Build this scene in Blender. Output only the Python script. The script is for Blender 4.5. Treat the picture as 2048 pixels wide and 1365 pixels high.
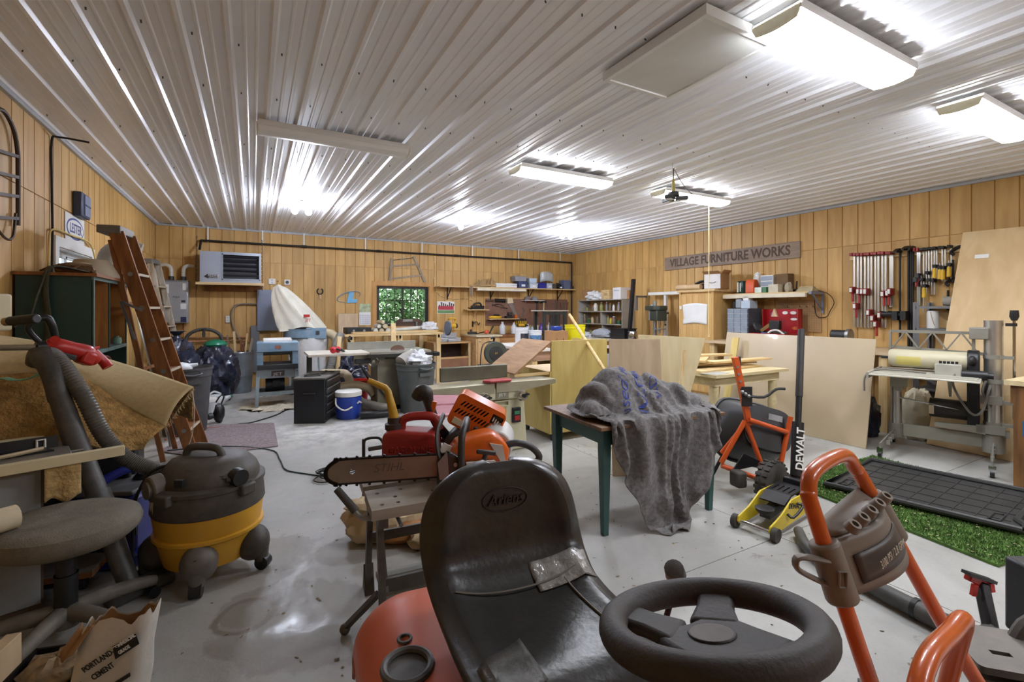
import bpy, math, random
import numpy as np
from mathutils import Vector, Matrix, noise
for o in list(bpy.data.objects): bpy.data.objects.remove(o)
S = bpy.context.scene; COL = S.collection; R = random.Random(11)
# ---------------------------------------------------------------- camera
F = 940.0; VH = 621.0; TH = math.radians(28.86); EYE = 1.5
cT, sT = math.cos(TH), math.sin(TH)
cd = bpy.data.cameras.new('camera'); cam = bpy.data.objects.new('camera', cd); COL.objects.link(cam)
cam.location = (0, 0, EYE); cam.rotation_euler = (math.pi/2, 0, -TH)
cd.sensor_width = 36; cd.lens = F/2048*36; cd.shift_y = (VH-682.5)/2048; cd.clip_start = .05
S.camera = cam
# ---------------------------------------------------------------- world, exposure
W = bpy.data.worlds.new('sky'); S.world = W; W.use_nodes = True
_n = W.node_tree.nodes; _sky = _n.new('ShaderNodeTexSky'); _sky.sky_type = 'NISHITA'
_sky.sun_elevation = math.radians(48); _sky.sun_rotation = math.radians(200); _sky.sun_disc = False
W.node_tree.links.new(_sky.outputs[0], _n['Background'].inputs[0]); _n['Background'].inputs[1].default_value = .2
S.view_settings.view_transform = 'Standard'; S.view_settings.look = 'None'; S.view_settings.gamma = 1
S.view_settings.use_curve_mapping = False; S.view_settings.exposure = 2.1
TUBE = 11.0; BULB = 170.0          # radiance of the fluorescent lenses and of the screw-in bulbs
# ---------------------------------------------------------------- pixel -> place
def ray(u, v):
    a = (u-1024)/F; return Vector((a*cT+sT, -a*sT+cT, -(v-VH)/F))
def G(u, v, z=0):
    r = ray(u, v); return Vector((0,0,EYE)) + r*((z-EYE)/r.z)
def WY(u, v, y):
    r = ray(u, v); return Vector((0,0,EYE)) + r*(y/r.y)
def WX(u, v, x):
    r = ray(u, v); return Vector((0,0,EYE)) + r*(x/r.x)
def D(u, v, d): return Vector((0,0,EYE)) + ray(u, v)*d
# ---------------------------------------------------------------- materials
def lin(h):
    if isinstance(h, str):
        h = h.lstrip('#'); h = [int(h[i:i+2], 16)/255 for i in (0, 2, 4)]
    return tuple((x/12.92 if x <= .04045 else ((x+.055)/1.055)**2.4) for x in h)
MATS = {}
def _new(name):
    m = bpy.data.materials.new(name); m.use_nodes = True
    nt = m.node_tree; return m, nt, nt.nodes['Principled BSDF']
def N(nt, t, **k):
    n = nt.nodes.new(t)
    for a, b in k.items(): setattr(n, a, b)
    return n
def mat(name, col='#808080', rough=.5, metal=0, var=.12, sc=6, bump=0, bsc=80, st=(1,1,1), emit=0, trans=0, alpha=1, coat=0, dust=0, dcol='#9a9184'):
    """plain procedural material: base colour with noise variation, optional relief, optional dust"""
    if name in MATS: return MATS[name]
    m, nt, b = _new(name); lk = nt.links.new; c = lin(col)
    tc = N(nt, 'ShaderNodeTexCoord'); mp = N(nt, 'ShaderNodeMapping'); mp.inputs['Scale'].default_value = st
    lk(tc.outputs['Object'], mp.inputs[0])
    no = N(nt, 'ShaderNodeTexNoise'); no.inputs['Scale'].default_value = sc; no.inputs['Detail'].default_value = 5
    lk(mp.outputs[0], no.inputs[0])
    rp = N(nt, 'ShaderNodeValToRGB'); e = rp.color_ramp.elements
    e[0].position = .3; e[1].position = .7
    e[0].color = tuple(x*(1-var) for x in c)+(1,); e[1].color = tuple(min(1, x*(1+var)) for x in c)+(1,)
    lk(no.outputs[0], rp.inputs[0]); out = rp.outputs[0]
    if dust:
        n2 = N(nt, 'ShaderNodeTexNoise'); n2.inputs['Scale'].default_value = 9; n2.inputs['Detail'].default_value = 8; n2.inputs['Roughness'].default_value = .7
        lk(tc.outputs['Object'], n2.inputs[0])
        r2 = N(nt, 'ShaderNodeMapRange'); r2.inputs[1].default_value = .22; r2.inputs[2].default_value = .75; r2.inputs[4].default_value = dust
        lk(n2.outputs[0], r2.inputs[0])
        mx = N(nt, 'ShaderNodeMix', data_type='RGBA'); lk(r2.outputs[0], mx.inputs[0]); lk(out, mx.inputs[6]); mx.inputs[7].default_value = lin(dcol)+(1,)
        out = mx.outputs[2]
    lk(out, b.inputs['Base Color']); b.inputs['Roughness'].default_value = rough; b.inputs['Metallic'].default_value = metal
    if coat: b.inputs['Coat Weight'].default_value = coat
    if trans: b.inputs['Transmission Weight'].default_value = trans
    if alpha < 1: b.inputs['Alpha'].default_value = alpha
    if emit:
        b.inputs['Emission Color'].default_value = c+(1,); b.inputs['Emission Strength'].default_value = emit
    if bump:
        n3 = N(nt, 'ShaderNodeTexNoise'); n3.inputs['Scale'].default_value = bsc; n3.inputs['Detail'].default_value = 3
        lk(mp.outputs[0], n3.inputs[0]); bp = N(nt, 'ShaderNodeBump'); bp.inputs['Strength'].default_value = bump; bp.inputs['Distance'].default_value = .02
        lk(n3.outputs[0], bp.inputs['Height']); lk(bp.outputs[0], b.inputs['Normal'])
    MATS[name] = m; return m
def wood(name, col, dark, st=(1,1,12), sc=3, rough=.6, tint=False):
    """grain drawn out along one axis; tint lets each piece carry its own shade (object colour)"""
    if name in MATS: return MATS[name]
    m, nt, b = _new(name); lk = nt.links.new
    tc = N(nt, 'ShaderNodeTexCoord'); mp = N(nt, 'ShaderNodeMapping')
    mp.inputs['Scale'].default_value = tuple(1/max(s, .001) if s >= 1 else 1/s for s in st)
    ad = N(nt, 'ShaderNodeVectorMath', operation='ADD'); oi = N(nt, 'ShaderNodeObjectInfo')
    lk(tc.outputs['Object'], ad.inputs[0])
    sc3 = N(nt, 'ShaderNodeVectorMath', operation='SCALE'); sc3.inputs[0].default_value = (37, 91, 53); lk(oi.outputs['Random'], sc3.inputs['Scale'])
    lk(sc3.outputs[0], ad.inputs[1]); lk(ad.outputs[0], mp.inputs[0])
    no = N(nt, 'ShaderNodeTexNoise'); no.inputs['Scale'].default_value = sc*6; no.inputs['Detail'].default_value = 7; no.inputs['Distortion'].default_value = .6
    lk(mp.outputs[0], no.inputs[0])
    rp = N(nt, 'ShaderNodeValToRGB'); e = rp.color_ramp.elements; e[0].position = .32; e[1].position = .66
    e[0].color = lin(dark)+(1,); e[1].color = lin(col)+(1,); lk(no.outputs[0], rp.inputs[0]); out = rp.outputs[0]
    if tint:
        mx = N(nt, 'ShaderNodeMix', data_type='RGBA', blend_type='MULTIPLY'); mx.inputs[0].default_value = 1
        lk(out, mx.inputs[6]); lk(oi.outputs['Color'], mx.inputs[7]); out = mx.outputs[2]
    lk(out, b.inputs['Base Color']); b.inputs['Roughness'].default_value = rough
    bp = N(nt, 'ShaderNodeBump'); bp.inputs['Strength'].default_value = .15; bp.inputs['Distance'].default_value = .01
    lk(no.outputs[0], bp.inputs['Height']); lk(bp.outputs[0], b.inputs['Normal'])
    MATS[name] = m; return m
# ---------------------------------------------------------------- shapes: each returns (verts, faces)
def B(x, y, z, sx, sy, sz, rz=0, rx=0, ry=0):
    m = Matrix.Translation((x,y,z)) @ Matrix.Rotation(rz,4,'Z') @ Matrix.Rotation(ry,4,'Y') @ Matrix.Rotation(rx,4,'X')
    v = [m @ Vector((a*sx/2, b*sy/2, c*sz/2)) for a in (-1,1) for b in (-1,1) for c in (-1,1)]
    return v, [(0,1,3,2),(4,6,7,5),(0,4,5,1),(2,3,7,6),(0,2,6,4),(1,5,7,3)]
def BB(x0, x1, y0, y1, z0, z1): return B((x0+x1)/2,(y0+y1)/2,(z0+z1)/2,abs(x1-x0),abs(y1-y0),abs(z1-z0))
def _frame(d):
    d = d.normalized(); up = Vector((0,0,1)) if abs(d.z) < .95 else Vector((1,0,0))
    a = d.cross(up).normalized(); return a, a.cross(d).normalized()
def BEAM(p0, p1, w, t, wdir=(0,1,0)):
    """board from p0 to p1: width w along wdir, thickness t across"""
    p0, p1 = Vector(p0), Vector(p1); d = (p1-p0).normalized(); a = Vector(wdir); a = (a-d*a.dot(d)).normalized(); b = d.cross(a)
    v = [p+a*(i*w/2)+b*(j*t/2) for p in (p0,p1) for i,j in ((-1,-1),(1,-1),(1,1),(-1,1))]
    return v, [(0,3,2,1),(4,5,6,7),(0,1,5,4),(1,2,6,5),(2,3,7,6),(3,0,4,7)]
def C(p0, p1, r, r2=None, n=14):
    p0, p1 = Vector(p0), Vector(p1); r2 = r if r2 is None else r2; a, b = _frame(p1-p0)
    v = [p+(a*math.cos(2*math.pi*i/n)+b*math.sin(2*math.pi*i/n))*q for p,q in ((p0,r),(p1,r2)) for i in range(n)]
    return v, [(i,(i+1)%n,n+(i+1)%n,n+i) for i in range(n)]+[tuple(range(n))[::-1], tuple(range(n,2*n))]
def spl(pts, k=6, closed=False):
    pts = [Vector(p) for p in pts]; n = len(pts); out = []
    for i in range(n if closed else n-1):
        g = (lambda j: pts[j%n]) if closed else (lambda j: pts[max(0,min(n-1,j))])
        a,b,c,d = g(i-1),g(i),g(i+1),g(i+2)
        for q in range(k):
            t = q/k; out.append(.5*((2*b)+(c-a)*t+(2*a-5*b+4*c-d)*t*t+(3*b-a-3*c+d)*t**3))
    if not closed: out.append(pts[-1])
    return out
def TB(pts, r, n=8, closed=False, k=0, flat=1.0):
    """tube along a path; r a number or one per point; k = curve subdivisions"""
    if k:
        m = len(pts); rr = r if isinstance(r,(list,tuple)) else [r]*m
        q = spl(pts,k,closed); r = [rr[min(m-1,int(i/k))]*(1-(i/k)%1)+rr[min(m-1,int(i/k)+1)]*((i/k)%1) for i in range(len(q))]; pts = q
    pts = [Vector(p) for p in pts]; m = len(pts); rr = r if isinstance(r,(list,tuple)) else [r]*m
    v = []; a = None
    for i,p in enumerate(pts):
        d = (pts[(i+1)%m]-pts[i-1]) if closed else (pts[min(m-1,i+1)]-pts[max(0,i-1)])
        if d.length < 1e-9: d = Vector((0,0,1))
        d.normalize()
        if a is None: a,_ = _frame(d)
        a = a-d*a.dot(d)
        a = a.normalized() if a.length > 1e-6 else _frame(d)[0]
        b = d.cross(a)
        v += [p+(a*math.cos(2*math.pi*j/n)+b*math.sin(2*math.pi*j/n)*flat)*rr[i] for j in range(n)]
    f = [(i*n+j,i*n+(j+1)%n,((i+1)%m)*n+(j+1)%n,((i+1)%m)*n+j) for i in range(m if closed else m-1) for j in range(n)]
    if not closed: f += [tuple(range(n))[::-1], tuple(range((m-1)*n,m*n))]
    return v, f
def L(prof, n=20, c=(0,0,0), ax='z', sx=1, sy=1):
    """turned shape: profile of (radius, height)"""
    v = []; c = Vector(c)
    for r,h in prof:
        for i in range(n):
            x,y = r*math.cos(2*math.pi*i/n)*sx, r*math.sin(2*math.pi*i/n)*sy
            v.append(c+Vector((x,y,h) if ax == 'z' else ((h,x,y) if ax == 'x' else (y,h,x))))
    m = len(prof); f = [(i*n+j,i*n+(j+1)%n,(i+1)*n+(j+1)%n,(i+1)*n+j) for i in range(m-1) for j in range(n)]
    if prof[0][0] > 1e-4: f.append(tuple(range(n))[::-1])
    if prof[-1][0] > 1e-4: f.append(tuple(range((m-1)*n,m*n)))
    return v, f
def PR(poly, h0, h1, ax='z'):
    """outline pushed from h0 to h1 along an axis"""
    g = {'z': lambda a,b,h: (a,b,h), 'x': lambda a,b,h: (h,a,b), 'y': lambda a,b,h: (a,h,b)}[ax]; n = len(poly)
    v = [Vector(g(a,b,h)) for h in (h0,h1) for a,b in poly]
    return v, [(i,(i+1)%n,n+(i+1)%n,n+i) for i in range(n)]+[tuple(range(n))[::-1], tuple(range(n,2*n))]
def SP(c, r, nu=14, nv=9, amp=0, fr=3, seed=0, flatz=None, crease=0):
    c = Vector(c); r = (r,r,r) if not isinstance(r,(list,tuple)) else r; v = []
    for j in range(nv+1):
        t = math.pi*j/nv
        for i in range(nu):
            p = 2*math.pi*i/nu; d = Vector((math.sin(t)*math.cos(p),math.sin(t)*math.sin(p),math.cos(t)))
            k = 1+amp*noise.noise(d*fr+Vector((seed*7.3,seed*3.1,seed))) if amp else 1
            if amp: k += amp*.45*noise.noise(d*fr*2.7+Vector((seed,5,seed*2)))
            if crease: k += crease*(.35-abs(noise.noise(d*fr*.9+Vector((seed,1,2))))*1.6-abs(noise.noise(d*fr*2.1+Vector((3,seed,2))))*.7)
            q = c+Vector((d.x*r[0],d.y*r[1],d.z*r[2]))*k
            if flatz is not None and q.z < flatz: q.z = flatz
            v.append(q)
    f = [(j*nu+i,j*nu+(i+1)%nu,(j+1)*nu+(i+1)%nu,(j+1)*nu+i) for j in range(nv) for i in range(nu)]
    return v, f
def GR(fn, nu, nv):
    v = [Vector(fn(i/nu,j/nv)) for j in range(nv+1) for i in range(nu+1)]
    return v, [(j*(nu+1)+i,j*(nu+1)+i+1,(j+1)*(nu+1)+i+1,(j+1)*(nu+1)+i) for j in range(nv) for i in range(nu)]
def X(pr, loc=(0,0,0), rz=0, rx=0, ry=0, s=1):
    m = Matrix.Translation(loc) @ Matrix.Rotation(rz,4,'Z') @ Matrix.Rotation(ry,4,'Y') @ Matrix.Rotation(rx,4,'X') @ Matrix.Scale(s,4)
    return [m @ Vector(p) for p in pr[0]], pr[1]
def RR(w, h, r, k=4, cx=0, cy=0):
    """rounded rectangle outline"""
    o = []
    for sx,sy,a0 in ((1,1,0),(-1,1,90),(-1,-1,180),(1,-1,270)):
        for i in range(k+1):
            a = math.radians(a0+90*i/k); o.append((cx+sx*(w/2-r)+r*math.cos(a), cy+sy*(h/2-r)+r*math.sin(a)))
    return o
# ---------------------------------------------------------------- objects
ABS = {}
def mesh(name, prims, flat=False):
    V = []; Fc = []
    for v,f in prims:
        o = len(V); V += [tuple(p) for p in v]; Fc += [tuple(i+o for i in q) for q in f]
    me = bpy.data.meshes.new(name); me.from_pydata(V, [], Fc); 
    import bmesh
    bm = bmesh.new(); bm.from_mesh(me); bmesh.ops.remove_doubles(bm, verts=bm.verts, dist=1e-5)
    bmesh.ops.delete(bm, geom=[q for q in bm.verts if not q.link_faces], context='VERTS')
    bmesh.ops.recalc_face_normals(bm, faces=bm.faces); bm.to_mesh(me); bm.free()
    if not flat:
        me.polygons.foreach_set('use_smooth', [True]*len(me.polygons)); me.set_sharp_from_angle(angle=math.radians(38))
    return me
def part(par, name, m, prims, bev=0, sub=0, sol=0, label=None, loc=None, rot=None, kind=None):
    """one mesh object; a child when par is given"""
    if isinstance(prims, tuple): prims = [prims]
    if par is not None and par.name in ABS:
        o0 = Vector(par.location); prims = [([Vector(p)-o0 for p in v], f) for v,f in prims]
    me = mesh(name, prims); me.materials.append(m); o = bpy.data.objects.new(name, me); COL.objects.link(o)
    if par is not None: o.parent = par
    if loc is not None: o.location = loc
    if rot is not None: o.rotation_euler = rot if isinstance(rot,(list,tuple)) else (0,0,rot)
    if sol: q = o.modifiers.new('solid','SOLIDIFY'); q.thickness = sol; q.offset = 0
    if bev: q = o.modifiers.new('bevel','BEVEL'); q.width = bev; q.segments = 2; q.limit_method = 'ANGLE'
    if sub: q = o.modifiers.new('subd','SUBSURF'); q.levels = sub; q.render_levels = sub
    if label: o['label'] = label
    if kind: o['kind'] = kind
    return o
def sub(par, name, m, prims, **k):
    """a piece of a part (par already sits inside a thing)"""
    root = par.parent
    if root is not None and root.name in ABS:
        o0 = Vector(root.location)
        if isinstance(prims, tuple): prims = [prims]
        prims = [([Vector(p)-o0 for p in v], f) for v,f in prims]
    return part(par, name, m, prims, **k)
def thing(name, label, cat, loc=(0,0,0), rot=0, group=None, absolute=False):
    o = bpy.data.objects.new(name, None); COL.objects.link(o); o.location = loc; o.empty_display_size = .1
    o.rotation_euler = rot if isinstance(rot,(list,tuple)) else (0,0,rot)
    o['label'] = label; o['category'] = cat
    if group: o['group'] = group
    if absolute: ABS[o.name] = 1
    return o
def solo(name, label, cat, m, prims, loc=(0,0,0), rot=0, group=None, kind=None, **k):
    o = part(None, name, m, prims, loc=loc, rot=rot, **k); o['label'] = label; o['category'] = cat
    if group: o['group'] = group
    if kind: o['kind'] = kind
    return o
def struct(name, m, prims, par=None, **k):
    o = part(par, name, m, prims, **k)
    if par is None: o['kind'] = 'structure'
    return o
def kids(o): return [c for c in COL.objects if c.parent == o]
def dup(root, loc, rot=None, label=None, group=None):
    def cp(o, p):
        c = o.copy(); COL.objects.link(c)
        if p is not None: c.parent = p
        for k in kids(o): cp(k, c)
        return c
    r = cp(root, None); r.location = loc
    if rot is not None: r.rotation_euler = rot if isinstance(rot,(list,tuple)) else (0,0,rot)
    if label: r['label'] = label
    if group: r['group'] = group
    return r
_tc = {}
def text(par, s, size, loc, rot, m, ext=.0015, name='lettering', off=0, sx=1, ax='CENTER', shear=0):
    cu = bpy.data.curves.new('t','FONT'); cu.body = s; cu.size = size; cu.extrude = ext; cu.offset = off
    cu.align_x = ax; cu.align_y = 'CENTER'; cu.resolution_u = 3; cu.shear = shear
    t = bpy.data.objects.new('t', cu); COL.objects.link(t); dg = bpy.context.evaluated_depsgraph_get(); dg.update()
    me = bpy.data.meshes.new_from_object(t.evaluated_get(dg)); bpy.data.objects.remove(t)
    me.materials.clear(); me.materials.append(m)
    if sx != 1:
        for v in me.vertices: v.co.x *= sx
    o = bpy.data.objects.new(name, me); COL.objects.link(o)
    loc = Vector(loc)
    if par is not None:
        o.parent = par
        root = par if par.name in ABS else par.parent
        if root is not None and root.name in ABS: loc = loc-Vector(root.location)
    o.location = loc; o.rotation_euler = rot; return o
def plate(outline, holes, h0, h1, ax='z'):
    """flat outline with real openings, pushed from h0 to h1 along an axis"""
    cu = bpy.data.curves.new('p','CURVE'); cu.dimensions = '2D'; cu.fill_mode = 'BOTH'; cu.extrude = (h1-h0)/2
    for loop in [outline]+list(holes):
        sp = cu.splines.new('POLY'); sp.points.add(len(loop)-1); sp.use_cyclic_u = True
        for q,(a,b) in zip(sp.points,loop): q.co = (a,b,0,1)
    t = bpy.data.objects.new('p',cu); COL.objects.link(t); dg = bpy.context.evaluated_depsgraph_get(); dg.update()
    me = bpy.data.meshes.new_from_object(t.evaluated_get(dg)); bpy.data.objects.remove(t); mid = (h0+h1)/2
    g = {'z': lambda c: (c.x,c.y,c.z+mid), 'x': lambda c: (c.z+mid,c.x,c.y), 'y': lambda c: (c.x,c.z+mid,c.y)}[ax]
    return [Vector(g(v.co)) for v in me.vertices], [tuple(p.vertices) for p in me.polygons]
def ngon(x, y, r, n=14): return [(x+r*math.cos(2*math.pi*i/n),y+r*math.sin(2*math.pi*i/n)) for i in range(n)]
def rect(x0, x1, y0, y1): return [(x0,y0),(x1,y0),(x1,y1),(x0,y1)]
def LO(prof, n, o, d):
    """turned shape whose axis runs from o along d"""
    q = Vector(d).to_track_quat('Z','Y').to_matrix(); v,f = L(prof,n); return [Vector(o)+q @ p for p in v], f
PI = math.pi
FY = (PI/2,0,0)              # writing that faces -y
FXM = (PI/2,0,-PI/2)         # writing that faces -x (right wall)
FXP = (PI/2,0,PI/2)          # writing that faces +x (left wall)
def faced(p, q=None):        # yaw of an upright face turned to the camera from p
    return math.atan2(-p[0], p[1])*-1 if False else math.atan2(p[1], p[0])-PI/2
# common materials
white = mat('white_paint','#dedcd6',.45,var=.05); steel = mat('galvanised_steel','#9a9c9c',.38,.8,var=.15)
chrome = mat('chrome','#c9c9c8',.15,1,var=.05); black = mat('black_plastic','#1d1d1f',.42,var=.25)
rubber = mat('black_rubber','#242424',.75,var=.2,dust=.25); dgrey = mat('dark_grey_metal','#3c3d3e',.5,.4,var=.2)
iron = mat('dark_iron','#2b2724',.55,.5,var=.3); copper = mat('copper_pipe','#8a5a3c',.4,.7,var=.2)
paper = mat('paper','#e6e6e4',.8,var=.04); card = mat('cardboard','#a98055',.8,var=.1)
pine = wood('pine','#dcc494','#c09c62',(1,1,10)); pineX = wood('pine_x','#dcc494','#c09c62',(10,1,1)); pineY = wood('pine_y','#dcc494','#c09c62',(1,10,1))
ply = wood('plywood','#cdb592','#bca07a',(1,5,1),2); plyX = wood('plywood_x','#cdb592','#bca07a',(5,1,1),2); plyZ = wood('plywood_z','#d0b896','#bfa481',(1,1,5),2)
oldwood = wood('old_brown_wood','#96602f','#6d3f1c',(1,1,12)); greywood = wood('weathered_wood','#a3947f','#7c6c58',(1,1,12))
darkw = wood('dark_stained_wood','#5a3d2a','#3b2619',(10,1,1)); red = mat('red_paint','#a8201c',.4,var=.1); redp = mat('red_plastic','#c02a22',.4,var=.1)
yellow = mat('yellow_plastic','#d9ae22',.45,var=.1); blue = mat('blue_plastic','#1f3f9e',.4,var=.12); orange = mat('orange_plastic','#d95f14',.35,var=.08)
clear = mat('milky_plastic','#d5d8da',.35,var=.08); tanp = mat('tan_plastic','#b9a888',.5,var=.1)
# ================================================================ the room
XL, XR, YB, YF, ZC = -1.53, 7.60, 10.44, -4.2, 3.05
siding = wood('plywood_siding','#cda566','#b68d4e',(1,1,9),1.6,.55,tint=True)
wallback = mat('wall_backing','#b68d4e',.8)
W1 = (2.36, 3.57, 1.13, 2.05)     # back window: x0 x1 z0 z1
W2 = (5.62, 6.60, 1.20, 2.07)     # left window: y0 y1 z0 z1
def wall(name, axis, at, a0, a1, hole, sgn):
    """plank-grooved plywood wall: backing sheet plus planks, cut round its window"""
    def bx(p, q, z0, z1, t0, t1):
        return BB(p,q,at+sgn*t0,at+sgn*t1,z0,z1) if axis == 'x' else BB(at+sgn*t0,at+sgn*t1,p,q,z0,z1)
    pr = []
    if hole:
        h0,h1,z0,z1 = hole
        pr = [bx(a0-.14,h0,-.1,ZC+.1,.012,.14), bx(h1,a1+.14,-.1,ZC+.1,.012,.14), bx(h0,h1,-.1,z0,.012,.14), bx(h0,h1,z1,ZC+.1,.012,.14)]
    else: pr = [bx(a0-.14,a1+.14,-.1,ZC+.1,.012,.14)]
    w = struct(name, wallback, pr)
    n = int((a1-a0)/.203)+1; cache = {}
    for i in range(n):
        p, q = a0+i*.203, min(a1, a0+(i+1)*.203)-.006
        if q-p < .02: continue
        for k,(z0,z1) in enumerate(((0.0,2.432),(2.44,ZC))):
            segs = [(z0,z1)]
            if hole and q > hole[0] and p < hole[1]:
                segs = [s for s in ((z0,min(z1,hole[2])),(max(z0,hole[3]),z1)) if s[1]-s[0] > .02]
            for s0,s1 in segs:
                key = (round(q-p,3),round(s0,3),round(s1,3))
                if key not in cache:
                    wd,ln = q-p, s1-s0
                    d = PR([(-wd/2,0),(-wd/2+.004,-.011),(wd/2-.004,-.011),(wd/2,0)],-ln/2,ln/2,'z')
                    d = ([Vector((v.x,-v.y,v.z)) for v in d[0]], d[1])
                    cache[key] = mesh('plank',[d],True); cache[key].materials.append(siding)
                o = bpy.data.objects.new('plank', cache[key]); COL.objects.link(o); o.parent = w
                mid = (p+q)/2
                # front faces look into the room
                if axis == 'x': o.location = (mid, at+sgn*.012, (s0+s1)/2); o.rotation_euler = (0,0,PI if sgn > 0 else 0)
                else: o.location = (at+sgn*.012, mid, (s0+s1)/2); o.rotation_euler = (0,0, PI/2 if sgn > 0 else -PI/2)
                rs = random.Random(int(p*10/.203/6)*7+k*31+len(name)); sh = (.88+.17*rs.random()+.09*(R.random()-.5))
                o.color = (sh, sh, sh, 1)
    return w
wb = wall('wall_back','x',YB,XL,XR,W1,1); wl = wall('wall_left','y',XL,YF,YB,W2,-1)
wr = wall('wall_right','y',XR,YF,YB,None,1)
struct('wall_front', mat('front_wall','#c39253',.6), BB(XL-.1,XR+.1,YF-.14,YF,0,ZC+.1))
# floor: worn, stained concrete
m, nt, b = _new('concrete'); lk = nt.links.new
tc = N(nt,'ShaderNodeTexCoord')
def nz(sc, det=6, ro=.6, dist=0):
    n = N(nt,'ShaderNodeTexNoise'); n.inputs['Scale'].default_value = sc; n.inputs['Detail'].default_value = det; n.inputs['Roughness'].default_value = ro; n.inputs['Distortion'].default_value = dist
    lk(tc.outputs['Object'], n.inputs[0]); return n
def ramp(src, p0, c0, p1, c1):
    r = N(nt,'ShaderNodeValToRGB'); e = r.color_ramp.elements; e[0].position = p0; e[1].position = p1; e[0].color = lin(c0)+(1,); e[1].color = lin(c1)+(1,); lk(src, r.inputs[0]); return r
def mrange(src, a, bb, c=0, d=1):
    r = N(nt,'ShaderNodeMapRange'); r.inputs[1].default_value = a; r.inputs[2].default_value = bb; r.inputs[3].default_value = c; r.inputs[4].default_value = d; lk(src, r.inputs[0]); return r.outputs[0]
def mix(fac, a, col, bt='MIX'):
    x = N(nt,'ShaderNodeMix', data_type='RGBA', blend_type=bt)
    if isinstance(fac,(int,float)): x.inputs[0].default_value = fac
    else: lk(fac, x.inputs[0])
    lk(a, x.inputs[6])
    if isinstance(col,str): x.inputs[7].default_value = lin(col)+(1,)
    else: lk(col, x.inputs[7])
    return x.outputs[2]
base = ramp(nz(1.1,7,.62,.4).outputs[0], .3, '#95948f', .7, '#b2b1ac').outputs[0]
fine = nz(38,4,.7).outputs[0]; base = mix(mrange(fine,.55,.75,0,.35), base, '#8f8a7d')
st = nz(1.7,8,.7,1.2).outputs[0]; stain = mrange(st,.60,.66); base = mix(mrange(st,.60,.66,0,.45), base, '#8d8a84')
spk = nz(120,2,.5).outputs[0]; base = mix(mrange(spk,.70,.74,0,.7), base, '#6c5d4c')
# pale dust thrown about round the saws, and one dried ring left by a wet pail
def dist(p):
    v = N(nt,'ShaderNodeVectorMath', operation='DISTANCE'); lk(tc.outputs['Object'], v.inputs[0]); v.inputs[1].default_value = tuple(p); return v.outputs['Value']
def mul(a, bb):
    x = N(nt,'ShaderNodeMath', operation='MULTIPLY'); lk(a, x.inputs[0])
    if isinstance(bb,(int,float)): x.inputs[1].default_value = bb
    else: lk(bb, x.inputs[1])
    return x.outputs[0]
for p,rad,am in ((G(540,810),1.0,.8),(G(640,860),1.0,.75),(G(470,870),1.4,.6),(G(740,860),1.0,.6)):
    d = dist(p); base = mix(mul(mrange(d,0,rad,am,0), mrange(nz(5,8,.7).outputs[0],.42,.58)), base, '#dcd8cf')
d = dist(G(492,1232)); w = N(nt,'ShaderNodeMath', operation='ADD'); lk(d, w.inputs[0]); lk(mul(nz(6,4).outputs[0],.07), w.inputs[1])
ring = mul(mrange(w.outputs[0],.145,.155), mrange(w.outputs[0],.185,.172)); base = mix(mul(ring,.75), base, '#6d655a')
for p,rad in ((G(560,1110),.30),(G(610,1240),.42),(G(540,1200),.25)):
    d = dist(p); w = N(nt,'ShaderNodeMath', operation='ADD'); lk(d, w.inputs[0]); lk(mul(nz(3.2,7,.65).outputs[0],.5), w.inputs[1])
    base = mix(mrange(w.outputs[0],rad+.2,rad+.17,0,.5), base, '#827c72')
lk(base, b.inputs['Base Color']); lk(mrange(st,.5,.68,.55,.22), b.inputs['Roughness'])
bp = N(nt,'ShaderNodeBump'); bp.inputs['Strength'].default_value = .12; bp.inputs['Distance'].default_value = .01; lk(fine, bp.inputs['Height']); lk(bp.outputs[0], b.inputs['Normal'])
concrete = m
fl = struct('floor', mat('joint_dirt','#5d574c',.9), BB(XL-.2,XR+.2,YF-.2,YB+.2,-.25,-.008))
for x0,x1 in ((XL-.2,3.05),(3.055,XR+.2)):
    for y0,y1 in ((YF-.2,1.87),(1.875,6.2),(6.205,YB+.2)):
        o = part(fl,'slab',concrete,BB(x0,x1,y0,y1,-.2,0))
# ceiling: ribbed white steel sheets, ribs running to the back wall
ceilm = mat('white_ribbed_steel','#eeeff2',.34,.0,var=.03,sc=1.2,coat=.15)
ce = struct('ceiling', mat('ceiling_deck','#c8c8c8',.6), BB(XL-.1,XR+.1,YF-.1,YB+.1,ZC+.05,ZC+.12))
pro = []
for k in range(4):
    x = k*.2286
    pro += [(x,0),(x+.010,-.0),(x+.024,-.020),(x+.046,-.020),(x+.060,0),(x+.105,0),(x+.112,-.004),(x+.122,-.004),(x+.129,0),(x+.166,0),(x+.173,-.004),(x+.183,-.004),(x+.190,0)]
pro += [(.9144,0)]
sheet = None
for i in range(10):
    if sheet is None:
        v = [Vector((x,y,ZC+.02+z)) for y in (YF,YB) for x,z in pro]; n = len(pro)
        me = bpy.data.meshes.new('ceiling_sheet'); me.from_pydata([tuple(p) for p in v],[],[(j,n+j,n+j+1,j+1) for j in range(n-1)]); me.materials.append(ceilm); sheet = me
    o = bpy.data.objects.new('ceiling_sheet', sheet); COL.objects.link(o); o.parent = ce; o.location = (XL+i*.9144,0,.001 if i%2 else 0)
sc = []
for y in (-1.6,-.4,.8,2.0,3.2,3.9,5.1,6.3,7.5,8.7,9.8):
    for k in range(40): sc.append(C((XL+.085+k*.2286,y+R.uniform(-.01,.01),ZC+.022),(XL+.085+k*.2286,y,ZC+.008),.0042,n=6))
part(ce,'screw_head',mat('screw_grey','#55575a',.4,.6),sc,kind='stuff')
tr = mat('ceiling_trim','#a9adb2',.4,var=.05)
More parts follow.
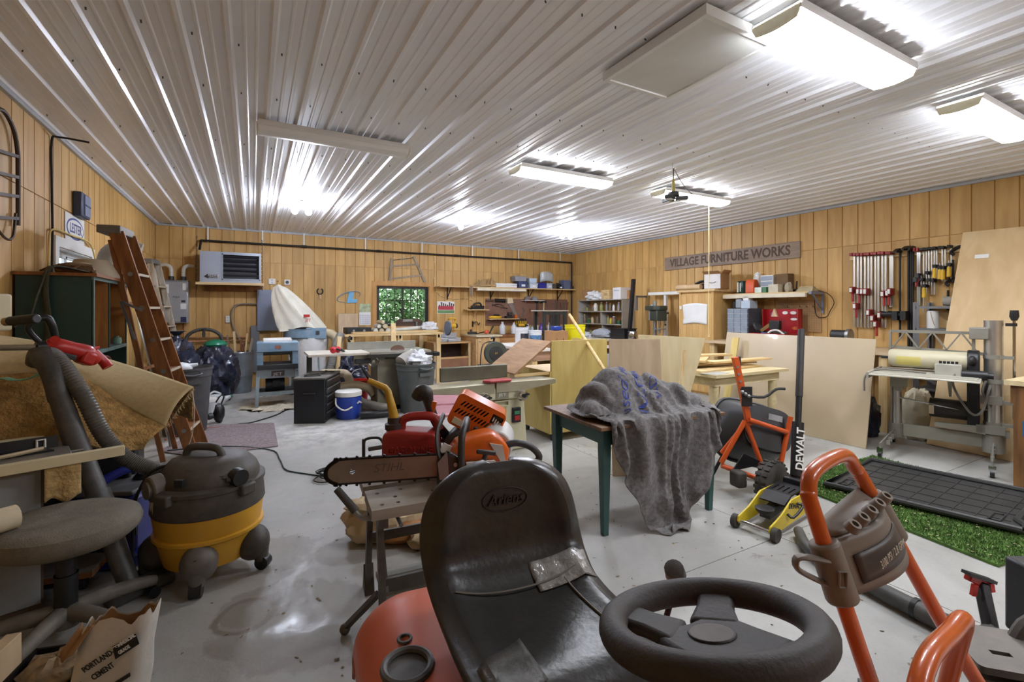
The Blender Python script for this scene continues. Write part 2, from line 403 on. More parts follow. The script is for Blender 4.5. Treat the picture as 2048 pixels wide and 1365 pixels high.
struct('trim_1',tr,BB(XL,XL+.03,YF,YB,ZC-.025,ZC+.04)); struct('trim_2',tr,BB(XR-.03,XR,YF,YB,ZC-.025,ZC+.04)); struct('trim_3',tr,BB(XL,XR,YB-.03,YB,ZC-.02,ZC+.04))
# back window: two sliding sashes of nine panes each
glass = mat('window_glass','#f2f6f4',.02,trans=1,var=0); glass.node_tree.nodes['Principled BSDF'].inputs['IOR'].default_value = 1.05
brz = mat('dark_bronze_frame','#26241f',.4,.3); casing = wood('window_casing','#c99a5c','#b4803f',(1,1,8))
def window(name, x0, x1, z0, z1, axis, at, sgn, fm, cm, nx, nz_):
    def bx(p,q,a,b_,t0,t1):
        return BB(p,q,at+sgn*t0,at+sgn*t1,a,b_) if axis == 'x' else BB(at+sgn*t0,at+sgn*t1,p,q,a,b_)
    w = bpy.data.objects.new(name,None); COL.objects.link(w); w['kind'] = 'structure'
    part(w,'casing',cm,[bx(x0-.09,x0,z0-.09,z1+.09,-.018,.002),bx(x1,x1+.09,z0-.09,z1+.09,-.018,.002),bx(x0,x1,z1,z1+.09,-.018,.002)])
    part(w,'sill',cm,bx(x0-.10,x1+.10,z0-.10,z0,-.03,.002))
    part(w,'reveal',cm,[bx(x0-.0,x0+.012,z0,z1,0,.14),bx(x1-.012,x1,z0,z1,0,.14),bx(x0,x1,z1-.012,z1,0,.14),bx(x0,x1,z0,z0+.012,0,.14)])
    part(w,'window_frame',fm,[bx(x0+.012,x0+.045,z0+.012,z1-.012,.06,.11),bx(x1-.045,x1-.012,z0+.012,z1-.012,.06,.11),bx(x0+.045,x1-.045,z1-.045,z1-.012,.06,.11),bx(x0+.045,x1-.045,z0+.012,z0+.045,.06,.11)])
    xm = (x0+x1)/2
    for a,b_ in ((x0+.045,xm+.02),(xm-.02,x1-.045)):
        d = .075 if a < xm-.1 else .085
        s = part(w,'sash',fm,[bx(a,a+.035,z0+.045,z1-.045,d-.012,d+.012),bx(b_-.035,b_,z0+.045,z1-.045,d-.012,d+.012),bx(a,b_,z1-.07,z1-.045,d-.012,d+.012),bx(a,b_,z0+.045,z0+.07,d-.012,d+.012)])
        for i in range(1,nx):
            p = a+.035+(b_-a-.07)*i/nx; sub(s,'muntin',fm,bx(p-.006,p+.006,z0+.07,z1-.07,d-.008,d+.008))
        for j in range(1,nz_):
            p = z0+.07+(z1-z0-.14)*j/nz_; sub(s,'muntin',fm,bx(a+.035,b_-.035,p-.006,p+.006,d-.008,d+.008))
        for i in range(nx):
            for j in range(nz_):
                p0 = a+.035+(b_-a-.07)*i/nx; p1 = a+.035+(b_-a-.07)*(i+1)/nx; q0 = z0+.07+(z1-z0-.14)*j/nz_; q1 = z0+.07+(z1-z0-.14)*(j+1)/nz_
                sub(s,'pane',glass,bx(p0+.006,p1-.006,q0+.006,q1-.006,d-.002,d+.002))
    return w
window('window_1',*W1,'x',YB,1,brz,casing,3,3)
window('window_2',*W2,'y',XL,-1,mat('white_vinyl','#d6d8d8',.4),white,1,1)
# greenery outside: bushes seen through the glass
leafm = mat('leaf_green','#86a86a',.5,var=.5,sc=2); leafm.node_tree.nodes['Principled BSDF'].inputs['Subsurface Weight'].default_value = 0
def leafbush(c, r, n, seed):
    rr = random.Random(seed); v = []; f = []
    for _ in range(n):
        d = Vector((rr.gauss(0,1),rr.gauss(0,1),rr.gauss(0,1))).normalized()*(rr.random()**.4); p = Vector(c)+Vector((d.x*r[0],d.y*r[1],d.z*r[2]))
        a = Vector((rr.gauss(0,1),rr.gauss(0,1),rr.gauss(0,1))).normalized(); b_ = a.cross(Vector((rr.gauss(0,1),rr.gauss(0,1),1))).normalized(); s = rr.uniform(.05,.10); o = len(v)
        v += [p-a*s,p+b_*s*.45,p+a*s,p-b_*s*.45]; f.append((o,o+1,o+2,o+3))
    return v, f
struct('ground_outside', mat('lawn','#6f8a45',.9,var=.3), BB(-14,16,YB+.25,30,-.3,-.1))
for i,(x,y,h) in enumerate(((2.0,13.4,3.0),(4.0,14.2,3.4),(6.2,13.6,3.2))):
    t = thing('bush', ['leafy green bush outside, left of the window middle','tall leafy green bush outside behind the window','leafy green bush outside at the right window sash'][i],'bush',(x,y,-.1),0,'bushes outside the back window',absolute=True)
    part(t,'foliage',leafm,leafbush((x,y,h*.5),(1.05,.9,h*.52),5200,i),kind='stuff')
    part(t,'trunk',mat('bark','#6b5c4c',.9,var=.3,bump=.4,bsc=20),[TB([(x,y,-.1),(x+.1,y-.2,.9),(x-.1,y,1.8)],[.12,.10,.07],k=3)])
t = thing('bush','leafy bush outside the small left window','bush',(-4.0,6.4,-.1),absolute=True)
part(t,'foliage',leafm,leafbush((-4.0,6.4,1.3),(1.2,1.5,1.4),3000,9),kind='stuff'); part(t,'trunk',MATS['bark'],TB([(-4,6.4,-.3),(-4,6.4,1.2)],.1))
# ---------------------------------------------------------------- ceiling lights
lensm = mat('lit_acrylic_lens','#f2f6ff',.4,var=0,emit=TUBE); unlit = mat('unlit_acrylic_lens','#f2f2ee',.35,var=.02)
house = mat('fixture_white_enamel','#e4e4e0',.4,var=.03); endc = mat('yellowed_end_cap','#d8d2b4',.5,var=.05)
def fixture(x, y, lab, lit=True, w=.25, ln=1.24, name='fluorescent_light', lens='lens'):
    t = thing(name,lab,'ceiling light',(x,y,ZC-.02),0,'fluorescent wraparound lights on the ceiling')
    part(t,'housing',house,[PR([(-w/2-.008,0),(w/2+.008,0),(w/2+.008,-.02),(-w/2-.008,-.02)],-ln/2+.01,ln/2-.01,'x')]+[PR([(q*(w/2+.008),-.02),(q*(w/2+.002),-.02),(q*(w/2-.002),-.040),(q*(w/2+.003),-.040)],-ln/2,ln/2,'x') for q in (-1,1)])  # side lips added, lens tapered below, to keep lens glow off the ceiling
    arc = [(-w/2,-.021),(-w/2+.008,-.05),(-w/2+.02,-.075)]+[(-w/2+.02+(w-.04)*i/8,-.075-.012*math.sin(PI*i/8)) for i in range(1,8)]+[(w/2-.02,-.075),(w/2-.008,-.05),(w/2,-.021)]
    part(t,lens,lensm if lit else unlit,PR(arc,-ln/2+.006,ln/2-.006,'x'))
    for s in (-1,1): part(t,'end_cap',endc,PR([(a*1.02,b_*1.02) for a,b_ in arc],s*ln/2-.006,s*ln/2+.004,'x'))
    return t
fixture(.65,4.36,'unlit fluorescent light on the ceiling nearest the left wall',False,.20)
fixture(3.04,4.33,'lit fluorescent light on the ceiling between the unlit light and the hanging work lamp')
fixture(5.09,4.30,'lit fluorescent light on the ceiling behind the hanging work lamp, pull cord at its end')
fixture(2.97,1.46,'big lit fluorescent light on the ceiling beside the white attic hatch')
fixture(5.10,1.42,'lit fluorescent light on the ceiling towards the right wall, away from the hatch')
for x,q in ((3.0,'middle'),(5.1,'right')): fixture(x,-1.6,'lit fluorescent light on the ceiling at the '+q+' of the shop front',name='fluorescent_light_'+q+'_offscreen',lens='lens_'+q+'_offscreen')
bulbm = mat('lit_bulb','#e4ecff',.4,var=0,emit=BULB); boxg = mat('ceiling_box_grey','#8b8d90',.5)
for i,(p,n) in enumerate((((.61,7.33),2),((3.09,7.40),1),((5.27,7.40),2))):
    t = thing('ceiling_bulb_light',['twin bulb light on the ceiling above the blue planer','single bulb light on the ceiling in line with the back window','twin bulb light on the ceiling towards the back right corner'][i],'ceiling light',(p[0],p[1],ZC),0,'bare bulb lights on the ceiling')
    part(t,'junction_box',boxg,L([(.05,0),(.052,-.05),(.05,-.055)],12))
    for k in range(n):
        dx = 0 if n == 1 else (-.09,.09)[k]; sl = 0 if n == 1 else (-.05,.05)[k]
        s = part(t,'lamp_socket',boxg,C((dx*.4,0,-.05),(dx*.75,0,-.09),.022,n=10))
        part(t,'bulb',bulbm,SP((dx,0,-.135),(.045,.045,.05),12,8))
# attic hatch
t = thing('attic_hatch','white attic hatch panel with raised frame on the ceiling','hatch',(2.29,1.98,ZC),0)
part(t,'hatch_panel',mat('hatch_white','#d9d9d3',.6,var=.05),BB(-.26,.26,-.35,.39,-.045,.0))
for a in (BB(-.29,-.26,-.38,.42,-.055,0),BB(.26,.29,-.38,.42,-.055,0),BB(-.26,.26,.39,.42,-.055,0),BB(-.26,.26,-.38,-.35,-.055,0)): part(t,'frame_strip',mat('hatch_frame','#e6e6e2',.5,var=.03),a)
# hanging work lamp
hk = Vector((3.86,3.51,ZC))
t = thing('hanging_work_lamp','grey three-head work lamp with yellow handle hung from a ceiling hook','lamp',hk,absolute=True)
ylwh = mat('aged_yellow_rubber','#a8984a',.6)
part(t,'hook',steel,TB([hk+Vector((0,0,0)),hk+Vector((0,0,-.05)),hk+Vector((.015,0,-.07)),hk+Vector((.03,0,-.05))],.004,6,k=4))
part(t,'wire',dgrey,C(hk+Vector((.012,0,-.06)),hk+Vector((.012,0,-.17)),.006,n=8))
part(t,'handle',ylwh,L([(.008,-.31),(.018,-.30),(.016,-.22),(.010,-.17),(.006,-.16)],10,hk+Vector((.012,0,0))))
part(t,'head',dgrey,L([(.02,-.36),(.06,-.35),(.055,-.31),(.015,-.30)],14,hk+Vector((.012,0,0))))
for k in range(3):
    a = math.radians(200+120*k); c = hk+Vector((.012+.085*math.cos(a),.085*math.sin(a),-.375))
    w = part(t,'lamp_wing',dgrey,B(c.x,c.y,c.z,.12,.075,.04,a),bev=.008); sub(w,'diffuser',clear,B(c.x,c.y,c.z-.021,.10,.055,.006,a))
part(t,'cord',black,TB([hk+Vector((.02,0,-.06)),(4.3,3.75,2.93),(4.8,4.0,2.90),(5.0,4.1,2.93)],.004,6,k=6))
pc = WX(1427,416,5.42)
solo('pull_cord','yellowed pull cord hanging from a fluorescent light','cord',mat('yellowed_cord','#cfc08a',.7),[TB([(5.42,4.3,2.96),(5.425,4.3,2.2),(5.415,4.3,1.6),(5.42,4.3,1.15)],.006,6,k=5),SP((5.42,4.3,1.14),.012,8,6)])
# ================================================================ left wall and the corner by the heater
# old sled hung on the left wall
x = XL+.03
t = thing('wooden_sled','old dark wooden sled frame with rungs hung on the left wall','sled',(x,4.5,2.1),absolute=True)
sledw = mat('dark_sled_wood','#43301c',.6,var=.3,sc=14)
part(t,'runner',sledw,TB([(x,4.74,2.12),(x,4.74,2.5),(x,4.73,2.66),(x,4.66,2.80),(x,4.5,2.87),(x,4.34,2.80),(x,4.27,2.66),(x,4.26,2.5),(x,4.26,2.12)],.014,8,k=5))
for z in (2.17,2.33,2.47,2.62): part(t,'rung',sledw,BEAM((x,4.26,z-.07),(x,4.74,z),.022,.018,(0,0,1)))
part(t,'strap',sledw,TB([(x,4.26,2.14),(x+.02,4.45,2.0),(x+.01,4.62,2.02),(x,4.7,2.2)],.009,6,k=5))
solo('wall_cable','thin dark cable running down the left wall to the cabinet','cable',iron,[TB([(XL+.25,5.5,3.0),(XL+.06,5.46,3.0),(XL+.012,5.46,2.96),(XL+.012,5.46,2.6),(XL+.014,5.47,2.2),(XL+.012,5.46,1.8)],.009,6,k=4)])
t = thing('chime_box','dark blue grey chime box on the left wall above the oval sign','box',(XL,6.17,2.54),absolute=True)
part(t,'body',mat('slate_blue_plastic','#39445e',.45),BB(XL,XL+.07,6.03,6.31,2.42,2.66),bev=.012)
part(t,'front_grille',mat('pale_blue_plastic','#7d88a3',.4),BB(XL+.07,XL+.078,6.11,6.29,2.44,2.64)); part(t,'divider',mat('slate_blue_plastic'),BB(XL+.077,XL+.083,6.12,6.28,2.535,2.55))
t = thing('lester_sign','white wall sign with a blue oval reading LESTER','sign',(XL,6.09,2.3),absolute=True)
part(t,'plate',white,BB(XL,XL+.008,5.81,6.37,2.16,2.42),bev=.003)
navy = mat('navy_print','#3a4a8c',.5)
ell = lambda a,b_,n=40: [(6.09+a*math.cos(2*PI*i/n),2.29+b_*math.sin(2*PI*i/n)) for i in range(n)]
part(t,'oval_ring',navy,PR(ell(.25,.105),XL+.008,XL+.0095,'x')); part(t,'oval_field',white,PR(ell(.228,.086),XL+.0095,XL+.011,'x'))
text(t,'LESTER',.13,(XL+.0112,6.09,2.288),FXP,navy,sx=.85,off=.001)
solo('yellow_cable','yellow cable looped over the left window casing','cable',mat('yellow_cable','#cdb46a',.6),[TB([(XL+.012,5.38,1.7),(XL+.012,5.40,2.1),(XL+.025,5.46,2.2),(XL+.025,5.9,2.21),(XL+.025,6.5,2.2),(XL+.014,6.72,2.0)],.008,6,k=5)])
# ------------- green cabinet
grn = mat('dark_green_paint','#23403b',.5,var=.15,sc=4); grnE = mat('worn_green_edge','#5c706c',.6,var=.2)
t = thing('green_cabinet','dark green cabinet with open shelves and wooden top by the left wall','cabinet',(-1.3,5.25,0),absolute=True)
ins = wood('cabinet_birch','#b07a3c','#8d5c2a',(1,1,8))
part(t,'end_panel',grn,BB(-1.51,-1.08,4.72,4.745,0,1.76)); part(t,'end_panel',grn,BB(-1.51,-1.08,5.82,5.845,0,1.76))
part(t,'back_panel',ins,BB(-1.515,-1.50,4.745,5.82,0,1.76)); part(t,'top',oldwood,BB(-1.52,-1.05,4.70,5.87,1.76,1.785))
part(t,'shelf',grnE,BB(-1.50,-1.08,4.745,5.82,1.15,1.18)); part(t,'shelf',grnE,BB(-1.50,-1.08,4.745,5.82,.62,.65)); part(t,'shelf',grn,BB(-1.50,-1.08,4.745,5.82,.08,.11))
part(t,'divider',grn,BB(-1.50,-1.08,5.2,5.225,1.18,1.76)); part(t,'inner_lining',ins,BB(-1.50,-1.09,5.193,5.199,1.18,1.76)); part(t,'inner_lining',ins,BB(-1.50,-1.09,5.812,5.819,1.18,1.76))
part(t,'edge_strip',grnE,BB(-1.085,-1.072,4.72,5.845,1.735,1.76)); part(t,'edge_strip',grnE,BB(-1.085,-1.072,4.72,4.745,0,1.735))
part(t,'inner_lining',ins,BB(-1.50,-1.09,4.746,4.752,1.18,1.76))
ol = mat('olive_webbing','#4d4f42',.85,var=.2,bump=.3)
solo('webbing_strap','olive webbing strap draped over the cabinet edge','strap',ol,[TB([(-1.15,4.9,1.80),(-1.28,4.78,1.83),(-1.33,4.705,1.80),(-1.34,4.69,1.62),(-1.32,4.69,1.4),(-1.33,4.685,1.1),(-1.33,4.70,.85)],.028,8,k=5,flat=.3),TB([(-1.33,4.70,1.80),(-1.38,4.68,1.6),(-1.42,4.69,1.45),(-1.5,4.68,1.38)],.016,8,k=5,flat=.4)])
t = thing('tool_belt','brown leather tool belt lying on the green cabinet','tool belt',(-1.25,4.95,1.785),absolute=True)
lea = mat('brown_leather','#6e4f30',.7,var=.25,bump=.3)
part(t,'pouch',lea,SP((-1.26,5.02,1.83),(.13,.1,.055),14,8,.35,2.5,3,1.786)); part(t,'belt_loop',lea,TB([(-1.4,4.82,1.80),(-1.33,4.8,1.83),(-1.25,4.84,1.81),(-1.2,4.95,1.86),(-1.15,5.0,1.80)],.018,6,k=4,flat=.4)); part(t,'flap',mat('pale_suede','#a08a68',.8),SP((-1.24,5.06,1.875),(.09,.06,.02),12,6,.3,3,4))
solo('lamp_shade','cream cone-shaped shade lying on the green cabinet','lamp shade',mat('cream_shade','#b8ab94',.7,var=.06),[L([(.10,.16),(.12,.155),(.19,.02),(.19,0),(.18,0),(.11,.145)],24)],loc=(-1.24,5.42,1.786))
solo('grey_cushion','grey padded cushion lying on the green cabinet','cushion',mat('grey_vinyl','#6f6864',.6,bump=.2),[SP((0,0,.07),(.14,.15,.075),16,8,.15,2,5,0)],loc=(-1.2,5.70,1.786))
solo('duct_elbow','grey beige duct elbow standing behind the wooden ladder','duct',mat('grey_duct','#a39d92',.5),[TB([(-1.3,6.1,1.55),(-1.3,6.1,1.9),(-1.27,6.12,2.08),(-1.15,6.14,2.15),(-1.02,6.15,2.12)],.075,14,k=5),C((-1.3,6.1,0),(-1.3,6.1,1.56),.06)])
solo('red_can','small red can on the green cabinet shelf','can',redp,[L([(.03,0),(.03,.06),(.022,.07),(.022,.09),(.028,.09),(.028,.11)],14)],loc=(-1.15,5.38,1.181))
solo('green_jar','small green topped jar on the green cabinet shelf','jar',mat('sage_plastic','#6f9080',.5),[L([(.035,0),(.04,.03),(.035,.06),(.02,.065),(.02,.075)],14)],loc=(-1.13,5.7,1.181))
solo('red_tray','flat red tool tray on the green cabinet shelf','tray',redp,[B(0,0,.012,.12,.16,.024),B(0,.02,.03,.05,.10,.02)],loc=(-1.17,4.98,1.181),bev=.006)
t = thing('hose_coil','coil of brown and grey hoses in the green cabinet','hose',(-1.25,5.3,.65),absolute=True)
hc = [mat('brown_hose','#8a5240',.5),mat('grey_hose','#8d8478',.5),mat('rust_hose','#a1614a',.5)]
for k in range(7):
    r = .2+.035*k; part(t,'hose_loop',hc[k%3],TB([(-1.24-.02*(k%2)+r*.28*math.cos(a),5.30+.01*k+r*math.sin(a),.672+.004*k+r*.5+r*.5*math.cos(a+.4)) for a in [2*PI*i/10 for i in range(10)]],.011,6,True,3))
# ------------- ladders
def ladder(name, lab, foot, top, wdir, wb_, wt, m, cap, n, rear, rw, spread):
    foot, top, wd = Vector(foot), Vector(top), Vector(wdir).normalized()
    t = thing(name, lab, 'ladder', foot, absolute=True)
    ax = (top-foot); ln = ax.length; axn = ax.normalized(); nrm = axn.cross(wd).normalized()
    if nrm.x > 0: nrm = -nrm
    for s in (-1,1): part(t,'rail',m,BEAM(foot+wd*s*wb_/2,top+wd*s*wt/2,rw,.026,nrm),bev=.002)
    for i in range(1,n+1):
        f = i/(n+1)*.97; w = wb_*(1-f)+wt*f; p = foot+ax*f
        st = part(t,'step',m,B(p.x+nrm.x*.01,p.y+nrm.y*.01,p.z,.095,w-.02,.02,math.atan2(wd.y,wd.x)-PI/2),bev=.002)
        for s in (-1,1): sub(st,'step_bolt',steel,C(p+wd*s*(w/2+.012),p+wd*s*(w/2+.018),.02,n=10))
        sub(st,'step_edge',mat('worn_step_edge','#b0a48e',.6),B(p.x-nrm.x*.05,p.y-nrm.y*.05,p.z,.012,w-.03,.022,math.atan2(wd.y,wd.x)-PI/2))
    if rear:
        f2 = foot+nrm*spread; f2.z = .0
        for s in (-1,1): part(t,'rear_rail',m,BEAM(f2+wd*s*wb_*.5,top+nrm*.06+wd*s*wt*.46-axn*.06,.045,.022,nrm),bev=.002)
        for i in (1,3,5):
            f = i/7; p = f2.lerp(top+nrm*.06,f); w = wb_*(1-f)+wt*f; part(t,'rear_rung',m,BEAM(p-wd*w/2,p+wd*w/2,.03,.018,axn))
        for s in (-1,1):
            p = foot.lerp(top,.68)+wd*s*(wt*.55+.03); part(t,'spreader_bar',steel,[BEAM(p,p+nrm*spread*.5+axn*.12,.022,.005,axn),BEAM(p+nrm*spread*.5+axn*.12,p+nrm*spread*.5-axn*.25,.022,.005,nrm)])
    r = math.atan2(wd.y,wd.x)-PI/2
    part(t,'top_cap',cap,B(top.x+nrm.x*.05,top.y,top.z+.02,.17,wt+.05,.07,r),bev=.006)
    return t
cap = mat('grey_ladder_cap','#77736c',.6,.3,var=.2)
la = ladder('wooden_stepladder','tall brown wooden stepladder leaning on the green cabinet',(-.50,5.92,0),(-1.05,5.52,2.20),(.11,.99,0),.44,.30,oldwood,cap,6,True,.11,.26)
p = Vector((-.96,5.50,1.86)); part(la,'blue_label',mat('label_blue','#2d5fa0',.5),BEAM(p,p+Vector((.02,.01,-.1)),.05,.002,(0,1,0)))
ladder('grey_stepladder','weathered grey painted stepladder leaning in the back left corner',(-.95,9.15,0),(-1.38,9.30,2.25),(.15,.98,0),.5,.34,wood('paint_splashed_wood','#b7b1a4','#94846e',(1,1,6)),cap,6,True,.075,.2)
solo('wooden_pole','pale wooden pole leaning out of the dark grey trash bin','pole',pine,[C((-.74,6.86,.45),(-1.06,7.1,1.72),.017,n=10)])
solo('aluminium_pole','bare aluminium pole leaning behind the wooden stepladder','pole',mat('aluminium','#b5b8ba',.3,.9),[C((-.78,6.3,.0),(-1.16,6.5,1.75),.02,n=12)])
t = thing('wire_bundle','bundle of white wire and hooks hung up behind the wooden stepladder','wire',(-1.45,6.9,1.6),absolute=True)
for k in range(6): part(t,'wire_loop',white,TB([(-1.42+.02*k,6.95+.04*math.cos(a)+.02*k,1.72+.14*math.sin(a)-.02*k) for a in [2*PI*i/8 for i in range(8)]],.006,5,True,3))
part(t,'hook',steel,TB([(XL+.01,7.0,1.95),(-1.40,6.98,1.93),(-1.36,6.97,1.82)],.006,6,k=4))
# ------------- bins and bags
def bin_(name, lab, loc, r0, r1, h, m, rot=0, handles=True):
    t = thing(name, lab, 'trash can', loc, rot)
    part(t,'body',m,L([(r0*.96,0),(r0,.012),(r0+(r1-r0)*.86,h*.86),(r1*1.0,h*.87),(r1*1.0,h*.96),(r1*1.04,h*.965),(r1*1.05,h),(r1*1.0,h),(r1*.96,h*.9),(r0*.95,.03),(0,.03)],32))
    if handles:
        for s in (-1,1):
            part(t,'handle',m,[TB([(s*.085,-r1*1.0,h*.93),(s*.085,-r1*1.14,h*.92),(0,-r1*1.16,h*.90),(-s*.085,-r1*1.14,h*.92),(-s*.085,-r1*1.0,h*.93)] if s > 0 else [(-.085,r1*1.0,h*.93),(-.085,r1*1.14,h*.92),(0,r1*1.16,h*.90),(.085,r1*1.14,h*.92),(.085,r1*1.0,h*.93)],.014,8,k=3),B(0,-s*r1*1.0,h*.80,.2,.03,.05)])
    return t
gb = mat('dark_grey_bin','#3d3f45',.55,var=.12,sc=3,dust=.2)
bin_('trash_bin','dark grey plastic trash bin beside the wooden stepladder',(-.73,6.98,0),.225,.285,.80,gb,.35)
solo('plastic_scoop','white plastic jug lying in the top of the dark grey trash bin','jug',clear,[SP((0,0,0),(.15,.09,.07),16,9,.1,2,2),C((.1,0,.02),(.2,.0,.03),.03,.022)],loc=(-.79,6.90,.80),rot=.2)
bagm = mat('black_trash_bag','#262a3c',.28,var=.3,sc=3,bump=.5,bsc=14,coat=.2)
def bag(lab, loc, r, seed, hz, twist=True, m=None):
    t = thing('trash_bag',lab,'trash bag',loc,0,'full plastic trash bags')
    part(t,'bag_body',m or bagm,SP((0,0,hz),r,72,44,.10,3.2,seed,0,.16))
    if twist: part(t,'tied_neck',m or bagm,[L([(.09,0),(.045,.06),(.04,.08),(.09,.13),(.12,.15)],12,(.02,.02,hz+r[2]*.9))])
    return t
bag('dark blue trash bag in the corner behind the leaning pole',(-1.02,8.55,0),(.33,.36,.60),3,.50)
bag('big shiny dark blue trash bag beside the metal can',(-.57,9.22,0),(.37,.40,.52),5,.44,False)
galv = mat('galvanised_can','#8f969c',.35,.7,var=.2,sc=5)
t = thing('metal_can','galvanised metal can holding scrap wood sticks','can',(-.22,9.95,0))
part(t,'body',galv,L([(.19,0),(.20,.02),(.215,.3),(.218,.31),(.215,.32),(.23,.72),(.24,.73),(.235,.745),(.22,.74),(.19,.04),(0,.04)],28))
for k,(a,b_,h) in enumerate(((-.12,.05,1.05),(-.05,-.08,1.12),(.02,.09,.95),(.08,-.04,1.08),(.13,.06,.98),(-.14,-.05,.9),(.05,.0,.9))):
    o = solo('wood_offcut',['broad','long narrow','pale square','round','short dark','thin','split'][k]+' wood offcut standing in the galvanised metal can','wood stick',[greywood,pine,oldwood,pine,greywood,ply,oldwood][k],[BEAM((-.22+a*.4,9.95+b_*.5,.06),(-.22+a*1.6,9.95+b_*1.2,h),.03+.008*(k%3),.02+.006*(k%2),(1,0,0))] if k != 3 else [C((-.22+a*.4,9.95+b_*.5,.06),(-.22+a*1.6,9.95+b_*1.2,h),.016)],group='wood offcuts in the metal can')
t = thing('hose_reel','green topped garden hose reel lying on the big trash bag','hose reel',(-.62,9.35,.90),absolute=True)
part(t,'green_dome',mat('bright_green_plastic','#14704f',.35),SP((-.55,9.25,.93),(.17,.15,.085),18,8)); part(t,'hose_ring',rubber,TB([(-.72+.26*math.cos(a),9.42,.98+.20*math.sin(a)) for a in [PI*i/8 for i in range(9)]],.028,8,k=3)); part(t,'nozzle',dgrey,L([(.02,0),(.025,.05),(.018,.10),(.03,.14)],10,(-.72,9.36,1.05)))
t = thing('water_jug','white plastic water jug tipped over on the floor','jug',G(428,815),.5)
part(t,'body',clear,[SP((0,0,.10),(.17,.11,.10),18,10),C((.14,0,.10),(.24,0,.13),.05,.025)]); part(t,'cap',mat('cap_green','#3f8a70',.4),C((.24,0,.13),(.265,0,.14),.024)); part(t,'handle',clear,TB([(-.08,0,.19),(0,0,.24),(.10,0,.19)],.016,8,k=4))
t = thing('white_pail','white plastic pail lying behind the respirator','pail',G(412,838),1.2)
part(t,'body',clear,L([(.12,0),(.13,.02),(.15,.26),(.155,.26),(.155,.28),(.14,.28),(.12,.03),(0,.03)],22)); part(t,'rim',white,L([(.155,.24),(.165,.245),(.165,.275),(.155,.28)],22))
t = thing('respirator','black respirator mask standing on the floor by the jug','mask',G(438,846),-.3)
part(t,'shell',black,SP((0,0,.13),(.065,.08,.13),14,10,.15,2,3,0)); part(t,'cartridge',dgrey,C((-.06,-.06,.11),(-.09,-.10,.10),.04)); part(t,'strap',black,TB([(0,.05,.22),(.03,.08,.33),(.02,.0,.36),(-.02,-.05,.28)],.01,6,k=4))
solo('clear_bag','crumpled clear plastic bag by the trash bin','plastic bag',mat('hazy_plastic','#8f95a5',.3,bump=.5,bsc=15),[SP((0,0,.14),(.17,.15,.15),20,12,.4,4,6,0)],loc=G(432,806)+Vector((.0,.35,0)))
# ------------- water heater, unit heater, pipes, boxes
t = thing('tankless_heater','grey tankless water heater with stickers on the back wall','water heater',(-1.2,10.3,1.25),absolute=True)
hg = mat('heater_grey','#a9adb2',.35,.4,var=.08)
part(t,'body',hg,BB(-1.40,-1.02,10.20,YB-.001,1.27,2.02),bev=.01); part(t,'top_plate',steel,BB(-1.40,-1.02,10.19,YB-.001,2.02,2.035)); part(t,'front_cover',hg,BB(-1.385,-1.035,10.185,10.20,1.29,2.0),bev=.006)
for (a,b_,c_,d_,mm) in ((-1.37,-1.30,1.80,1.96,paper),(-1.10,-1.045,1.86,1.98,paper),(-1.13,-1.045,1.52,1.62,paper),(-1.13,-1.045,1.29,1.38,mat('dark_blue_label','#2a2f52',.4)),(-1.12,-1.06,1.64,1.68,dgrey)): part(t,'sticker',mm,BB(a,b_,10.182,10.185,c_,d_))
text(t,'Aqua',.05,(-1.2,10.183,1.74),FY,black,shear=.3)
for s,xx in ((-1,-1.28),(1,-1.10)): 
    part(t,'vent_pipe',mat('pvc_pipe','#cfccc0',.4),TB([(xx,10.3,2.03),(xx,10.3,2.22),(xx+s*.02,10.3,2.28),(xx+s*.08,10.31,2.31),(xx+s*.15,10.33,2.30)],.032,12,k=4)); part(t,'vent_collar',dgrey,C((xx,10.3,2.03),(xx,10.3,2.11),.042))
solo('gas_pipe','copper supply pipes running along the back wall','pipe',copper,[TB([(-1.3,10.36,1.27),(-1.3,10.36,1.02),(-1.2,10.38,1.0),(-.1,10.38,.98)],.014,8,k=1),TB([(-1.1,10.36,1.27),(-1.1,10.36,.93),(-.2,10.38,.92),(-.02,10.38,.90),(-.02,10.38,.25),(-.1,10.38,.22),(-.35,10.38,.22)],.014,8),TB([(-.02,10.38,.98),(.0,10.38,.95),(.0,10.38,.5)],.012,8)])
t = thing('unit_heater','grey hanging unit heater with dark louvres on a plank shelf','heater',(-.33,10.15,2.0),absolute=True)
hbg = mat('heater_blue_grey','#a0a8b4',.35,.2,var=.05)
part(t,'cabinet',hbg,[BB(-.82,-.80,9.908,10.40,2.0,2.55),BB(.11,.13,9.908,10.40,2.0,2.55),BB(-.80,.11,9.908,10.40,2.0,2.02),BB(-.80,.11,9.908,10.40,2.53,2.55),BB(-.80,.11,10.38,10.40,2.02,2.53)]); part(t,'front_sheet',hbg,plate(rect(-.82,.13,2.0,2.55),[rect(-.47,.10,2.07,2.50)],9.90,9.908,'y')); part(t,'heat_exchanger',dgrey,BB(-.5,.1,10.12,10.3,2.05,2.5)); part(t,'louvre_frame',mat('heater_blue_grey'),[BB(-.49,-.47,9.885,9.90,2.05,2.52),BB(.10,.12,9.885,9.90,2.05,2.52),BB(-.49,.12,9.885,9.90,2.5,2.52),BB(-.49,.12,9.885,9.90,2.05,2.07)])
for k in range(5): part(t,'louvre_slat',mat('louvre_metal','#4a4a52',.3,.6),B(-.185,9.885,2.13+k*.083,.56,.05,.012,0,-.7))
part(t,'badge',black,[PR([(-.76,2.10),(-.70,2.15),(-.70,2.135),(-.55,2.135),(-.55,2.075),(-.68,2.075),(-.70,2.07)],9.893,9.90,'y')])
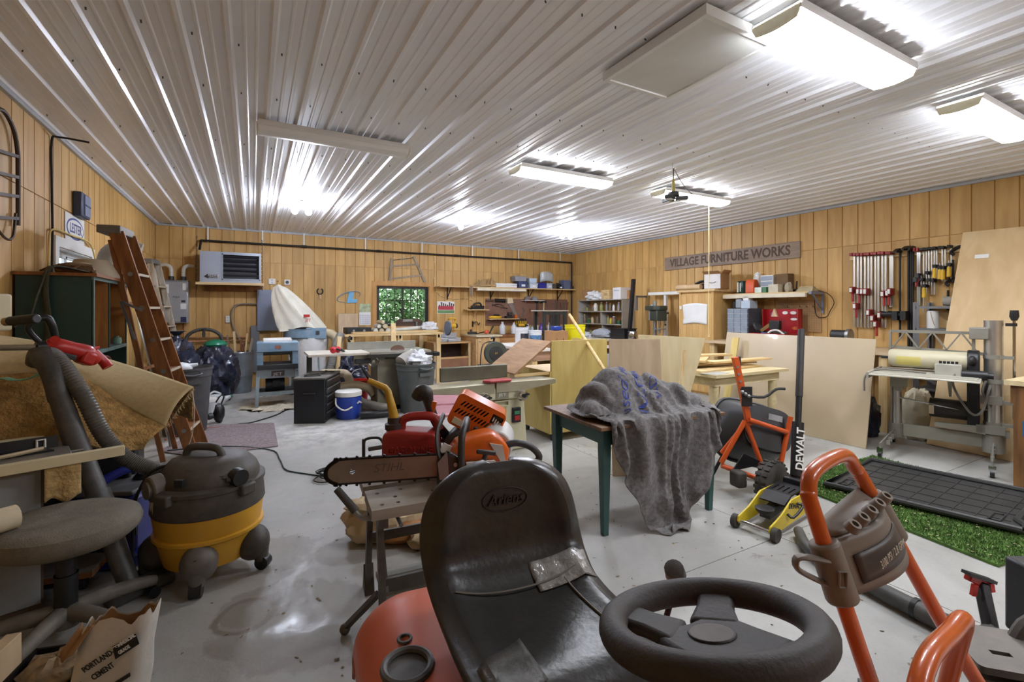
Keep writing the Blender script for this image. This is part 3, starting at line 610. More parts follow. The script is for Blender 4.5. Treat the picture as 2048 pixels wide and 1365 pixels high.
text(t,'MODINE',.042,(-.62,9.8925,2.117),FY,white,shear=.2); text(t,'HOT DAWG',.026,(-.615,9.8925,2.089),FY,white)
for k in (-.80,.11):
    for z in (2.03,2.52): part(t,'rivet',steel,C((k,9.90,z),(k,9.895,z),.007,n=8))
t = thing('heater_shelf','plank shelf carrying the unit heater, held by chains','shelf',(-.34,10.1,1.95),absolute=True)
part(t,'front_rail',pineX,BB(-.88,.18,9.86,9.90,1.955,2.0)); part(t,'deck',pineX,BB(-.86,.16,9.90,YB-.001,1.975,1.999)); part(t,'wall_cleat',oldwood,BB(-.80,.16,10.40,YB-.001,1.86,1.955))
for xx in (-.86,.15):
    pr = []
    for k in range(26):
        z = 1.88+k*.036
        if z < 2.80: pr.append(TB([(xx+(.009*math.cos(a) if k%2 else 0),9.87+(0 if k%2 else .009*math.cos(a)),z+.022*math.sin(a)) for a in [2*PI*i/8 for i in range(8)]],.0035,5,True))
    part(t,'chain',iron,pr,kind='stuff')
t = thing('black_gas_pipe','long black gas pipe running along the top of the back wall','pipe',(3,10.38,2.79),absolute=True)
part(t,'pipe',iron,[C((-.84,10.36,2.79),(7.55,10.36,2.79),.02),C((-.84,10.36,2.79),(-.84,10.1,2.6),.02)]); part(t,'drop_pipe',iron,C((7.55,10.36,2.80),(7.55,10.36,1.35),.02)); 
for xx in (.9,2.4,4.2,6.0): part(t,'coupling',iron,C((xx-.05,10.36,2.79),(xx+.05,10.36,2.79),.028))
for u in (416,525,608,731,844,945,1037,1120):
    xx = WY(u,490,10.36).x; part(t,'hanger_strap',white,[BB(xx-.012,xx+.012,10.355,10.362,2.765,ZC)])
pg = mat('panel_grey','#7d8496',.45,.2,var=.06)
t = thing('breaker_panel','tall blue grey breaker panel on the back wall behind the dust bag','electrical panel',(.2,10.4,1.1),absolute=True)
part(t,'box',pg,BB(.07,.52,10.33,YB-.001,1.10,1.90),bev=.005); part(t,'door',pg,BB(.10,.49,10.322,10.33,1.14,1.86)); part(t,'latch',dgrey,BB(.45,.47,10.315,10.322,1.48,1.54))
t = thing('disconnect_box','smaller square blue grey switch box beside the breaker panel','electrical box',(.75,10.4,1.2),absolute=True)
part(t,'box',pg,BB(.60,.88,10.35,YB-.001,1.19,1.52),bev=.005); part(t,'cover',pg,BB(.62,.86,10.343,10.35,1.21,1.50))
t = thing('wire_trough','narrow upright grey wiring trough below the breaker panel','electrical box',(.0,10.4,.5),absolute=True)
part(t,'box',mat('trough_grey','#74777c',.5,.3),BB(-.04,.11,10.36,YB-.001,.30,1.20),bev=.004); part(t,'cover',mat('trough_grey'),BB(-.03,.10,10.353,10.36,.33,1.17))
t = thing('conduit','bent grey flexible conduit looping below the breaker panel','conduit',(-.2,10.4,.3),absolute=True)
part(t,'tube',mat('conduit_grey','#857a6c',.5,.3),[TB([(.08,10.38,1.62),(-.2,10.38,1.62),(-.32,10.38,1.55),(-.36,10.38,1.38),(-.30,10.38,1.10),(-.12,10.38,.75),(-.02,10.37,.45),(-.08,10.36,.2)],.017,8,k=5)])
def outlet(x, z, lab, w=.075, h=.115, dark=False, y=YB, knob=False):
    t = thing('wall_outlet',lab,'outlet',(x,y,z),absolute=True)
    part(t,'cover_plate',white,BB(x-w/2,x+w/2,y-.035,y-.001,z-h/2,z+h/2),bev=.006)
    if knob: part(t,'socket',dgrey,C((x,y-.034,z),(x,y-.042,z),.032))
    else:
        for dz in (-.025,.025): part(t,'socket',mat('socket_grey','#bdbdb8',.5),BB(x-.015,x+.015,y-.038,y-.034,z+dz-.013,z+dz+.013))
    return t
outlet(.33,2.07,'white junction box right of the unit heater',.12,.11); outlet(.60,2.06,'white round socket plate right of the junction box',.11,.11,knob=True)
outlet(-.42,1.33,'small grey switch box beside the conduit',.07,.13); outlet(1.07,1.10,'pale wall outlet behind the table saw extension',.075,.12)
solo('outlet_conduit','pair of dark conduits dropping from the pale wall outlet','conduit',iron,[C((1.05,10.40,1.04),(1.05,10.40,.45),.012),C((1.09,10.40,1.04),(1.09,10.40,.45),.012)])
solo('yellow_wire','yellow house wire stapled along the back wall','wire',mat('yellow_cable'),[TB([(1.11,10.425,1.06),(1.6,10.425,1.05),(2.2,10.425,1.06),(3.6,10.425,1.03),(4.6,10.425,1.04)],.006,6,k=4),TB([(.39,10.41,2.06),(.45,10.40,2.02),(.5,10.36,1.8),(.56,10.30,1.5),(.62,10.2,1.2)],.006,6,k=4)])
# ------------- wall pieces
t = thing('frame_saw','old grey wooden frame saw hung on the back wall','saw',(3.05,10.4,2.3),absolute=True)
def wy(u,v,dy=0): q = WY(u,v,YB-.02-dy); return q
part(t,'stile',greywood,BEAM(wy(779,561),wy(784,517),.05,.025,(1,0,0))); part(t,'stile',greywood,BEAM(wy(827,513),wy(850,565),.05,.025,(1,0,0)))
part(t,'crossbar',greywood,BEAM(wy(783,533),wy(834,529),.035,.022,(0,0,1))); part(t,'blade_bar',greywood,BEAM(wy(780,558),wy(842,551),.035,.02,(0,0,1)))
part(t,'twist_cord',iron,TB([wy(783,521),wy(806,518.5),wy(829,515.5)],.008,6,k=4)); part(t,'toggle',greywood,BEAM(wy(800,519),wy(811,518.4),.03,.015,(0,0,1)))
c = WY(640,583,YB-.02)
t = thing('hanging_tongs','small iron horseshoe hook hanging on the back wall','hook',c,absolute=True)
part(t,'ring',iron,TB([c+Vector((.055*math.cos(a),0,.06*math.sin(a))) for a in [math.radians(d) for d in range(120,421,30)]],.012,8,k=3)); part(t,'tag',mat('pale_tag','#c5a789',.6),BEAM(c+Vector((0,0,-.06)),c+Vector((.01,0,-.16)),.03,.01,(1,0,0)))
c = WY(698,594,YB-.012)
t = thing('wall_logo','pale blue letter L inside a swooping ring on the back wall','sign',c,absolute=True)
lb = mat('logo_blue','#6fb1dc',.5); 
part(t,'letter',lb,PR([(c.x-.045,c.z-.13),(c.x+.16,c.z-.12),(c.x+.17,c.z-.045),(c.x+.07,c.z-.05),(c.x+.10,c.z+.10),(c.x+.0,c.z+.09)],c.y-.012,c.y+.010,'y'))
v = []; 
pr = []
for i in range(28):
    a = math.radians(-95+ -300*i/27)
    w0 = .008+.028*math.sin(PI*i/27)
    pr.append(c+Vector((.235*math.cos(a)*1.0+.08*math.sin(a)*0,0,.0))+Vector((0,0,.10*math.sin(a)+.12*math.cos(a)*.5)))
part(t,'ring',lb,TB(pr,[.006+.02*math.sin(PI*i/27) for i in range(28)],6,flat=.35))
solo('tan_board','plain tan board standing against the back wall','board',plyZ,[B(0,0,.235,.40,.02,.47,0,-.06)],loc=(1.76,10.36,.96),bev=.003)
t = thing('calendar','paper wall calendar with a green landscape picture','calendar',(2.12,YB-.006,1.4),absolute=True)
part(t,'picture',mat('landscape_print','#a9b38e',.7,var=.5,sc=9),BB(2.0,2.24,YB-.009,YB-.001,1.46,1.64)); part(t,'month_page',paper,BB(2.0,2.24,YB-.009,YB-.001,1.18,1.46))
pr = [BB(2.01+.037*i,2.04+.037*i,YB-.0105,YB-.009,1.20+.042*j,1.235+.042*j) for i in range(6) for j in range(5)]
part(t,'day_squares',mat('calendar_grey','#c4c6cb',.7),pr)
t = thing('wall_poster','small sign with red lettering over a white and green ground','poster',(3.97,YB-.006,1.56),absolute=True)
part(t,'sheet',white,BB(3.76,4.19,YB-.008,YB-.001,1.42,1.71)); part(t,'green_strip',mat('poster_green','#5d8a54',.6),BB(3.77,4.18,YB-.010,YB-.008,1.43,1.50)); part(t,'red_block',mat('poster_red','#b23340',.6,var=.3,sc=30),BB(3.78,4.17,YB-.010,YB-.008,1.51,1.60))
part(t,'skyline',mat('poster_dark','#3a3432',.6),[BB(3.80+.05*k,3.83+.05*k,YB-.0095,YB-.008,1.60,1.63+.02*(k*7%4)) for k in range(8)])
# ================================================================ machines in the middle and along the back wall
# ------------- blue thickness planer on a stand
jb = mat('machine_blue','#5d86a3',.45,.1,var=.15,dust=.45,dcol='#b3aea0'); jg = mat('machine_grey_blue','#8297a2',.5,.2,var=.15,dust=.5,dcol='#b8b3a5')
t = thing('thickness_planer','blue thickness planer on an open stand with a motor below','planer',(.34,8.30,0),-.02)
for sx in (-1,1):
    for sy in (-1,1): part(t,'leg',jg,BEAM((sx*.29,sy*.24,0),(sx*.265,sy*.20,.58),.07,.05,(0,1,0)),bev=.004)
part(t,'stand_apron',jg,[BB(-.29,.29,-.23,-.21,.46,.60),BB(-.29,.29,.21,.23,.46,.60),BB(-.29,-.27,-.22,.22,.46,.60),BB(.27,.29,-.22,.22,.46,.60)]); part(t,'stretcher',jg,BB(-.28,.28,-.235,-.215,.20,.25)); part(t,'stretcher',jg,BB(-.28,.28,.215,.235,.20,.25))
part(t,'motor',dgrey,[C((-.17,0,.33),(.1,0,.33),.10,n=18),B(-.02,-.10,.36,.10,.06,.10)]); part(t,'motor_shelf',dgrey,BB(-.27,.27,-.2,.2,.205,.22))
part(t,'bed',dgrey,BB(-.28,.28,-.27,.27,.60,.67),bev=.004)
for sx in (-1,1): part(t,'side_housing',jb,BB(sx*.29,sx*.20,-.24,.24,.60,.92),bev=.01)
hd = part(t,'head_housing',jb,BB(-.29,.29,-.26,.24,.86,1.01),bev=.012); sub(hd,'label',mat('jet_label','#8f5a48',.5),BB(-.04,.04,-.264,-.26,.91,.96))
part(t,'dust_hood',white,[B(0,.0,1.03,.40,.30,.04,0,.06)],bev=.004); part(t,'feed_roller',dgrey,C((-.22,-.2,.84),(.22,-.2,.84),.03))
part(t,'badge',mat('badge_dark','#4a3c3a',.5),BB(-.09,.09,-.238,-.23,.49,.57)); text(t,'JET',.062,(0,-.239,.52),FY,white,sx=1.5)
for sx in (-.27,.27):
    for z in (.5,.56): part(t,'bolt',steel,C((sx,-.235,z),(sx,-.245,z),.011,n=8))
solo('sawdust_heap','heap of wood shavings under the blue planer','sawdust',mat('shavings','#c2b79f',.9,var=.25,sc=30,bump=.6,bsc=60),[SP((0,0,.0),(.5,.38,.05),30,10,.5,5,3,.0)],loc=(.36,8.2,.001),kind='stuff')
# ------------- dust collector with cloth bags
cloth = mat('cream_filter_cloth','#d6d2c2',.9,var=.07,sc=5,bump=.25,bsc=40)
t = thing('dust_collector','blue dust collector with a slumped cream cloth filter bag','dust collector',(.82,9.45,0),absolute=True)
def filt(u,v):
    # slumped cone: top tied up left, foot spread on the drum
    a = 2*PI*u; h = 1-v
    c = Vector((.80,9.45,1.16)).lerp(Vector((.40,9.50,1.97)),h**.9); r = (.37*(1-h)**.6+.02)*(1+.10*math.sin(a*4+2*h)+.05*math.sin(a*9+5*h))
    if h > .96: r *= .6
    return c+Vector((r*math.cos(a),r*.8*math.sin(a),.04*math.sin(a*3)*(1-h)))
part(t,'filter_bag',cloth,GR(filt,48,26)); part(t,'bag_tie',mat('yellow_cable'),TB([(.40,9.50,1.97),(.42,9.6,2.03),(.40,10.0,2.05)],.008,6,k=3))
part(t,'drum',jb,L([(.33,1.0),(.34,1.01),(.34,1.15),(.35,1.16),(.33,1.165)],28,(.82,9.45,0))); part(t,'blower_housing',jb,[B(1.0,9.2,1.08,.34,.16,.20)],bev=.01)
part(t,'lower_bag',mat('white_plastic_bag','#dcdad6',.5,var=.08,bump=.4,bsc=14),L([(.02,.12),(.28,.14),(.31,.3),(.29,.6),(.32,.8),(.335,1.0)],22,(.92,9.45,0)))
for a in (.6,2.2,3.8,5.4): part(t,'stand_leg',jg,BEAM((.85+.34*math.cos(a),9.45+.34*math.sin(a),0),(.82+.32*math.cos(a),9.45+.32*math.sin(a),1.02),.04,.03,(0,1,0)))
part(t,'inlet_pipe',tanp,TB([(1.15,9.3,1.08),(1.27,9.28,1.06),(1.36,9.26,.95),(1.37,9.25,.7),(1.36,9.2,.5)],.085,14,k=4)); part(t,'base',jg,B(.95,9.4,.06,.8,.5,.04))
text(t,'JET',.07,(.86,9.125,1.32),(PI/2,0,.3),red,shear=.2); part(t,'red_print',red,B(.84,9.13,1.40,.11,.004,.05,.3))
part(t,'switch',dgrey,B(1.02,9.11,1.10,.06,.02,.06))
flexm = mat('grey_flex_hose','#77746c',.5,var=.15)
def flex(pts, r, m=None, pitch=.022, n=12, k=10):
    q = spl(pts,k); out = []; ln = 0
    for i in range(len(q)-1):
        a,b_ = q[i],q[i+1]; d = (b_-a).length; s = max(2,int(d/(pitch/2)))
        out += [a.lerp(b_,j/s) for j in range(s)]
    return TB(out,[r*(1.0 if i%2 else .88) for i in range(len(out))],n)
solo('planer_hose','grey ribbed hose running down behind the blue planer','hose',flexm,[flex([(.52,8.62,1.0),(.58,8.72,.8),(.62,8.75,.5),(.66,8.8,.2),(.8,8.95,.08)],.055)])
# ------------- table saw with long extension
t = thing('table_saw','table saw with a long left extension table and steel fence','table saw',(1.95,7.3,0),absolute=True)
sawg = mat('saw_beige','#8f8a76',.5,.2,var=.12,dust=.3); top_ = mat('saw_top_steel','#c3c0b6',.25,.7,var=.1)
part(t,'cabinet',sawg,BB(1.62,2.10,7.10,7.55,.06,.78),bev=.012); part(t,'base_plinth',black,BB(1.60,2.12,7.08,7.57,0,.06))
part(t,'table_top',top_,BB(1.50,2.42,6.98,7.72,.845,.885),bev=.003); part(t,'extension_table',mat('laminate_white','#cfc8ba',.4),BB(.67,1.50,7.0,7.72,.85,.883),bev=.003)
part(t,'front_rail',mat('saw_rail','#3a3833',.4,.4),BB(1.45,2.50,6.90,6.98,.81,.86)); part(t,'rail',sawg,BB(1.28,1.72,7.06,7.1,.70,.84))
fe = part(t,'fence',mat('fence_steel','#9a9a90',.35,.5),BB(1.28,2.36,7.60,7.66,.885,1.0),bev=.004); part(t,'fence_head',black,B(2.47,6.95,.83,.10,.16,.06),bev=.01)
part(t,'blade_guard',mat('rust_brown_guard','#6d4f3e',.5),[PR([(1.98+.11*math.cos(math.radians(d)),.885+.07*math.sin(math.radians(d))) for d in range(0,181,15)],7.30,7.31,'y')])
part(t,'hand_wheel',chrome,[TB([(1.55+.07*math.cos(a),7.02,.75+.07*math.sin(a)) for a in [2*PI*i/14 for i in range(14)]],.009,6,True),C((1.55,7.02,.75),(1.55,7.1,.75),.02)]); part(t,'switch_box',dgrey,B(1.40,7.04,.76,.22,.06,.07),bev=.006)
for a,b_ in (((1.33,7.05,.76),(1.85,7.08,.06)),((1.38,7.5,.78),(1.75,7.5,.1))): part(t,'diagonal_brace',dgrey,BEAM(a,b_,.03,.02,(0,1,0)))
lg = mat('leg_green_grey','#4b4f48',.55); 
for y in (7.60,): part(t,'extension_leg',lg,[BB(.70,.77,y-.03,y+.03,.45,.85),BB(.715,.755,y-.02,y+.02,0,.47)])
part(t,'dust_port_hose',tanp,[TB([(1.0,7.5,.33),(1.35,7.45,.36),(1.55,7.35,.30),(1.62,7.3,.2)],.062,12,k=4)])
t = thing('ear_muffs','red ear muffs lying on the saw extension table','ear muffs',(1.0,7.1,.885),absolute=True)
part(t,'cup',mat('earmuff_red','#c02030',.3),SP((1.0,7.10,.935),(.045,.06,.05),14,9)); part(t,'cup',mat('earmuff_red'),SP((1.08,7.20,.93),(.045,.05,.045),14,9)); part(t,'headband',black,TB([(1.03,7.12,.95),(1.09,7.06,.93),(1.15,7.1,.91),(1.12,7.2,.93)],.014,6,k=4))
t = thing('duct_run','tan plastic dust duct lying between the tool chest and the saw','duct',(1.1,7.6,.1),absolute=True)
part(t,'duct',tanp,[TB([(.95,7.95,.50),(1.15,7.9,.50),(1.32,7.85,.46),(1.36,7.6,.2),(1.45,7.35,.10)],.065,12,k=5)]); part(t,'grey_tail',mat('grey_duct'),TB([(1.4,7.4,.12),(1.6,7.0,.09),(1.8,6.85,.08)],.06,12,k=4)); part(t,'black_end',black,TB([(1.78,6.86,.08),(1.72,6.66,.055),(1.5,6.62,.055),(1.3,6.68,.055)],.05,12,k=4)); 
t = thing('tool_chest','black steel tool chest on the floor with wrenches on its lid','tool chest',(.80,7.08,0),-.40)
bk = mat('black_tool_steel','#26272a',.4,.3,var=.2,sc=3)
part(t,'case',bk,BB(-.20,.20,-.38,.38,0,.58),bev=.01); part(t,'lid',mat('dusty_black_lid','#4c4a48',.6,dust=.5),BB(-.205,.205,-.385,.385,.58,.605),bev=.006)
part(t,'end_handle',dgrey,TB([(-.07,-.38,.40),(-.07,-.405,.40),(.07,-.405,.40),(.07,-.38,.40)],.01,6)); part(t,'recess',black,BB(-.08,.08,-.386,-.38,.33,.38))  # recess is a raised black slab: a hollow's shade put in as colour
for k in range(5): d = part(t,'drawer',bk,BB(.20,.212,-.36,.36,.05+k*.105,.145+k*.105)); sub(d,'pull',steel,BB(.212,.222,-.33,.33,.125+k*.105,.14+k*.105))
for k,(x,y,a) in enumerate(((-.05,-.1,.4),(.05,.1,1.2),(0,-.25,.1),(.08,.25,2))):
    p = Vector((.80+x+y*.39,7.08+y*.9-x*.39,.613)); dx = Vector((math.cos(a),math.sin(a),0))*.09
    solo('wrench',['long','ring ended','short','slim'][k]+' steel wrench lying on the black tool chest','wrench',dgrey,[BEAM(p-dx,p+dx,.018,.008,(0,0,1) if False else (-dx.y,dx.x,0)),C(p-dx-Vector((0,0,.004)),p-dx+Vector((0,0,.006)),.02,n=10),C(p+dx-Vector((0,0,.004)),p+dx+Vector((0,0,.006)),.016,n=8)],group='wrenches on the tool chest')
t = thing('drink_cooler','blue drink cooler with white lid and handle on the floor','cooler',(1.17,6.86,0),.2)
part(t,'body',blue,L([(.15,0),(.165,.02),(.175,.30),(.16,.31)],28),label='royal blue tub'); part(t,'lid',white,L([(.165,.31),(.18,.312),(.18,.37),(.16,.385),(0,.39)],28)); part(t,'handle',white,TB([(-.175,0,.29),(-.19,-.06,.2),(-.12,-.16,.14),(-.02,-.185,.18)],.012,6,k=4)); 
part(t,'logo',white,[PR([(.05,.22),(.09,.25),(.12,.22),(.11,.21),(.09,.232),(.065,.21)],-.176,-.15,'y')])
t = bin_('trash_bin','scuffed green grey trash bin stuffed with plastic in front of the table saw',(2.12,6.80,0),.22,.285,.72,mat('green_grey_bin','#4a5456',.55,var=.12,sc=3,dust=.25),.2)
solo('plastic_sheeting','crumpled white plastic sheeting stuffed in the green grey bin','plastic',mat('white_sheeting','#d9dade',.35,var=.1,bump=.6,bsc=12),[SP((0,0,0),(.20,.2,.14),30,18,.45,3.5,8)],loc=(2.14,6.78,.74))
solo('card_tube','curled grey card sticking out of the green grey bin','card',mat('grey_card','#a8a39a',.7),[TB([(1.88,6.75,.74),(1.98,6.80,.80),(2.1,6.85,.86)],[.10,.09,.07],14)],bev=0)
t = thing('red_bucket','red plastic bucket under the table saw','bucket',(1.52,7.9,0))
part(t,'body',redp,L([(.12,0),(.15,.34),(.165,.34),(.165,.37),(.14,.37),(.11,.02),(0,.02)],22)); part(t,'bail',white,TB([(-.16,0,.35),(-.12,-.05,.5),(0,-.06,.55),(.12,-.05,.5),(.16,0,.35)],.006,6,k=4))
bag('slumped dark trash bag behind the red bucket',(1.48,8.65,0),(.34,.36,.42),12,.33,False)
solo('stand_post','upright pine post standing behind the saw extension','post',pine,[BEAM((1.22,8.35,0),(1.30,8.5,1.05),.07,.04,(1,0,0))]); 
solo('chain_hoist','hanks of dark chain hanging from the pine lumber rack','chain',iron,[TB([(1.55+.02*math.sin(i*2.1),9.0+.015*math.cos(i*1.7),1.02-.03*i) for i in range(30)],.022,6)],kind=None)
solo('saw_hose','grey ribbed hose rising behind the saw extension','hose',flexm,[flex([(1.05,8.1,.25),(1.12,8.3,.5),(1.25,8.6,.85),(1.38,8.9,1.05)],.075)])
# ------------- lumber rack below the window
t = thing('lumber_rack','pine lumber rack along the back wall below the window','rack',(2.4,9.5,0),absolute=True)
for xx in (1.62,2.55,3.35): part(t,'rack_post',pine,BB(xx-.045,xx+.045,9.20,9.24,0,1.0)); part(t,'rack_post',pine,BB(xx-.045,xx+.045,10.36,10.40,0,1.0)); part(t,'rack_arm',pineY,BB(xx-.02,xx+.02,9.20,10.40,.94,1.0))
for k in range(6):
    solo('lumber_board',['pine board lying on the rack, front edge','pine board lying second on the rack','wide pine board lying mid rack','rough pine board lying behind mid rack','pine board lying near the wall on the rack','pine board stacked on top of the rack boards'][k],'board',pineX,[B(0,0,0,1.95-.1*(k%3),.14,.038,.012*(k-2))],loc=(2.48+.06*(k%2),9.30+.17*k if k < 5 else 9.45,1.02 if k < 5 else 1.06),group='pine boards on the lumber rack',bev=.003)
solo('short_board','short pine board leaning up over the saw fence','board',pine,[BEAM((2.20,8.3,.0),(2.33,8.9,1.25),.09,.035,(1,0,0))])
for k,(x,y,z,r) in enumerate(((2.16,9.7,1.092,.05),(2.28,9.72,1.09,.048),(2.22,9.7,1.178,.05),(2.345,9.72,1.178,.052),(2.40,9.7,1.092,.05),(2.285,9.7,1.262,.04))):
    o = solo('pvc_offcut',['lower left','lower middle','stacked upper left','wide','right hand','topmost'][k]+' pipe offcut in the heap on the lumber rack','pipe',[mat('pvc_pipe'),mat('beige_pipe','#cdbf9d',.5)][k%2],[L([(r,-.14),(r,.14),(r*.8,.14),(r*.8,-.14),(r,-.14)],14,(0,0,0),'y')],loc=(x,y,z),rot=.03*(k-2),group='pipe offcuts on the lumber rack')
t = thing('tool_case','black tool case lying behind the saw on the lumber rack','case',(1.82,9.7,1.04),.05)
part(t,'case',black,B(0,0,.06,.48,.3,.12),bev=.015); part(t,'latch',steel,B(-.1,-.153,.06,.04,.01,.04)); part(t,'latch',steel,B(.1,-.153,.06,.04,.01,.04))
solo('long_pipe','long grey plastic pipe lying on the lumber rack','pipe',mat('pvc_pipe'),[C((2.5,9.7,1.09),(3.2,9.75,1.13),.04)])
solo('shop_towels','crumpled white plastic bag on the lumber rack','plastic bag',mat('white_sheeting'),[SP((0,0,.09),(.17,.12,.11),26,14,.4,3.5,21,-.02)],loc=(3.28,9.62,1.05))
t = thing('window_bench_plane','dark wooden hand plane standing on the window sill','hand plane',(3.1,10.42,1.13),absolute=True)
part(t,'plane_body',darkw,PR([(2.80,1.17),(2.84,1.14),(3.36,1.14),(3.40,1.17),(3.40,1.26),(3.35,1.30),(2.86,1.30),(2.80,1.25)],10.44,10.49,'y'))
part(t,'iron',steel,B(3.06,10.45,1.27,.22,.05,.05)); 
solo('sill_cup','small steel cup standing on the window sill','cup',steel,[L([(.03,0),(.035,.11),(.03,.11),(.027,.01),(0,.01)],14)],loc=(3.26,10.42,1.131))
solo('sill_box','low dark box on the left end of the window sill','box',dgrey,[B(0,0,.05,.18,.06,.10)],loc=(2.53,10.47,1.143),bev=.01)
# ------------- miter saw station and cabinets
sp = wood('station_pine','#d2ac78','#bb8f58',(8,1,1))
t = thing('saw_station','wooden miter saw station with an open recess and brown panels','cabinet',(3.95,10.1,0),absolute=True)
part(t,'deck',sp,BB(3.45,4.36,9.82,10.42,.755,.785)); part(t,'side_panel',sp,BB(3.45,3.475,9.83,10.42,0,.755)); part(t,'side_panel',sp,BB(4.335,4.36,9.83,10.42,0,.755)); part(t,'back_panel',darkw,BB(3.475,4.335,10.38,10.42,.06,.755)); part(t,'floor_panel',sp,BB(3.475,4.335,9.83,10.38,.04,.06))
part(t,'drawer_front',mat('brown_hardboard','#8f6448',.6,var=.12),BB(3.50,4.30,9.815,9.83,.06,.42)); part(t,'rail',sp,BB(3.475,4.335,9.82,9.84,.42,.46))
for xx in (3.48,4.30): part(t,'stile',pine,BB(xx-.02,xx+.02,9.80,9.83,0,.755))
t = thing('miter_saw','yellow and grey sliding miter saw on the pine station','miter saw',(3.88,10.02,.785),.1)
alu = mat('cast_aluminium','#c2c6cb',.35,.6,var=.08); sy = mat('saw_yellow','#d9a81c',.4,var=.06)
part(t,'base',alu,[B(0,0,.05,.50,.26,.10),B(0,-.14,.04,.2,.12,.07)],bev=.012); part(t,'fence',alu,[B(-.14,.10,.15,.22,.02,.10),B(.14,.10,.15,.22,.02,.10)]); part(t,'turntable',alu,L([(.14,.1),(.14,.115),(0,.115)],24,(0,-.03,0)))
part(t,'arm',alu,BEAM((0,.12,.1),(.0,.1,.38),.07,.08,(1,0,0))); part(t,'blade_guard',mat('guard_grey_blue','#7a8698',.4),C((-.05,-.03,.32),(-.015,-.03,.32),.155,n=28)); part(t,'blade_rim',dgrey,C((-.04,-.03,.31),(-.025,-.03,.31),.163,n=28))
part(t,'motor',sy,[C((.0,-.02,.36),(.16,-.02,.36),.06,n=16)],bev=.01); part(t,'motor_cap',black,C((.16,-.02,.36),(.20,-.02,.36),.055,n=16)); part(t,'handle',sy,[TB([(.0,.0,.5),(.0,-.05,.53),(.10,-.06,.53),(.16,-.02,.50),(.14,0,.42)],.022,8,k=3)])
t = thing('base_cabinet','plain pine base cabinet with a knobbed door beside the miter saw station','cabinet',(4.67,10.1,0),absolute=True)
part(t,'case',sp,BB(4.38,4.98,9.62,10.42,0,.90)); part(t,'worktop',mat('pale_worktop','#d8c9a8',.5),BB(4.36,5.02,9.56,10.42,.90,.935)); d = part(t,'door',wood('door_pine','#d8b584','#c39a62',(1,1,8)),BB(4.42,4.94,9.608,9.62,.06,.88)); sub(d,'knob',steel,SP((4.46,9.585,.80),.016,10,6)); sub(d,'door_board',MATS['door_pine'],BB(4.42,4.679,9.60,9.608,.06,.88)); sub(d,'door_board',MATS['door_pine'],BB(4.686,4.94,9.60,9.608,.06,.88))
t = thing('wall_bench','long workbench along the back wall under the pegboard','workbench',(6.2,10.1,0),absolute=True)
part(t,'worktop',oldwood,BB(5.04,6.74,9.72,10.42,.87,.92)); part(t,'apron',wood('bench_apron','#b98650','#8c5c2c',(10,1,1)),BB(5.04,6.74,9.74,9.78,.74,.87))
for xx in (5.1,5.9,6.66): part(t,'leg',pine,BB(xx-.045,xx+.045,9.76,9.85,0,.87))
part(t,'lower_shelf',ply,BB(5.06,6.72,9.80,10.40,.25,.28))
# things on the back bench: jugs, bottles, tubs
def bottle(x,y,z,lab,col,h=.24,r=.05,capc='#dddddd',cat='bottle',grp='bottles and jugs on the back bench',neck=.35):
    t = thing('bottle' if cat == 'bottle' else cat,lab,cat,(x,y,z),0,grp)
    part(t,'body',mat('bottle_'+col,col,.35,var=.1),L([(r*.92,0),(r,.01),(r,h*.62),(r*neck,h*.86),(r*neck,h*.92)],16)); part(t,'cap',mat('cap_'+capc,capc,.4),L([(r*neck*1.15,h*.90),(r*neck*1.15,h),(0,h)],12)); return t
bx = [(5.30,'white oval jug on the back bench under the wall hook','#cfd3d6',.30,.075,'#d8d8d8'),(5.62,'second white oval jug on the back bench beside the yellow drill','#cfd3d6',.28,.072,'#c9c9c9'),
 (6.02,'clear bottle on the back bench behind the white paint tub','#b9c0c4',.24,.05,'#e8e8e8'),(6.14,'short clear bottle on the back bench','#a9b4ba',.20,.045,'#404448'),(6.27,'cream bottle on the back bench','#d8d0ba',.26,.05,'#8a2f2a'),
 (6.42,'purple topped bottle on the back bench','#5b3b9a',.25,.07,'#4a2b90'),(6.54,'dark squat bottle on the back bench','#57504a',.18,.05,'#c33'),(6.66,'pale grey bottle on the back bench corner','#c4c8cc',.27,.055,'#ddd')]
for k,(x,lab,col,h,r,cp) in enumerate(bx): bottle(x,10.1,.92,lab,col,h,r,'#c03333' if cp == '#c33' else ('#dddddd' if cp == '#ddd' else cp))
def drill(x,y,z,lab,rz=0):
    t = thing('cordless_drill',lab,'drill',(x,y,z),rz)
    part(t,'battery',black,B(0,0,.03,.075,.11,.06),bev=.008); part(t,'grip',black,BEAM((0,.01,.05),(0,.03,.18),.05,.04,(0,1,0)),bev=.01); part(t,'motor_body',sy,C((0,.10,.21),(0,-.05,.21),.035,n=14)); part(t,'chuck',black,C((0,-.05,.21),(0,-.13,.21),.026,.018,n=12)); return t
drill(5.82,10.0,.92,'yellow cordless drill standing on the back bench beside the white jugs',.8)
t = thing('hand_saw_jig','grey bench plane and clamps lying at the base cabinet top','tools',(4.55,10.05,.936),absolute=True)
part(t,'plane_body',dgrey,B(4.50,10.1,.965,.22,.08,.06),bev=.006); part(t,'tote',darkw,B(4.47,10.1,1.02,.05,.03,.07)); part(t,'long_bar',iron,BEAM((4.55,10.0,.95),(4.92,10.15,1.0),.03,.02,(0,1,0)))
t = thing('orange_jigsaw','orange handled knife and black grip tool on the base cabinet','tool',(4.82,9.9,.936),absolute=True)
part(t,'orange_body',mat('orange_red','#d65a36',.4),SP((4.80,9.95,.99),(.06,.05,.05),12,8)); part(t,'grip',black,BEAM((4.86,9.92,.95),(4.98,9.95,1.13),.035,.03,(0,1,0)),bev=.01)
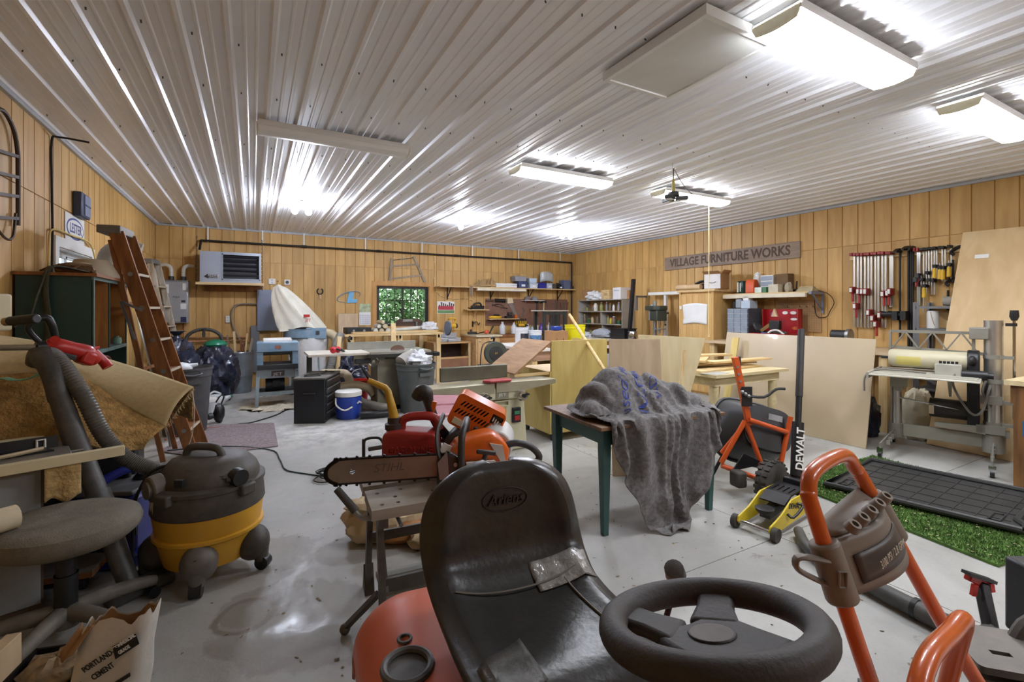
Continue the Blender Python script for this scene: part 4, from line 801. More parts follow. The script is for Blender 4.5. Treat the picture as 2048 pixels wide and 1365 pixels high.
t = thing('wall_crank','iron crank hook screwed to the back wall beside the poster','hook',(4.72,10.42,1.15),absolute=True)
part(t,'plate',iron,B(4.66,10.425,1.17,.03,.02,.14)); part(t,'crank',iron,TB([(4.66,10.40,1.2),(4.74,10.36,1.22),(4.78,10.36,1.14),(4.82,10.36,1.2)],.011,6,k=3))
# small shelf left of the pegboard
t = thing('small_wall_shelf','small pine wall shelf left of the pegboard','shelf',(4.7,10.3,1.52),absolute=True)
part(t,'board',pineX,BB(4.42,5.0,10.2,YB-.001,1.50,1.52)); part(t,'bracket',pine,PR([(10.43,1.50),(10.25,1.50),(10.43,1.32)],4.68,4.70,'x'))
t = thing('hand_planer','black electric hand planer lying on the small wall shelf','planer',(4.75,10.3,1.521),absolute=True)
part(t,'body',black,B(4.74,10.32,1.57,.34,.11,.08,.1),bev=.02); part(t,'handle',black,TB([(4.64,10.32,1.59),(4.66,10.31,1.66),(4.8,10.31,1.67),(4.84,10.32,1.6)],.022,8,k=3)); part(t,'base_plate',steel,B(4.74,10.32,1.526,.34,.09,.008,.1)); part(t,'lever',brz,BEAM((4.56,10.3,1.53),(4.48,10.28,1.56),.03,.02,(0,1,0)))
# ------------- long upper shelf on the back wall
t = thing('long_wall_shelf','long wooden shelf on black brackets along the back wall','shelf',(5.6,10.3,2.05),absolute=True)
part(t,'board',pineX,BB(3.72,7.52,10.14,YB-.001,2.035,2.058))
for u in (895,981,1057,1115):
    xx = WY(u,600,10.42).x; part(t,'bracket',iron,[BB(xx-.012,xx+.012,10.42,YB-.001,1.75,2.035),BEAM((xx,10.42,1.80),(xx,10.18,2.03),.02,.012,(1,0,0))])
t = thing('shelf_light','long cream strip light under the edge of the back wall shelf','strip light',(5.3,10.1,2.0),absolute=True)
part(t,'housing',mat('cream_enamel','#d9cfb8',.45),PR([(10.13,2.033),(10.05,2.02),(10.05,1.97),(10.12,1.955),(10.135,1.96)],4.62,5.94,'x')); part(t,'end_plate',tanp,BB(4.61,4.62,10.05,10.135,1.955,2.033)); part(t,'end_plate',tanp,BB(5.94,5.95,10.05,10.135,1.955,2.033))
# shelf contents
z = 2.0585
t = thing('driftwood','weathered driftwood and branch forks lying on the back wall shelf','driftwood',(4.9,10.3,z),absolute=True)
dw = mat('driftwood_tan','#a88a5e',.8,var=.3,bump=.3)
part(t,'hull',dw,GR(lambda u,v: (4.66+.75*u,10.25+.10*math.sin(PI*v),z+.02+.20*math.sin(PI*u*.9+.2)*math.sin(PI*v)*.9),14,8),sol=.012); part(t,'fork',dw,[TB([(4.60,10.25,z+.02),(4.72,10.24,z+.10),(4.74,10.24,z+.17)],.02,6,k=3),TB([(4.95,10.22,z+.02),(4.97,10.21,z+.12),(5.0,10.21,z+.2)],.018,6,k=3),TB([(4.5,10.23,z+.03),(4.8,10.2,z+.03),(5.1,10.2,z+.05)],.022,6,k=3),BEAM((5.06,10.21,z+.0),(5.06,10.21,z+.22),.03,.03,(1,0,0))])
solo('paper_bundle','long bundle of white paper rolls on the back wall shelf','paper rolls',paper,[C((5.20,10.25+.05*(i%2),z+.03+.05*(i//2)),(5.78,10.25+.05*(i%2),z+.03+.05*(i//2)),.028,n=10) for i in range(4)])
def tote(x,zz,w,h,col,lab,lid=True,d=.22,y=10.28,labl=True):
    t = thing('storage_box',lab,'storage box',(x,y,zz),0,'storage boxes on the back wall shelf')
    part(t,'box',mat('tote_'+col,col,.35,var=.08),PR([(-w*.45,0),(w*.45,0),(w*.5,h*.85),(-w*.5,h*.85)],-d/2,d/2,'y'),bev=.006)
    if lid: part(t,'lid',mat('tote_lid_'+col,col,.4,var=.05),B(0,0,h*.92,w*1.06,d*1.05,h*.15),bev=.006)
    if labl: part(t,'label',paper,B(0,-d/2-.003,h*.4,w*.4,.004,h*.35))
    return t
tote(5.93,z,.26,.16,'#3e4a70','dark blue storage box with a white label on the back wall shelf')
tote(5.86,z+.165,.34,.13,'#8d9098','grey clear storage box stacked on the dark blue box',labl=False)
tote(6.24,z,.24,.13,'#c3ccd6','clear storage box with white lid between two blue boxes'); tote(6.22,z+.135,.22,.12,'#b9c8d6','small clear box stacked on the white lidded box',labl=False)
tote(6.50,z,.24,.15,'#2a2c86','royal blue storage box on the back wall shelf',labl=False); tote(6.72,z,.18,.14,'#aeb8cc','pale lavender storage box right of the royal blue box')
t = thing('face_shield','clear domed face shield hanging over the back wall shelf','face shield',(6.65,10.3,2.3),absolute=True)
part(t,'visor',mat('clear_visor','#cfd6d8',.15,trans=.4),GR(lambda u,v: (6.66+.20*math.cos(PI*(u)),10.24-.08*math.sin(PI*u),2.24+.22*v**.6-.02*math.cos(2*PI*u)),16,8),sol=.004); part(t,'crown',white,SP((6.66,10.27,2.46),(.17,.11,.05),16,7))
tote(6.86,z,.15,.13,'#4a4340','dark brown storage box on the back wall shelf',labl=False)
t = thing('power_tool_case','black power tool heaped with cord on the back wall shelf','power tool',(7.1,10.28,z),absolute=True)
part(t,'body',black,SP((7.05,10.28,z+.07),(.09,.1,.08),16,9,.3,3,2,z)); part(t,'handle',black,BEAM((6.97,10.25,z+.13),(7.12,10.25,z+.10),.06,.05,(0,0,1)),bev=.012); part(t,'label',paper,B(7.07,10.17,z+.04,.06,.02,.03))
tote(7.28,z,.22,.24,'#5f6a86','tall slate blue storage box on the back wall shelf',labl=False); tote(7.46,z,.09,.10,'#26262a','small black box at the end of the back wall shelf',False,.16,labl=False)
solo('hanging_twine','tangle of grey twine hanging off the shelf edge','twine',greywood,[TB([(4.45+.02*i,10.13,2.06),(4.44+.02*i,10.11,1.98),(4.46+.015*i,10.12,1.86-.03*(i%3))],.007,5,k=3) for i in range(5)],loc=(0,0,0))
t = thing('string_lights','thin string of lights draped down the back wall right of the window','string lights',(3.8,10.43,2.0),absolute=True)
q = [wy(868,513,-.012),wy(869,540,-.012),wy(868,573,-.012),wy(880,592,-.012),wy(905,599,-.012),wy(930,598,-.012),wy(946,603,-.012)]
part(t,'wire',mat('amber_wire','#8a6a3a',.5),TB(q,.005,5,k=4)); part(t,'bulbs',mat('amber_bulb','#e8cf98',.3),[SP(p,.014,8,6) for p in spl(q,2)])
# ------------- pegboard with tools
peg = mat('brown_pegboard','#7c5846',.7,var=.08,sc=3)
t = thing('pegboard','brown pegboard with rows of holes on the back wall','pegboard',(6.25,YB,1.13),absolute=True)
part(t,'board',peg,plate(rect(5.0,7.46,1.12,1.79),[ngon(5.04+.05*i,1.15+.05*j,.005,6) for i in range(49) for j in range(13)],YB-.014,YB-.002,'y'))
yb = YB-.03
def pegs(name,lab,cat,grp='tools hung on the pegboard'): return thing(name,lab,cat,(6,yb,1.5),0,grp,absolute=True)
P_ = lambda u,v: WY(u,v,yb)
t = pegs('hand_saw','hand saw with wooden grip hung on the pegboard','saw')
a,b_ = P_(1021,606),P_(1037,643); part(t,'blade',mat('saw_blade_steel','#9c9690',.35,.6),PR([(a.x-.08,a.z),(a.x+.06,a.z+.01),(b_.x+.04,b_.z),(b_.x-.03,b_.z)],yb-.002,yb+.002,'y')); part(t,'grip',mat('pale_beech','#d6c49c',.5),PR([(a.x-.09,a.z-.02),(a.x-.10,a.z+.12),(a.x+.05,a.z+.13),(a.x+.08,a.z)],yb-.012,yb+.012,'y'))
for k,(u,v0,v1,lab) in enumerate(((1074,604,640,'claw hammer with dark grip hung on the pegboard'),(1078,605,633,'ball hammer hung behind the claw hammer'),(1087,604,628,'wooden mallet hammer with pale handle on the pegboard'))):
    t = pegs('hammer',lab,'hammer'); a,b_ = P_(u,v0),P_(u-1,v1); part(t,'head',dgrey,[C((a.x-.07,yb-.01*k,a.z),(a.x+.07,yb-.01*k,a.z),.022,n=12)]); part(t,'handle',[black,oldwood,pine][k],BEAM((a.x,yb-.01*k,a.z),(b_.x,yb-.01*k,b_.z),.03,.025,(1,0,0)),bev=.006)
for k in range(7):
    u = 1028.5+k*3.7; a = P_(u,640)
    t = pegs('chisel',('end','second','third','middle','fifth','sixth','far')[k]+' yellow handled chisel in the row beside the hand saw','chisel'); part(t,'handle',yellow,C((a.x,yb-.02,a.z-.03),(a.x,yb-.02,a.z-.12),.016,.02,n=10)); part(t,'ferrule',black,C((a.x,yb-.02,a.z-.03),(a.x,yb-.02,a.z+.03),.013,n=8)); part(t,'blade',steel,B(a.x,yb-.02,a.z-.17,.018,.005,.10))
for k,(u,v0,v1) in enumerate(((1110,607,628),(1114,608,628),(1121,606,626),(1127,608,627),(1131,608,627),(1136,607,627))):
    t = pegs('spanner',('first','second','bright long','fourth','fifth','outermost')[k]+' spanner in the row at the right of the pegboard','spanner'); a,b_ = P_(u,v0),P_(u-.5,v1); part(t,'shaft',chrome if k == 2 else steel,BEAM(a,b_,.014,.006,(1,0,0))); part(t,'ring',steel,TB([a+Vector((.016*math.cos(q),0,.012+.016*math.sin(q))) for q in [2*PI*i/8 for i in range(8)]],.005,5,True))
t = pegs('wire_snips','long handled pliers and wire tools hung on the pegboard','pliers'); part(t,'handle',chrome,[TB([P_(988,610),P_(1000,609),P_(1008,614),P_(1014,622)],.010,6,k=4),TB([P_(988,611),P_(998,614),P_(1006,616),P_(1015,617)],.010,6,k=4)]); part(t,'jaws',dgrey,BEAM(P_(985,610),P_(989,610.5),.03,.02,(0,0,1)))
t = pegs('clamp_bar','dark wooden bar with a roller hung along the top of the pegboard','bar'); part(t,'bar',darkw,BEAM(P_(972,602),P_(1012,603),.03,.03,(0,0,1))); part(t,'roller',brz,C(P_(990,601),P_(1010,602),.045)); part(t,'peg',steel,[BEAM(P_(988,602),P_(988,611),.012,.012,(1,0,0)),BEAM(P_(1011,603),P_(1011,611),.012,.012,(1,0,0))])
t = pegs('square_gauge','steel compass and square hung on the pegboard','gauge'); part(t,'arm',steel,[BEAM(P_(1045,616),P_(1052,622),.012,.005,(1,0,0)),BEAM(P_(1052,622),P_(1047,632),.012,.005,(1,0,0)),BEAM(P_(1046,617),P_(1048,630),.010,.005,(1,0,0))]); part(t,'brush',oldwood,BEAM(P_(1060,618),P_(1059,635),.03,.02,(1,0,0)))
t = thing('peg_shelf','narrow shelf on the pegboard holding a yellow sander','shelf',(5.4,10.3,1.3),absolute=True); part(t,'board',pineX,BB(5.02,5.86,10.24,YB-.015,1.275,1.295)); part(t,'support',steel,[BB(5.1,5.11,10.25,10.42,1.25,1.275),BB(5.76,5.77,10.25,10.42,1.25,1.275)])
t = thing('sander','yellow power sander on the narrow pegboard shelf','sander',(5.2,10.33,1.296),absolute=True); part(t,'body',sy,SP((5.22,10.32,1.33),(.19,.06,.04),16,8)); part(t,'top',black,SP((5.25,10.32,1.37),(.10,.05,.035),12,7))
t = thing('drill_charger','black charger with a battery on the narrow pegboard shelf','charger',(5.6,10.33,1.296),absolute=True); part(t,'charger',black,B(5.60,10.33,1.33,.18,.12,.07),bev=.01); part(t,'battery',dgrey,B(5.63,10.33,1.41,.10,.09,.09),bev=.01); part(t,'cord',black,TB([(5.82,10.3,1.3),(5.86,10.28,1.1),(5.8,10.2,.98),(5.6,10.15,.95)],.006,5,k=4)); part(t,'orange_tool',orange,B(5.80,10.33,1.34,.05,.05,.09))
t = thing('peg_shelf','short white shelf at the top of the pegboard holding two jars','shelf',(6.3,10.3,1.7),absolute=True); part(t,'board',white,BB(6.02,6.62,10.26,YB-.015,1.745,1.757)); part(t,'brace',white,[BEAM((6.08,10.3,1.745),(6.14,10.42,1.68),.008,.008,(1,0,0)),BEAM((6.55,10.3,1.745),(6.49,10.42,1.68),.008,.008,(1,0,0))])
for k,x in enumerate((6.15,6.36)): solo('dusty_jar',('dusty brown tape roll','low grey jar')[k]+' on the short white pegboard shelf','jar',mat('dusty_mauve','#7f706f',.7) if k == 0 else mat('dusty_grey','#8a878c',.7),[L([(.08,0),(.085,.05),(.06,.09),(0,.10)],16)],loc=(x,10.34,1.758))
# ================================================================ middle right: island bench, jointer, rolling cabinet, right wall
t = thing('island_bench','splattered white topped island workbench behind the rolling cabinet','workbench',(4.5,6.9,0),absolute=True)
part(t,'worktop',mat('splattered_white_top','#dfd8cf',.5,var=.1,sc=12),BB(3.72,5.30,6.15,7.65,.86,.90)); part(t,'apron',wood('stained_apron','#b78f74','#8f6a52',(10,1,1)),[BB(3.78,5.24,6.2,6.23,.72,.86),BB(3.78,3.81,6.23,7.6,.72,.86)])
for xx in (3.83,5.2):
    for yy in (6.26,7.55): part(t,'leg',pine,BB(xx-.045,xx+.045,yy-.045,yy+.045,0,.86))
part(t,'lower_shelf',ply,BB(3.83,5.2,6.26,7.55,.30,.33))
def bucket(lab,loc,col,r=.13,h=.36,bands=True,name='paint_tub',cat='bucket'):
    t = thing(name,lab,cat,loc); m_ = mat('tub_'+col,col,.4,var=.05)
    part(t,'body',m_,L([(r*.88,0),(r*.9,.01),(r,h*.82),(r*1.04,h*.83),(r*1.04,h*.88),(r,h*.89),(r*1.03,h*.95),(r*1.06,h),(r*.98,h),(r*.85,.02),(0,.02)],26)); return t
t = bucket('white paint tub with dark blue print on the island bench',(4.07,7.05,.901),'#e0e2e6',.115,.30)
part(t,'print',mat('tub_dark_print','#2c3038',.5,var=.8,sc=40),L([(.1165,.05),(.1185,.20)],20)[0:1]+([(i,i+1,20+i+1,20+i) for i in range(13,18)],))
t = bucket('white tub with a light blue pattern on the island bench',(4.30,6.98,.901),'#dfe5ea',.12,.25)
part(t,'print',mat('tub_blue_print','#5b86b5',.5,var=.7,sc=25),L([(.1225,.04),(.1245,.17)],20)[0:1]+([(i,i+1,20+i+1,20+i) for i in range(11,17)],))
drill(4.38,6.64,.901,'yellow drill standing on the island bench near its edge',-.6)
solo('sanding_disc','flat red sanding disc lying on the island bench','disc',mat('dull_red','#b0464a',.7),[L([(.11,0),(.11,.012),(0,.014)],24)],loc=(3.98,6.42,.901))
t = thing('spindle_stand','black spindle-sided stand with a pale top standing on the island bench','stand',(4.73,7.15,.901),.0)
bkp = mat('black_stain','#2c302f',.5,var=.15)
for sx in (-1,1):
    for sy_ in (-1,1): part(t,'leg',bkp,BB(sx*.22-.025,sx*.22+.025,sy_*.15-.025,sy_*.15+.025,0,.58))
part(t,'top_board',mat('pale_board','#b9b2a4',.6),BB(-.28,.28,-.2,.2,.58,.60)); part(t,'rail',bkp,[BB(-.2,.2,-.165,-.135,.52,.57),BB(-.2,.2,-.165,-.135,.02,.06)])
for k in range(8): part(t,'spindle',bkp,BB(-.10+.03*k-.008,-.10+.03*k+.008,-.155,-.14,.06,.52))
t = thing('cardboard_box','open cardboard box on the island bench beside the yellow bucket','box',(4.30,6.32,.901),-.05)
part(t,'carton',card,[BB(-.15,-.145,-.115,.12,0,.27),BB(.145,.15,-.115,.12,0,.27),BB(-.145,.145,.115,.12,0,.27),BB(-.145,.145,-.115,.115,.265,.27),BB(-.145,.145,-.115,.115,0,.005)]); part(t,'front_panel',card,plate(rect(-.15,.15,0,.27),[rect(-.065,-.055,.08,.15),rect(.055,.065,.08,.15)],-.12,-.115,'y'))
solo('blue_case','small blue case standing on the cardboard box','case',blue,[B(0,0,.035,.16,.10,.07)],loc=(4.32,6.34,1.172),bev=.015)
t = bucket('bright yellow bucket on the island bench behind the rolling cabinet',(4.66,6.30,.901),'#e6dc1c',.165,.36,name='yellow_bucket'); part(t,'smudge',mat('bucket_print','#b8a010',.5,var=.5,sc=14),B(.0,-.16,.10,.14,.012,.06))
solo('wooden_dowel','long pale wooden dowel leaning on the rolling cabinet','dowel',pine,[C(D(1139,630,6.15),D(1216,752,5.05),.020,n=12)])
# ------------- metal chop saw on a pine stand
t = thing('saw_stand','pine stand under the metal chop saw','stand',(3.05,6.05,0),absolute=True)
part(t,'top',ply,BB(2.80,3.40,5.80,6.30,.62,.65))
for xx in (2.84,3.36):
    for yy in (5.84,6.26): part(t,'leg',pine,BB(xx-.03,xx+.03,yy-.03,yy+.03,0,.62))
t = thing('chop_saw','dark green metal chop saw with a round guard on its stand','chop saw',(3.06,6.0,.65),-.15)
cg = mat('chop_green_grey','#4c524c',.45,.3,var=.15)
part(t,'base',cg,B(0,0,.05,.50,.28,.05),bev=.01); part(t,'foot',dgrey,[B(-.2,0,.015,.08,.26,.03),B(.2,0,.015,.08,.26,.03)]); part(t,'guard',cg,C((-.03,-.06,.24),(-.03,.02,.24),.165,n=32),bev=.008); part(t,'guard_rim',dgrey,C((-.03,-.07,.24),(-.03,-.06,.24),.10,n=24)); part(t,'arm',cg,BEAM((.05,.06,.08),(-.03,.04,.30),.06,.06,(0,1,0))); part(t,'handle',dgrey,TB([(-.05,0,.40),(-.05,-.02,.46),(-.10,-.02,.45)],.016,6,k=3)); part(t,'motor',dgrey,C((.0,.03,.24),(.0,.18,.24),.075,n=16)); part(t,'vise',dgrey,[C((.08,-.05,.10),(.30,-.05,.10),.018),B(.1,-.05,.1,.03,.10,.08)])
text(t,'JET',.03,(-.03,-.0705,.24),FY,yellow); part(t,'power_cord',black,TB([(-.05,.05,.40),(-.2,.02,.36),(-.26,-.05,.1),(-.24,-.1,-.1)],.008,6,k=5))
# ------------- jointer
cream = mat('jointer_cream','#d8d2b0',.45,.1,var=.08,sc=3,dust=.2); bedm = mat('jointer_bed','#b5ae93',.35,.3,var=.1,dust=.3)
t = thing('jointer','cream jointer with a long bed, steel fence and two hand wheels','jointer',(2.25,4.55,0),absolute=True)
part(t,'stand',cream,PR([(1.92,0),(2.62,0),(2.58,.56),(1.96,.56)],4.40,4.78,'y'),bev=.02); part(t,'bed_body',cream,BB(1.98,2.56,4.36,4.74,.56,.69),bev=.02)
part(t,'infeed_bed',bedm,PR([(1.46,.735),(1.46,.70),(1.50,.685),(2.0,.64),(2.19,.64),(2.19,.745)],4.34,4.60,'y'),bev=.006); part(t,'outfeed_bed',bedm,PR([(2.21,.75),(2.21,.64),(2.5,.64),(2.95,.69),(2.95,.74)],4.34,4.60,'y'),bev=.006)
fe = part(t,'fence',mat('jointer_fence','#6d6a5c',.35,.5,var=.15),BB(1.70,2.49,4.62,4.66,.75,.90),bev=.01); part(t,'fence_carrier',cream,BB(2.1,2.3,4.64,4.80,.66,.80))
part(t,'cutter_guard',mat('guard_red','#a33a3a',.4),PR([(2.06,4.36),(2.12,4.30),(2.36,4.30),(2.40,4.36),(2.36,4.44),(2.10,4.44)],.755,.778,'z'),bev=.008)
for xx in (2.06,2.50):
    w = part(t,'hand_wheel',chrome,[L([(.0,-.06),(.05,-.055),(.062,-.03),(.062,-.01),(.03,0)],20,(xx,4.33,.60),'y')]); sub(w,'hub',black,C((xx,4.26,.60),(xx,4.29,.60),.022))
    sub(w,'crank_knob',dgrey,C((xx+.045,4.25,.615),(xx+.045,4.285,.615),.011,n=8))
part(t,'lock_knob',black,[C((1.84,4.36,.585),(1.90,4.36,.60),.02),C((1.9,4.36,.6),(2.0,4.38,.61),.008)])
part(t,'name_plate',mat('plate_grey','#8a8672',.4),BB(2.21,2.36,4.352,4.36,.57,.66)); text(t,'JET',.045,(2.285,4.3505,.615),FY,white,sx=1.5); part(t,'chip_chute',cream,[BB(2.20,2.37,4.36,4.41,.54,.55),BB(2.20,2.37,4.36,4.41,.49,.50),BB(2.20,2.21,4.36,4.41,.50,.54),BB(2.36,2.37,4.36,4.41,.50,.54)])
sw = part(t,'switch_box',black,BB(2.42,2.52,4.37,4.40,.30,.46),bev=.006); sub(sw,'start_button',mat('btn_green','#3f8060',.4),BB(2.44,2.50,4.364,4.37,.39,.425)); sub(sw,'stop_button',mat('btn_red','#b03030',.4),BB(2.44,2.50,4.362,4.37,.325,.375))
# ------------- rolling cabinet (yellowish plywood)
yply = wood('yellowed_plywood','#cdb872','#bfa75e',(1,1,5),2); 
t = thing('rolling_cabinet','yellowish plywood cabinet on casters with a sloped side wing','cabinet',(3.36,4.8,0),absolute=True)
part(t,'front_panel',yply,BB(2.97,3.78,4.46,4.485,.09,1.15)); part(t,'side_panel',yply,BB(2.95,2.975,4.46,5.15,.09,.80)); part(t,'side_panel',yply,BB(3.76,3.785,4.485,5.15,.09,1.13)); part(t,'back_panel',yply,BB(2.97,3.78,5.13,5.15,.09,.80)); part(t,'base',yply,BB(2.97,3.78,4.485,5.13,.09,.12)); part(t,'shelf',ply,BB(2.97,3.76,4.485,5.13,.78,.80))
part(t,'sloped_wing',wood('wing_ply','#a8825a','#8a6743',(1,5,1)),BEAM((2.98,4.80,1.14),(2.50,4.80,.80),.66,.02,(0,1,0)),label='sloped plywood wing'); part(t,'wing_rail',pineX,BB(2.50,2.97,4.475,4.495,.77,.80))
for xx in (3.02,3.72):
    for yy in (4.52,5.08):
        c_ = part(t,'caster',dgrey,[C((xx-.015,yy,.035),(xx+.015,yy,.035),.035,n=14),B(xx,yy,.075,.05,.05,.03)]); 
# ------------- plywood offcuts leaning by the table
solo('plywood_board','tall grey tan plywood panel standing behind the green table','plywood panel',wood('grey_plywood','#bfa98c','#ad9677',(1,1,5),2),[X(BB(-.24,.24,-.009,.009,0,1.24),rx=.0)],loc=(3.06,3.17,0),rot=(-.13,0,-.50),bev=.002)
solo('plywood_offcut','pale plywood offcut with a slanted edge behind the green table','plywood panel',wood('pale_plywood','#d9caa2','#cbb88b',(1,1,5),2),[PR([(-.42,0),(-.1,0),(.30,1.21),(-.42,1.25)],-.009,.009,'y')],loc=(3.88,3.40,0),rot=(-.10,0,-.45),bev=.002)
solo('slat','thin wood slat leaning on the pale plywood offcut','slat',pine,[BEAM((3.62,3.22,.42),(3.80,3.30,1.10),.025,.012,(1,0,0))])
# ------------- table with pale boards behind the cart
t = thing('assembly_table','pale wooden table with turned legs carrying loose boards','table',(4.75,3.75,0),absolute=True)
palew = wood('pale_table_wood','#d6c79c','#c3b083',(8,1,1))
part(t,'top',palew,BB(4.15,5.40,3.20,4.25,.80,.83)); part(t,'apron',palew,[BB(4.22,5.33,3.27,3.30,.70,.80),BB(4.22,4.25,3.3,4.18,.70,.80)])
for xx in (4.27,5.28):
    for yy in (3.32,4.13): part(t,'turned_leg',palew,L([(.02,0),(.03,.05),(.045,.15),(.03,.2),(.04,.3),(.05,.45),(.035,.52),(.045,.55),(.045,.70)],14,(xx,yy,0)))
for k,(x,y,z_,l,w,a) in enumerate(((4.7,3.5,.842,1.1,.16,.05),(4.9,3.75,.842,1.05,.18,-.12),(4.6,3.95,.842,.8,.14,.25),(5.0,3.55,.868,1.0,.14,-.05),(4.55,3.7,.868,.6,.12,.6),(4.75,3.85,.895,.7,.15,-.3))):
    solo('loose_board',['front','wide','rear','stacked front','short skewed','topmost'][k]+' loose pale board on the assembly table','board',pineX,[B(0,0,0,l,w,.022,a)],loc=(x,y,.842+.0235*k),group='loose boards on the assembly table',bev=.002)
solo('paper_slip','grey sheet of paper on the assembly table','paper',mat('grey_paper','#aaa79c',.8),[B(0,0,0,.3,.2,.003,.2)],loc=(4.3,3.33,.832))
# ------------- big leaning panel
solo('large_panel','large brownish hardboard sheet leaning in front of the wall bench','panel',mat('satin_hardboard','#b7a68a',.28,var=.08,sc=1.5,coat=.25),[BEAM((5.80,3.53,.0),(6.02,3.53,1.18),1.86,.015,(0,1,0))],bev=.002)
solo('panel_strip','yellow plywood strip leaning on the large hardboard sheet','strip',yply,[BEAM((5.62,4.22,.0),(5.88,4.22,1.12),.10,.02,(0,1,0))])
# ------------- right wall bench, shelves, cubbies
t = thing('corner_bench','cluttered wooden workbench along the right wall by the corner','workbench',(7.1,8.9,0),absolute=True)
part(t,'worktop',mat('dusty_worktop','#cfc5b4',.6,var=.12,sc=8),BB(6.76,7.59,7.35,10.40,.83,.87)); part(t,'apron',wood('bench_apron'  ,'#b98650','#8c5c2c',(10,1,1)),[BB(6.80,6.83,7.4,10.3,.69,.83),BB(6.83,7.57,7.38,7.41,.69,.83)])
for xx,yy in ((6.82,7.41),(6.82,8.8),(7.52,7.41),(6.82,10.2)): part(t,'leg',pine,BB(xx-.05,xx+.05,yy-.05,yy+.05,0,.83))
part(t,'lower_shelf',oldwood,BB(6.80,7.57,7.40,10.3,.20,.23))
for k,(y,w,h,col,lab) in enumerate(((7.75,.34,.22,'#9aa2aa','clear storage bin on the lower shelf of the corner bench'),(8.2,.3,.28,'#c4bfae','pale storage bin on the lower shelf of the corner bench'),(8.65,.32,.2,'#b08a68','tan storage bin on the lower shelf of the corner bench'))):
    t = thing('storage_bin',lab,'storage bin',(7.1,y,.231),PI/2,'bins under the corner bench'); part(t,'bin',mat('bin_'+col,col,.4),PR([(-w*.42,0),(w*.42,0),(w*.5,h),(-w*.5,h)],-.2,.2,'y'),bev=.006); part(t,'lid',white,B(0,0,h+.012,w*1.04,.42,.024),bev=.004)
greyb = mat('grey_shelf_board','#a09a90',.6,var=.1,sc=4)
t = thing('cubby_shelf','grey open cubby shelf full of bottles on the corner bench','shelf unit',(7.4,8.8,.87),absolute=True)
Y0,Y1,X0 = 8.0,9.62,7.22
for z_ in (.872,1.16,1.46,1.735): part(t,'shelf_board',greyb,BB(X0,7.585,Y0,Y1,z_,z_+.022))
for yy in (Y0,Y1-.022): part(t,'end_panel',greyb,BB(X0,7.585,yy,yy+.022,.87,1.757))
for yy,z_ in ((8.75,1.182),(8.7,.894)): part(t,'divider',greyb,BB(X0+.01,7.585,yy,yy+.018,z_,z_+.27))
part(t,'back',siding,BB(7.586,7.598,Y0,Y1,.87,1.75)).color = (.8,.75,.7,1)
zt = 1.758
def cbox(lab,loc,w,d,h,m_,rz=0,name='box',cat='box',flap=False):
    t = thing(name,lab,cat,loc,rz); part(t,'carton',m_,BB(-w/2,w/2,-d/2,d/2,0,h),bev=.003)
    if flap: part(t,'tape',mat('tan_tape','#b98f5c',.4),BB(-w/2-.001,w/2+.001,-.025,.025,h,h+.002))
    return t
b1 = cbox('white carton with print on top of the cubby shelf',(7.40,8.22,zt),.30,.26,.26,mat('carton_white','#dcdad8',.6,var=.05),flap=True)
text(b1,'FRAGILE',.05,(-.151,0,.19),FXM,mat('print_grey','#8b8f9c',.6)); 
b2 = cbox('square pine box with a burnt mark on the cubby shelf',(7.40,8.62,zt),.30,.28,.22,pineX,name='wooden_box'); text(b2,'OS',.07,(-.152,0,.11),FXM,mat('burnt_mark','#5a3a20',.7),shear=.3)
solo('paper_pile','pile of white rags and papers on top of the cubby shelf','papers',paper,[SP((0,0,.08),(.14,.30,.12),26,14,.5,4,4,0)],loc=(7.40,9.2,zt)); cbox('brown carton on the far end of the cubby shelf',(7.42,9.50,zt),.25,.16,.26,card)
cbox('small brown box behind the white carton',(7.5,8.06,zt),.12,.08,.2,card)
rb = random.Random(5)
names = ['squat','tall','slim','round','stubby','narrow','capped','ribbed','small','dusty','cloudy','wide']
cols = [('grey','#8c8a86'),('white','#cfccc6'),('brown','#6a5a48'),('pale','#d7d2c2'),('blue','#6f93b0'),('olive','#8a8a4a'),('green','#2f5a3c'),('red','#b83a2c'),('yellow','#d8c43a'),('tan','#b59c78')]
seen = set()
for z_,ys in ((1.483,[8.12,8.27,8.42,8.58,8.72,8.9,9.08,9.25,9.42]),(1.183,[8.12,8.25,8.4,8.55,8.68,8.9,9.05,9.2,9.36,9.5]),(.895,[8.15,8.4,8.9,9.3])):
    for k,y in enumerate(ys):
        while True:
            nm,(cn,cc) = rb.choice(names),rb.choice(cols)
            if (nm,cn) not in seen: seen.add((nm,cn)); break
        h = rb.uniform(.10,.22); r = rb.uniform(.03,.06)
        bottle(7.32+rb.uniform(0,.08),y,z_,f'{nm} {cn} bottle on the {"upper" if z_ > 1.4 else "middle" if z_ > 1 else "lower"} cubby shelf',cc,h,r,rb.choice(['#c02a22','#dddddd','#404448','#d8c43a']),grp='bottles in the cubby shelf',neck=rb.choice([.35,.5,.8]))
solo('rag_heap','heap of white rags and plastic on the corner bench','rags',mat('white_sheeting'),[SP((0,0,.0),(.15,.50,.13),40,18,.45,5,14,0)],loc=(6.99,9.30,.871))
solo('grey_sack','rolled grey sack lying on the corner bench','sack',mat('grey_sack','#a3a6ad',.7,bump=.4,bsc=15),[SP((0,0,.10),(.16,.30,.11),24,12,.2,3,15,0)],loc=(6.98,8.42,.871))
t = thing('black_crate','black plastic crate on the corner bench','crate',(7.1,7.84,.871),.0); part(t,'tub',black,PR([(-.16,0),(.16,0),(.18,.22),(-.18,.22)],-.22,.22,'y'),bev=.008); part(t,'rim',black,BB(-.19,.19,-.23,.23,.22,.235))
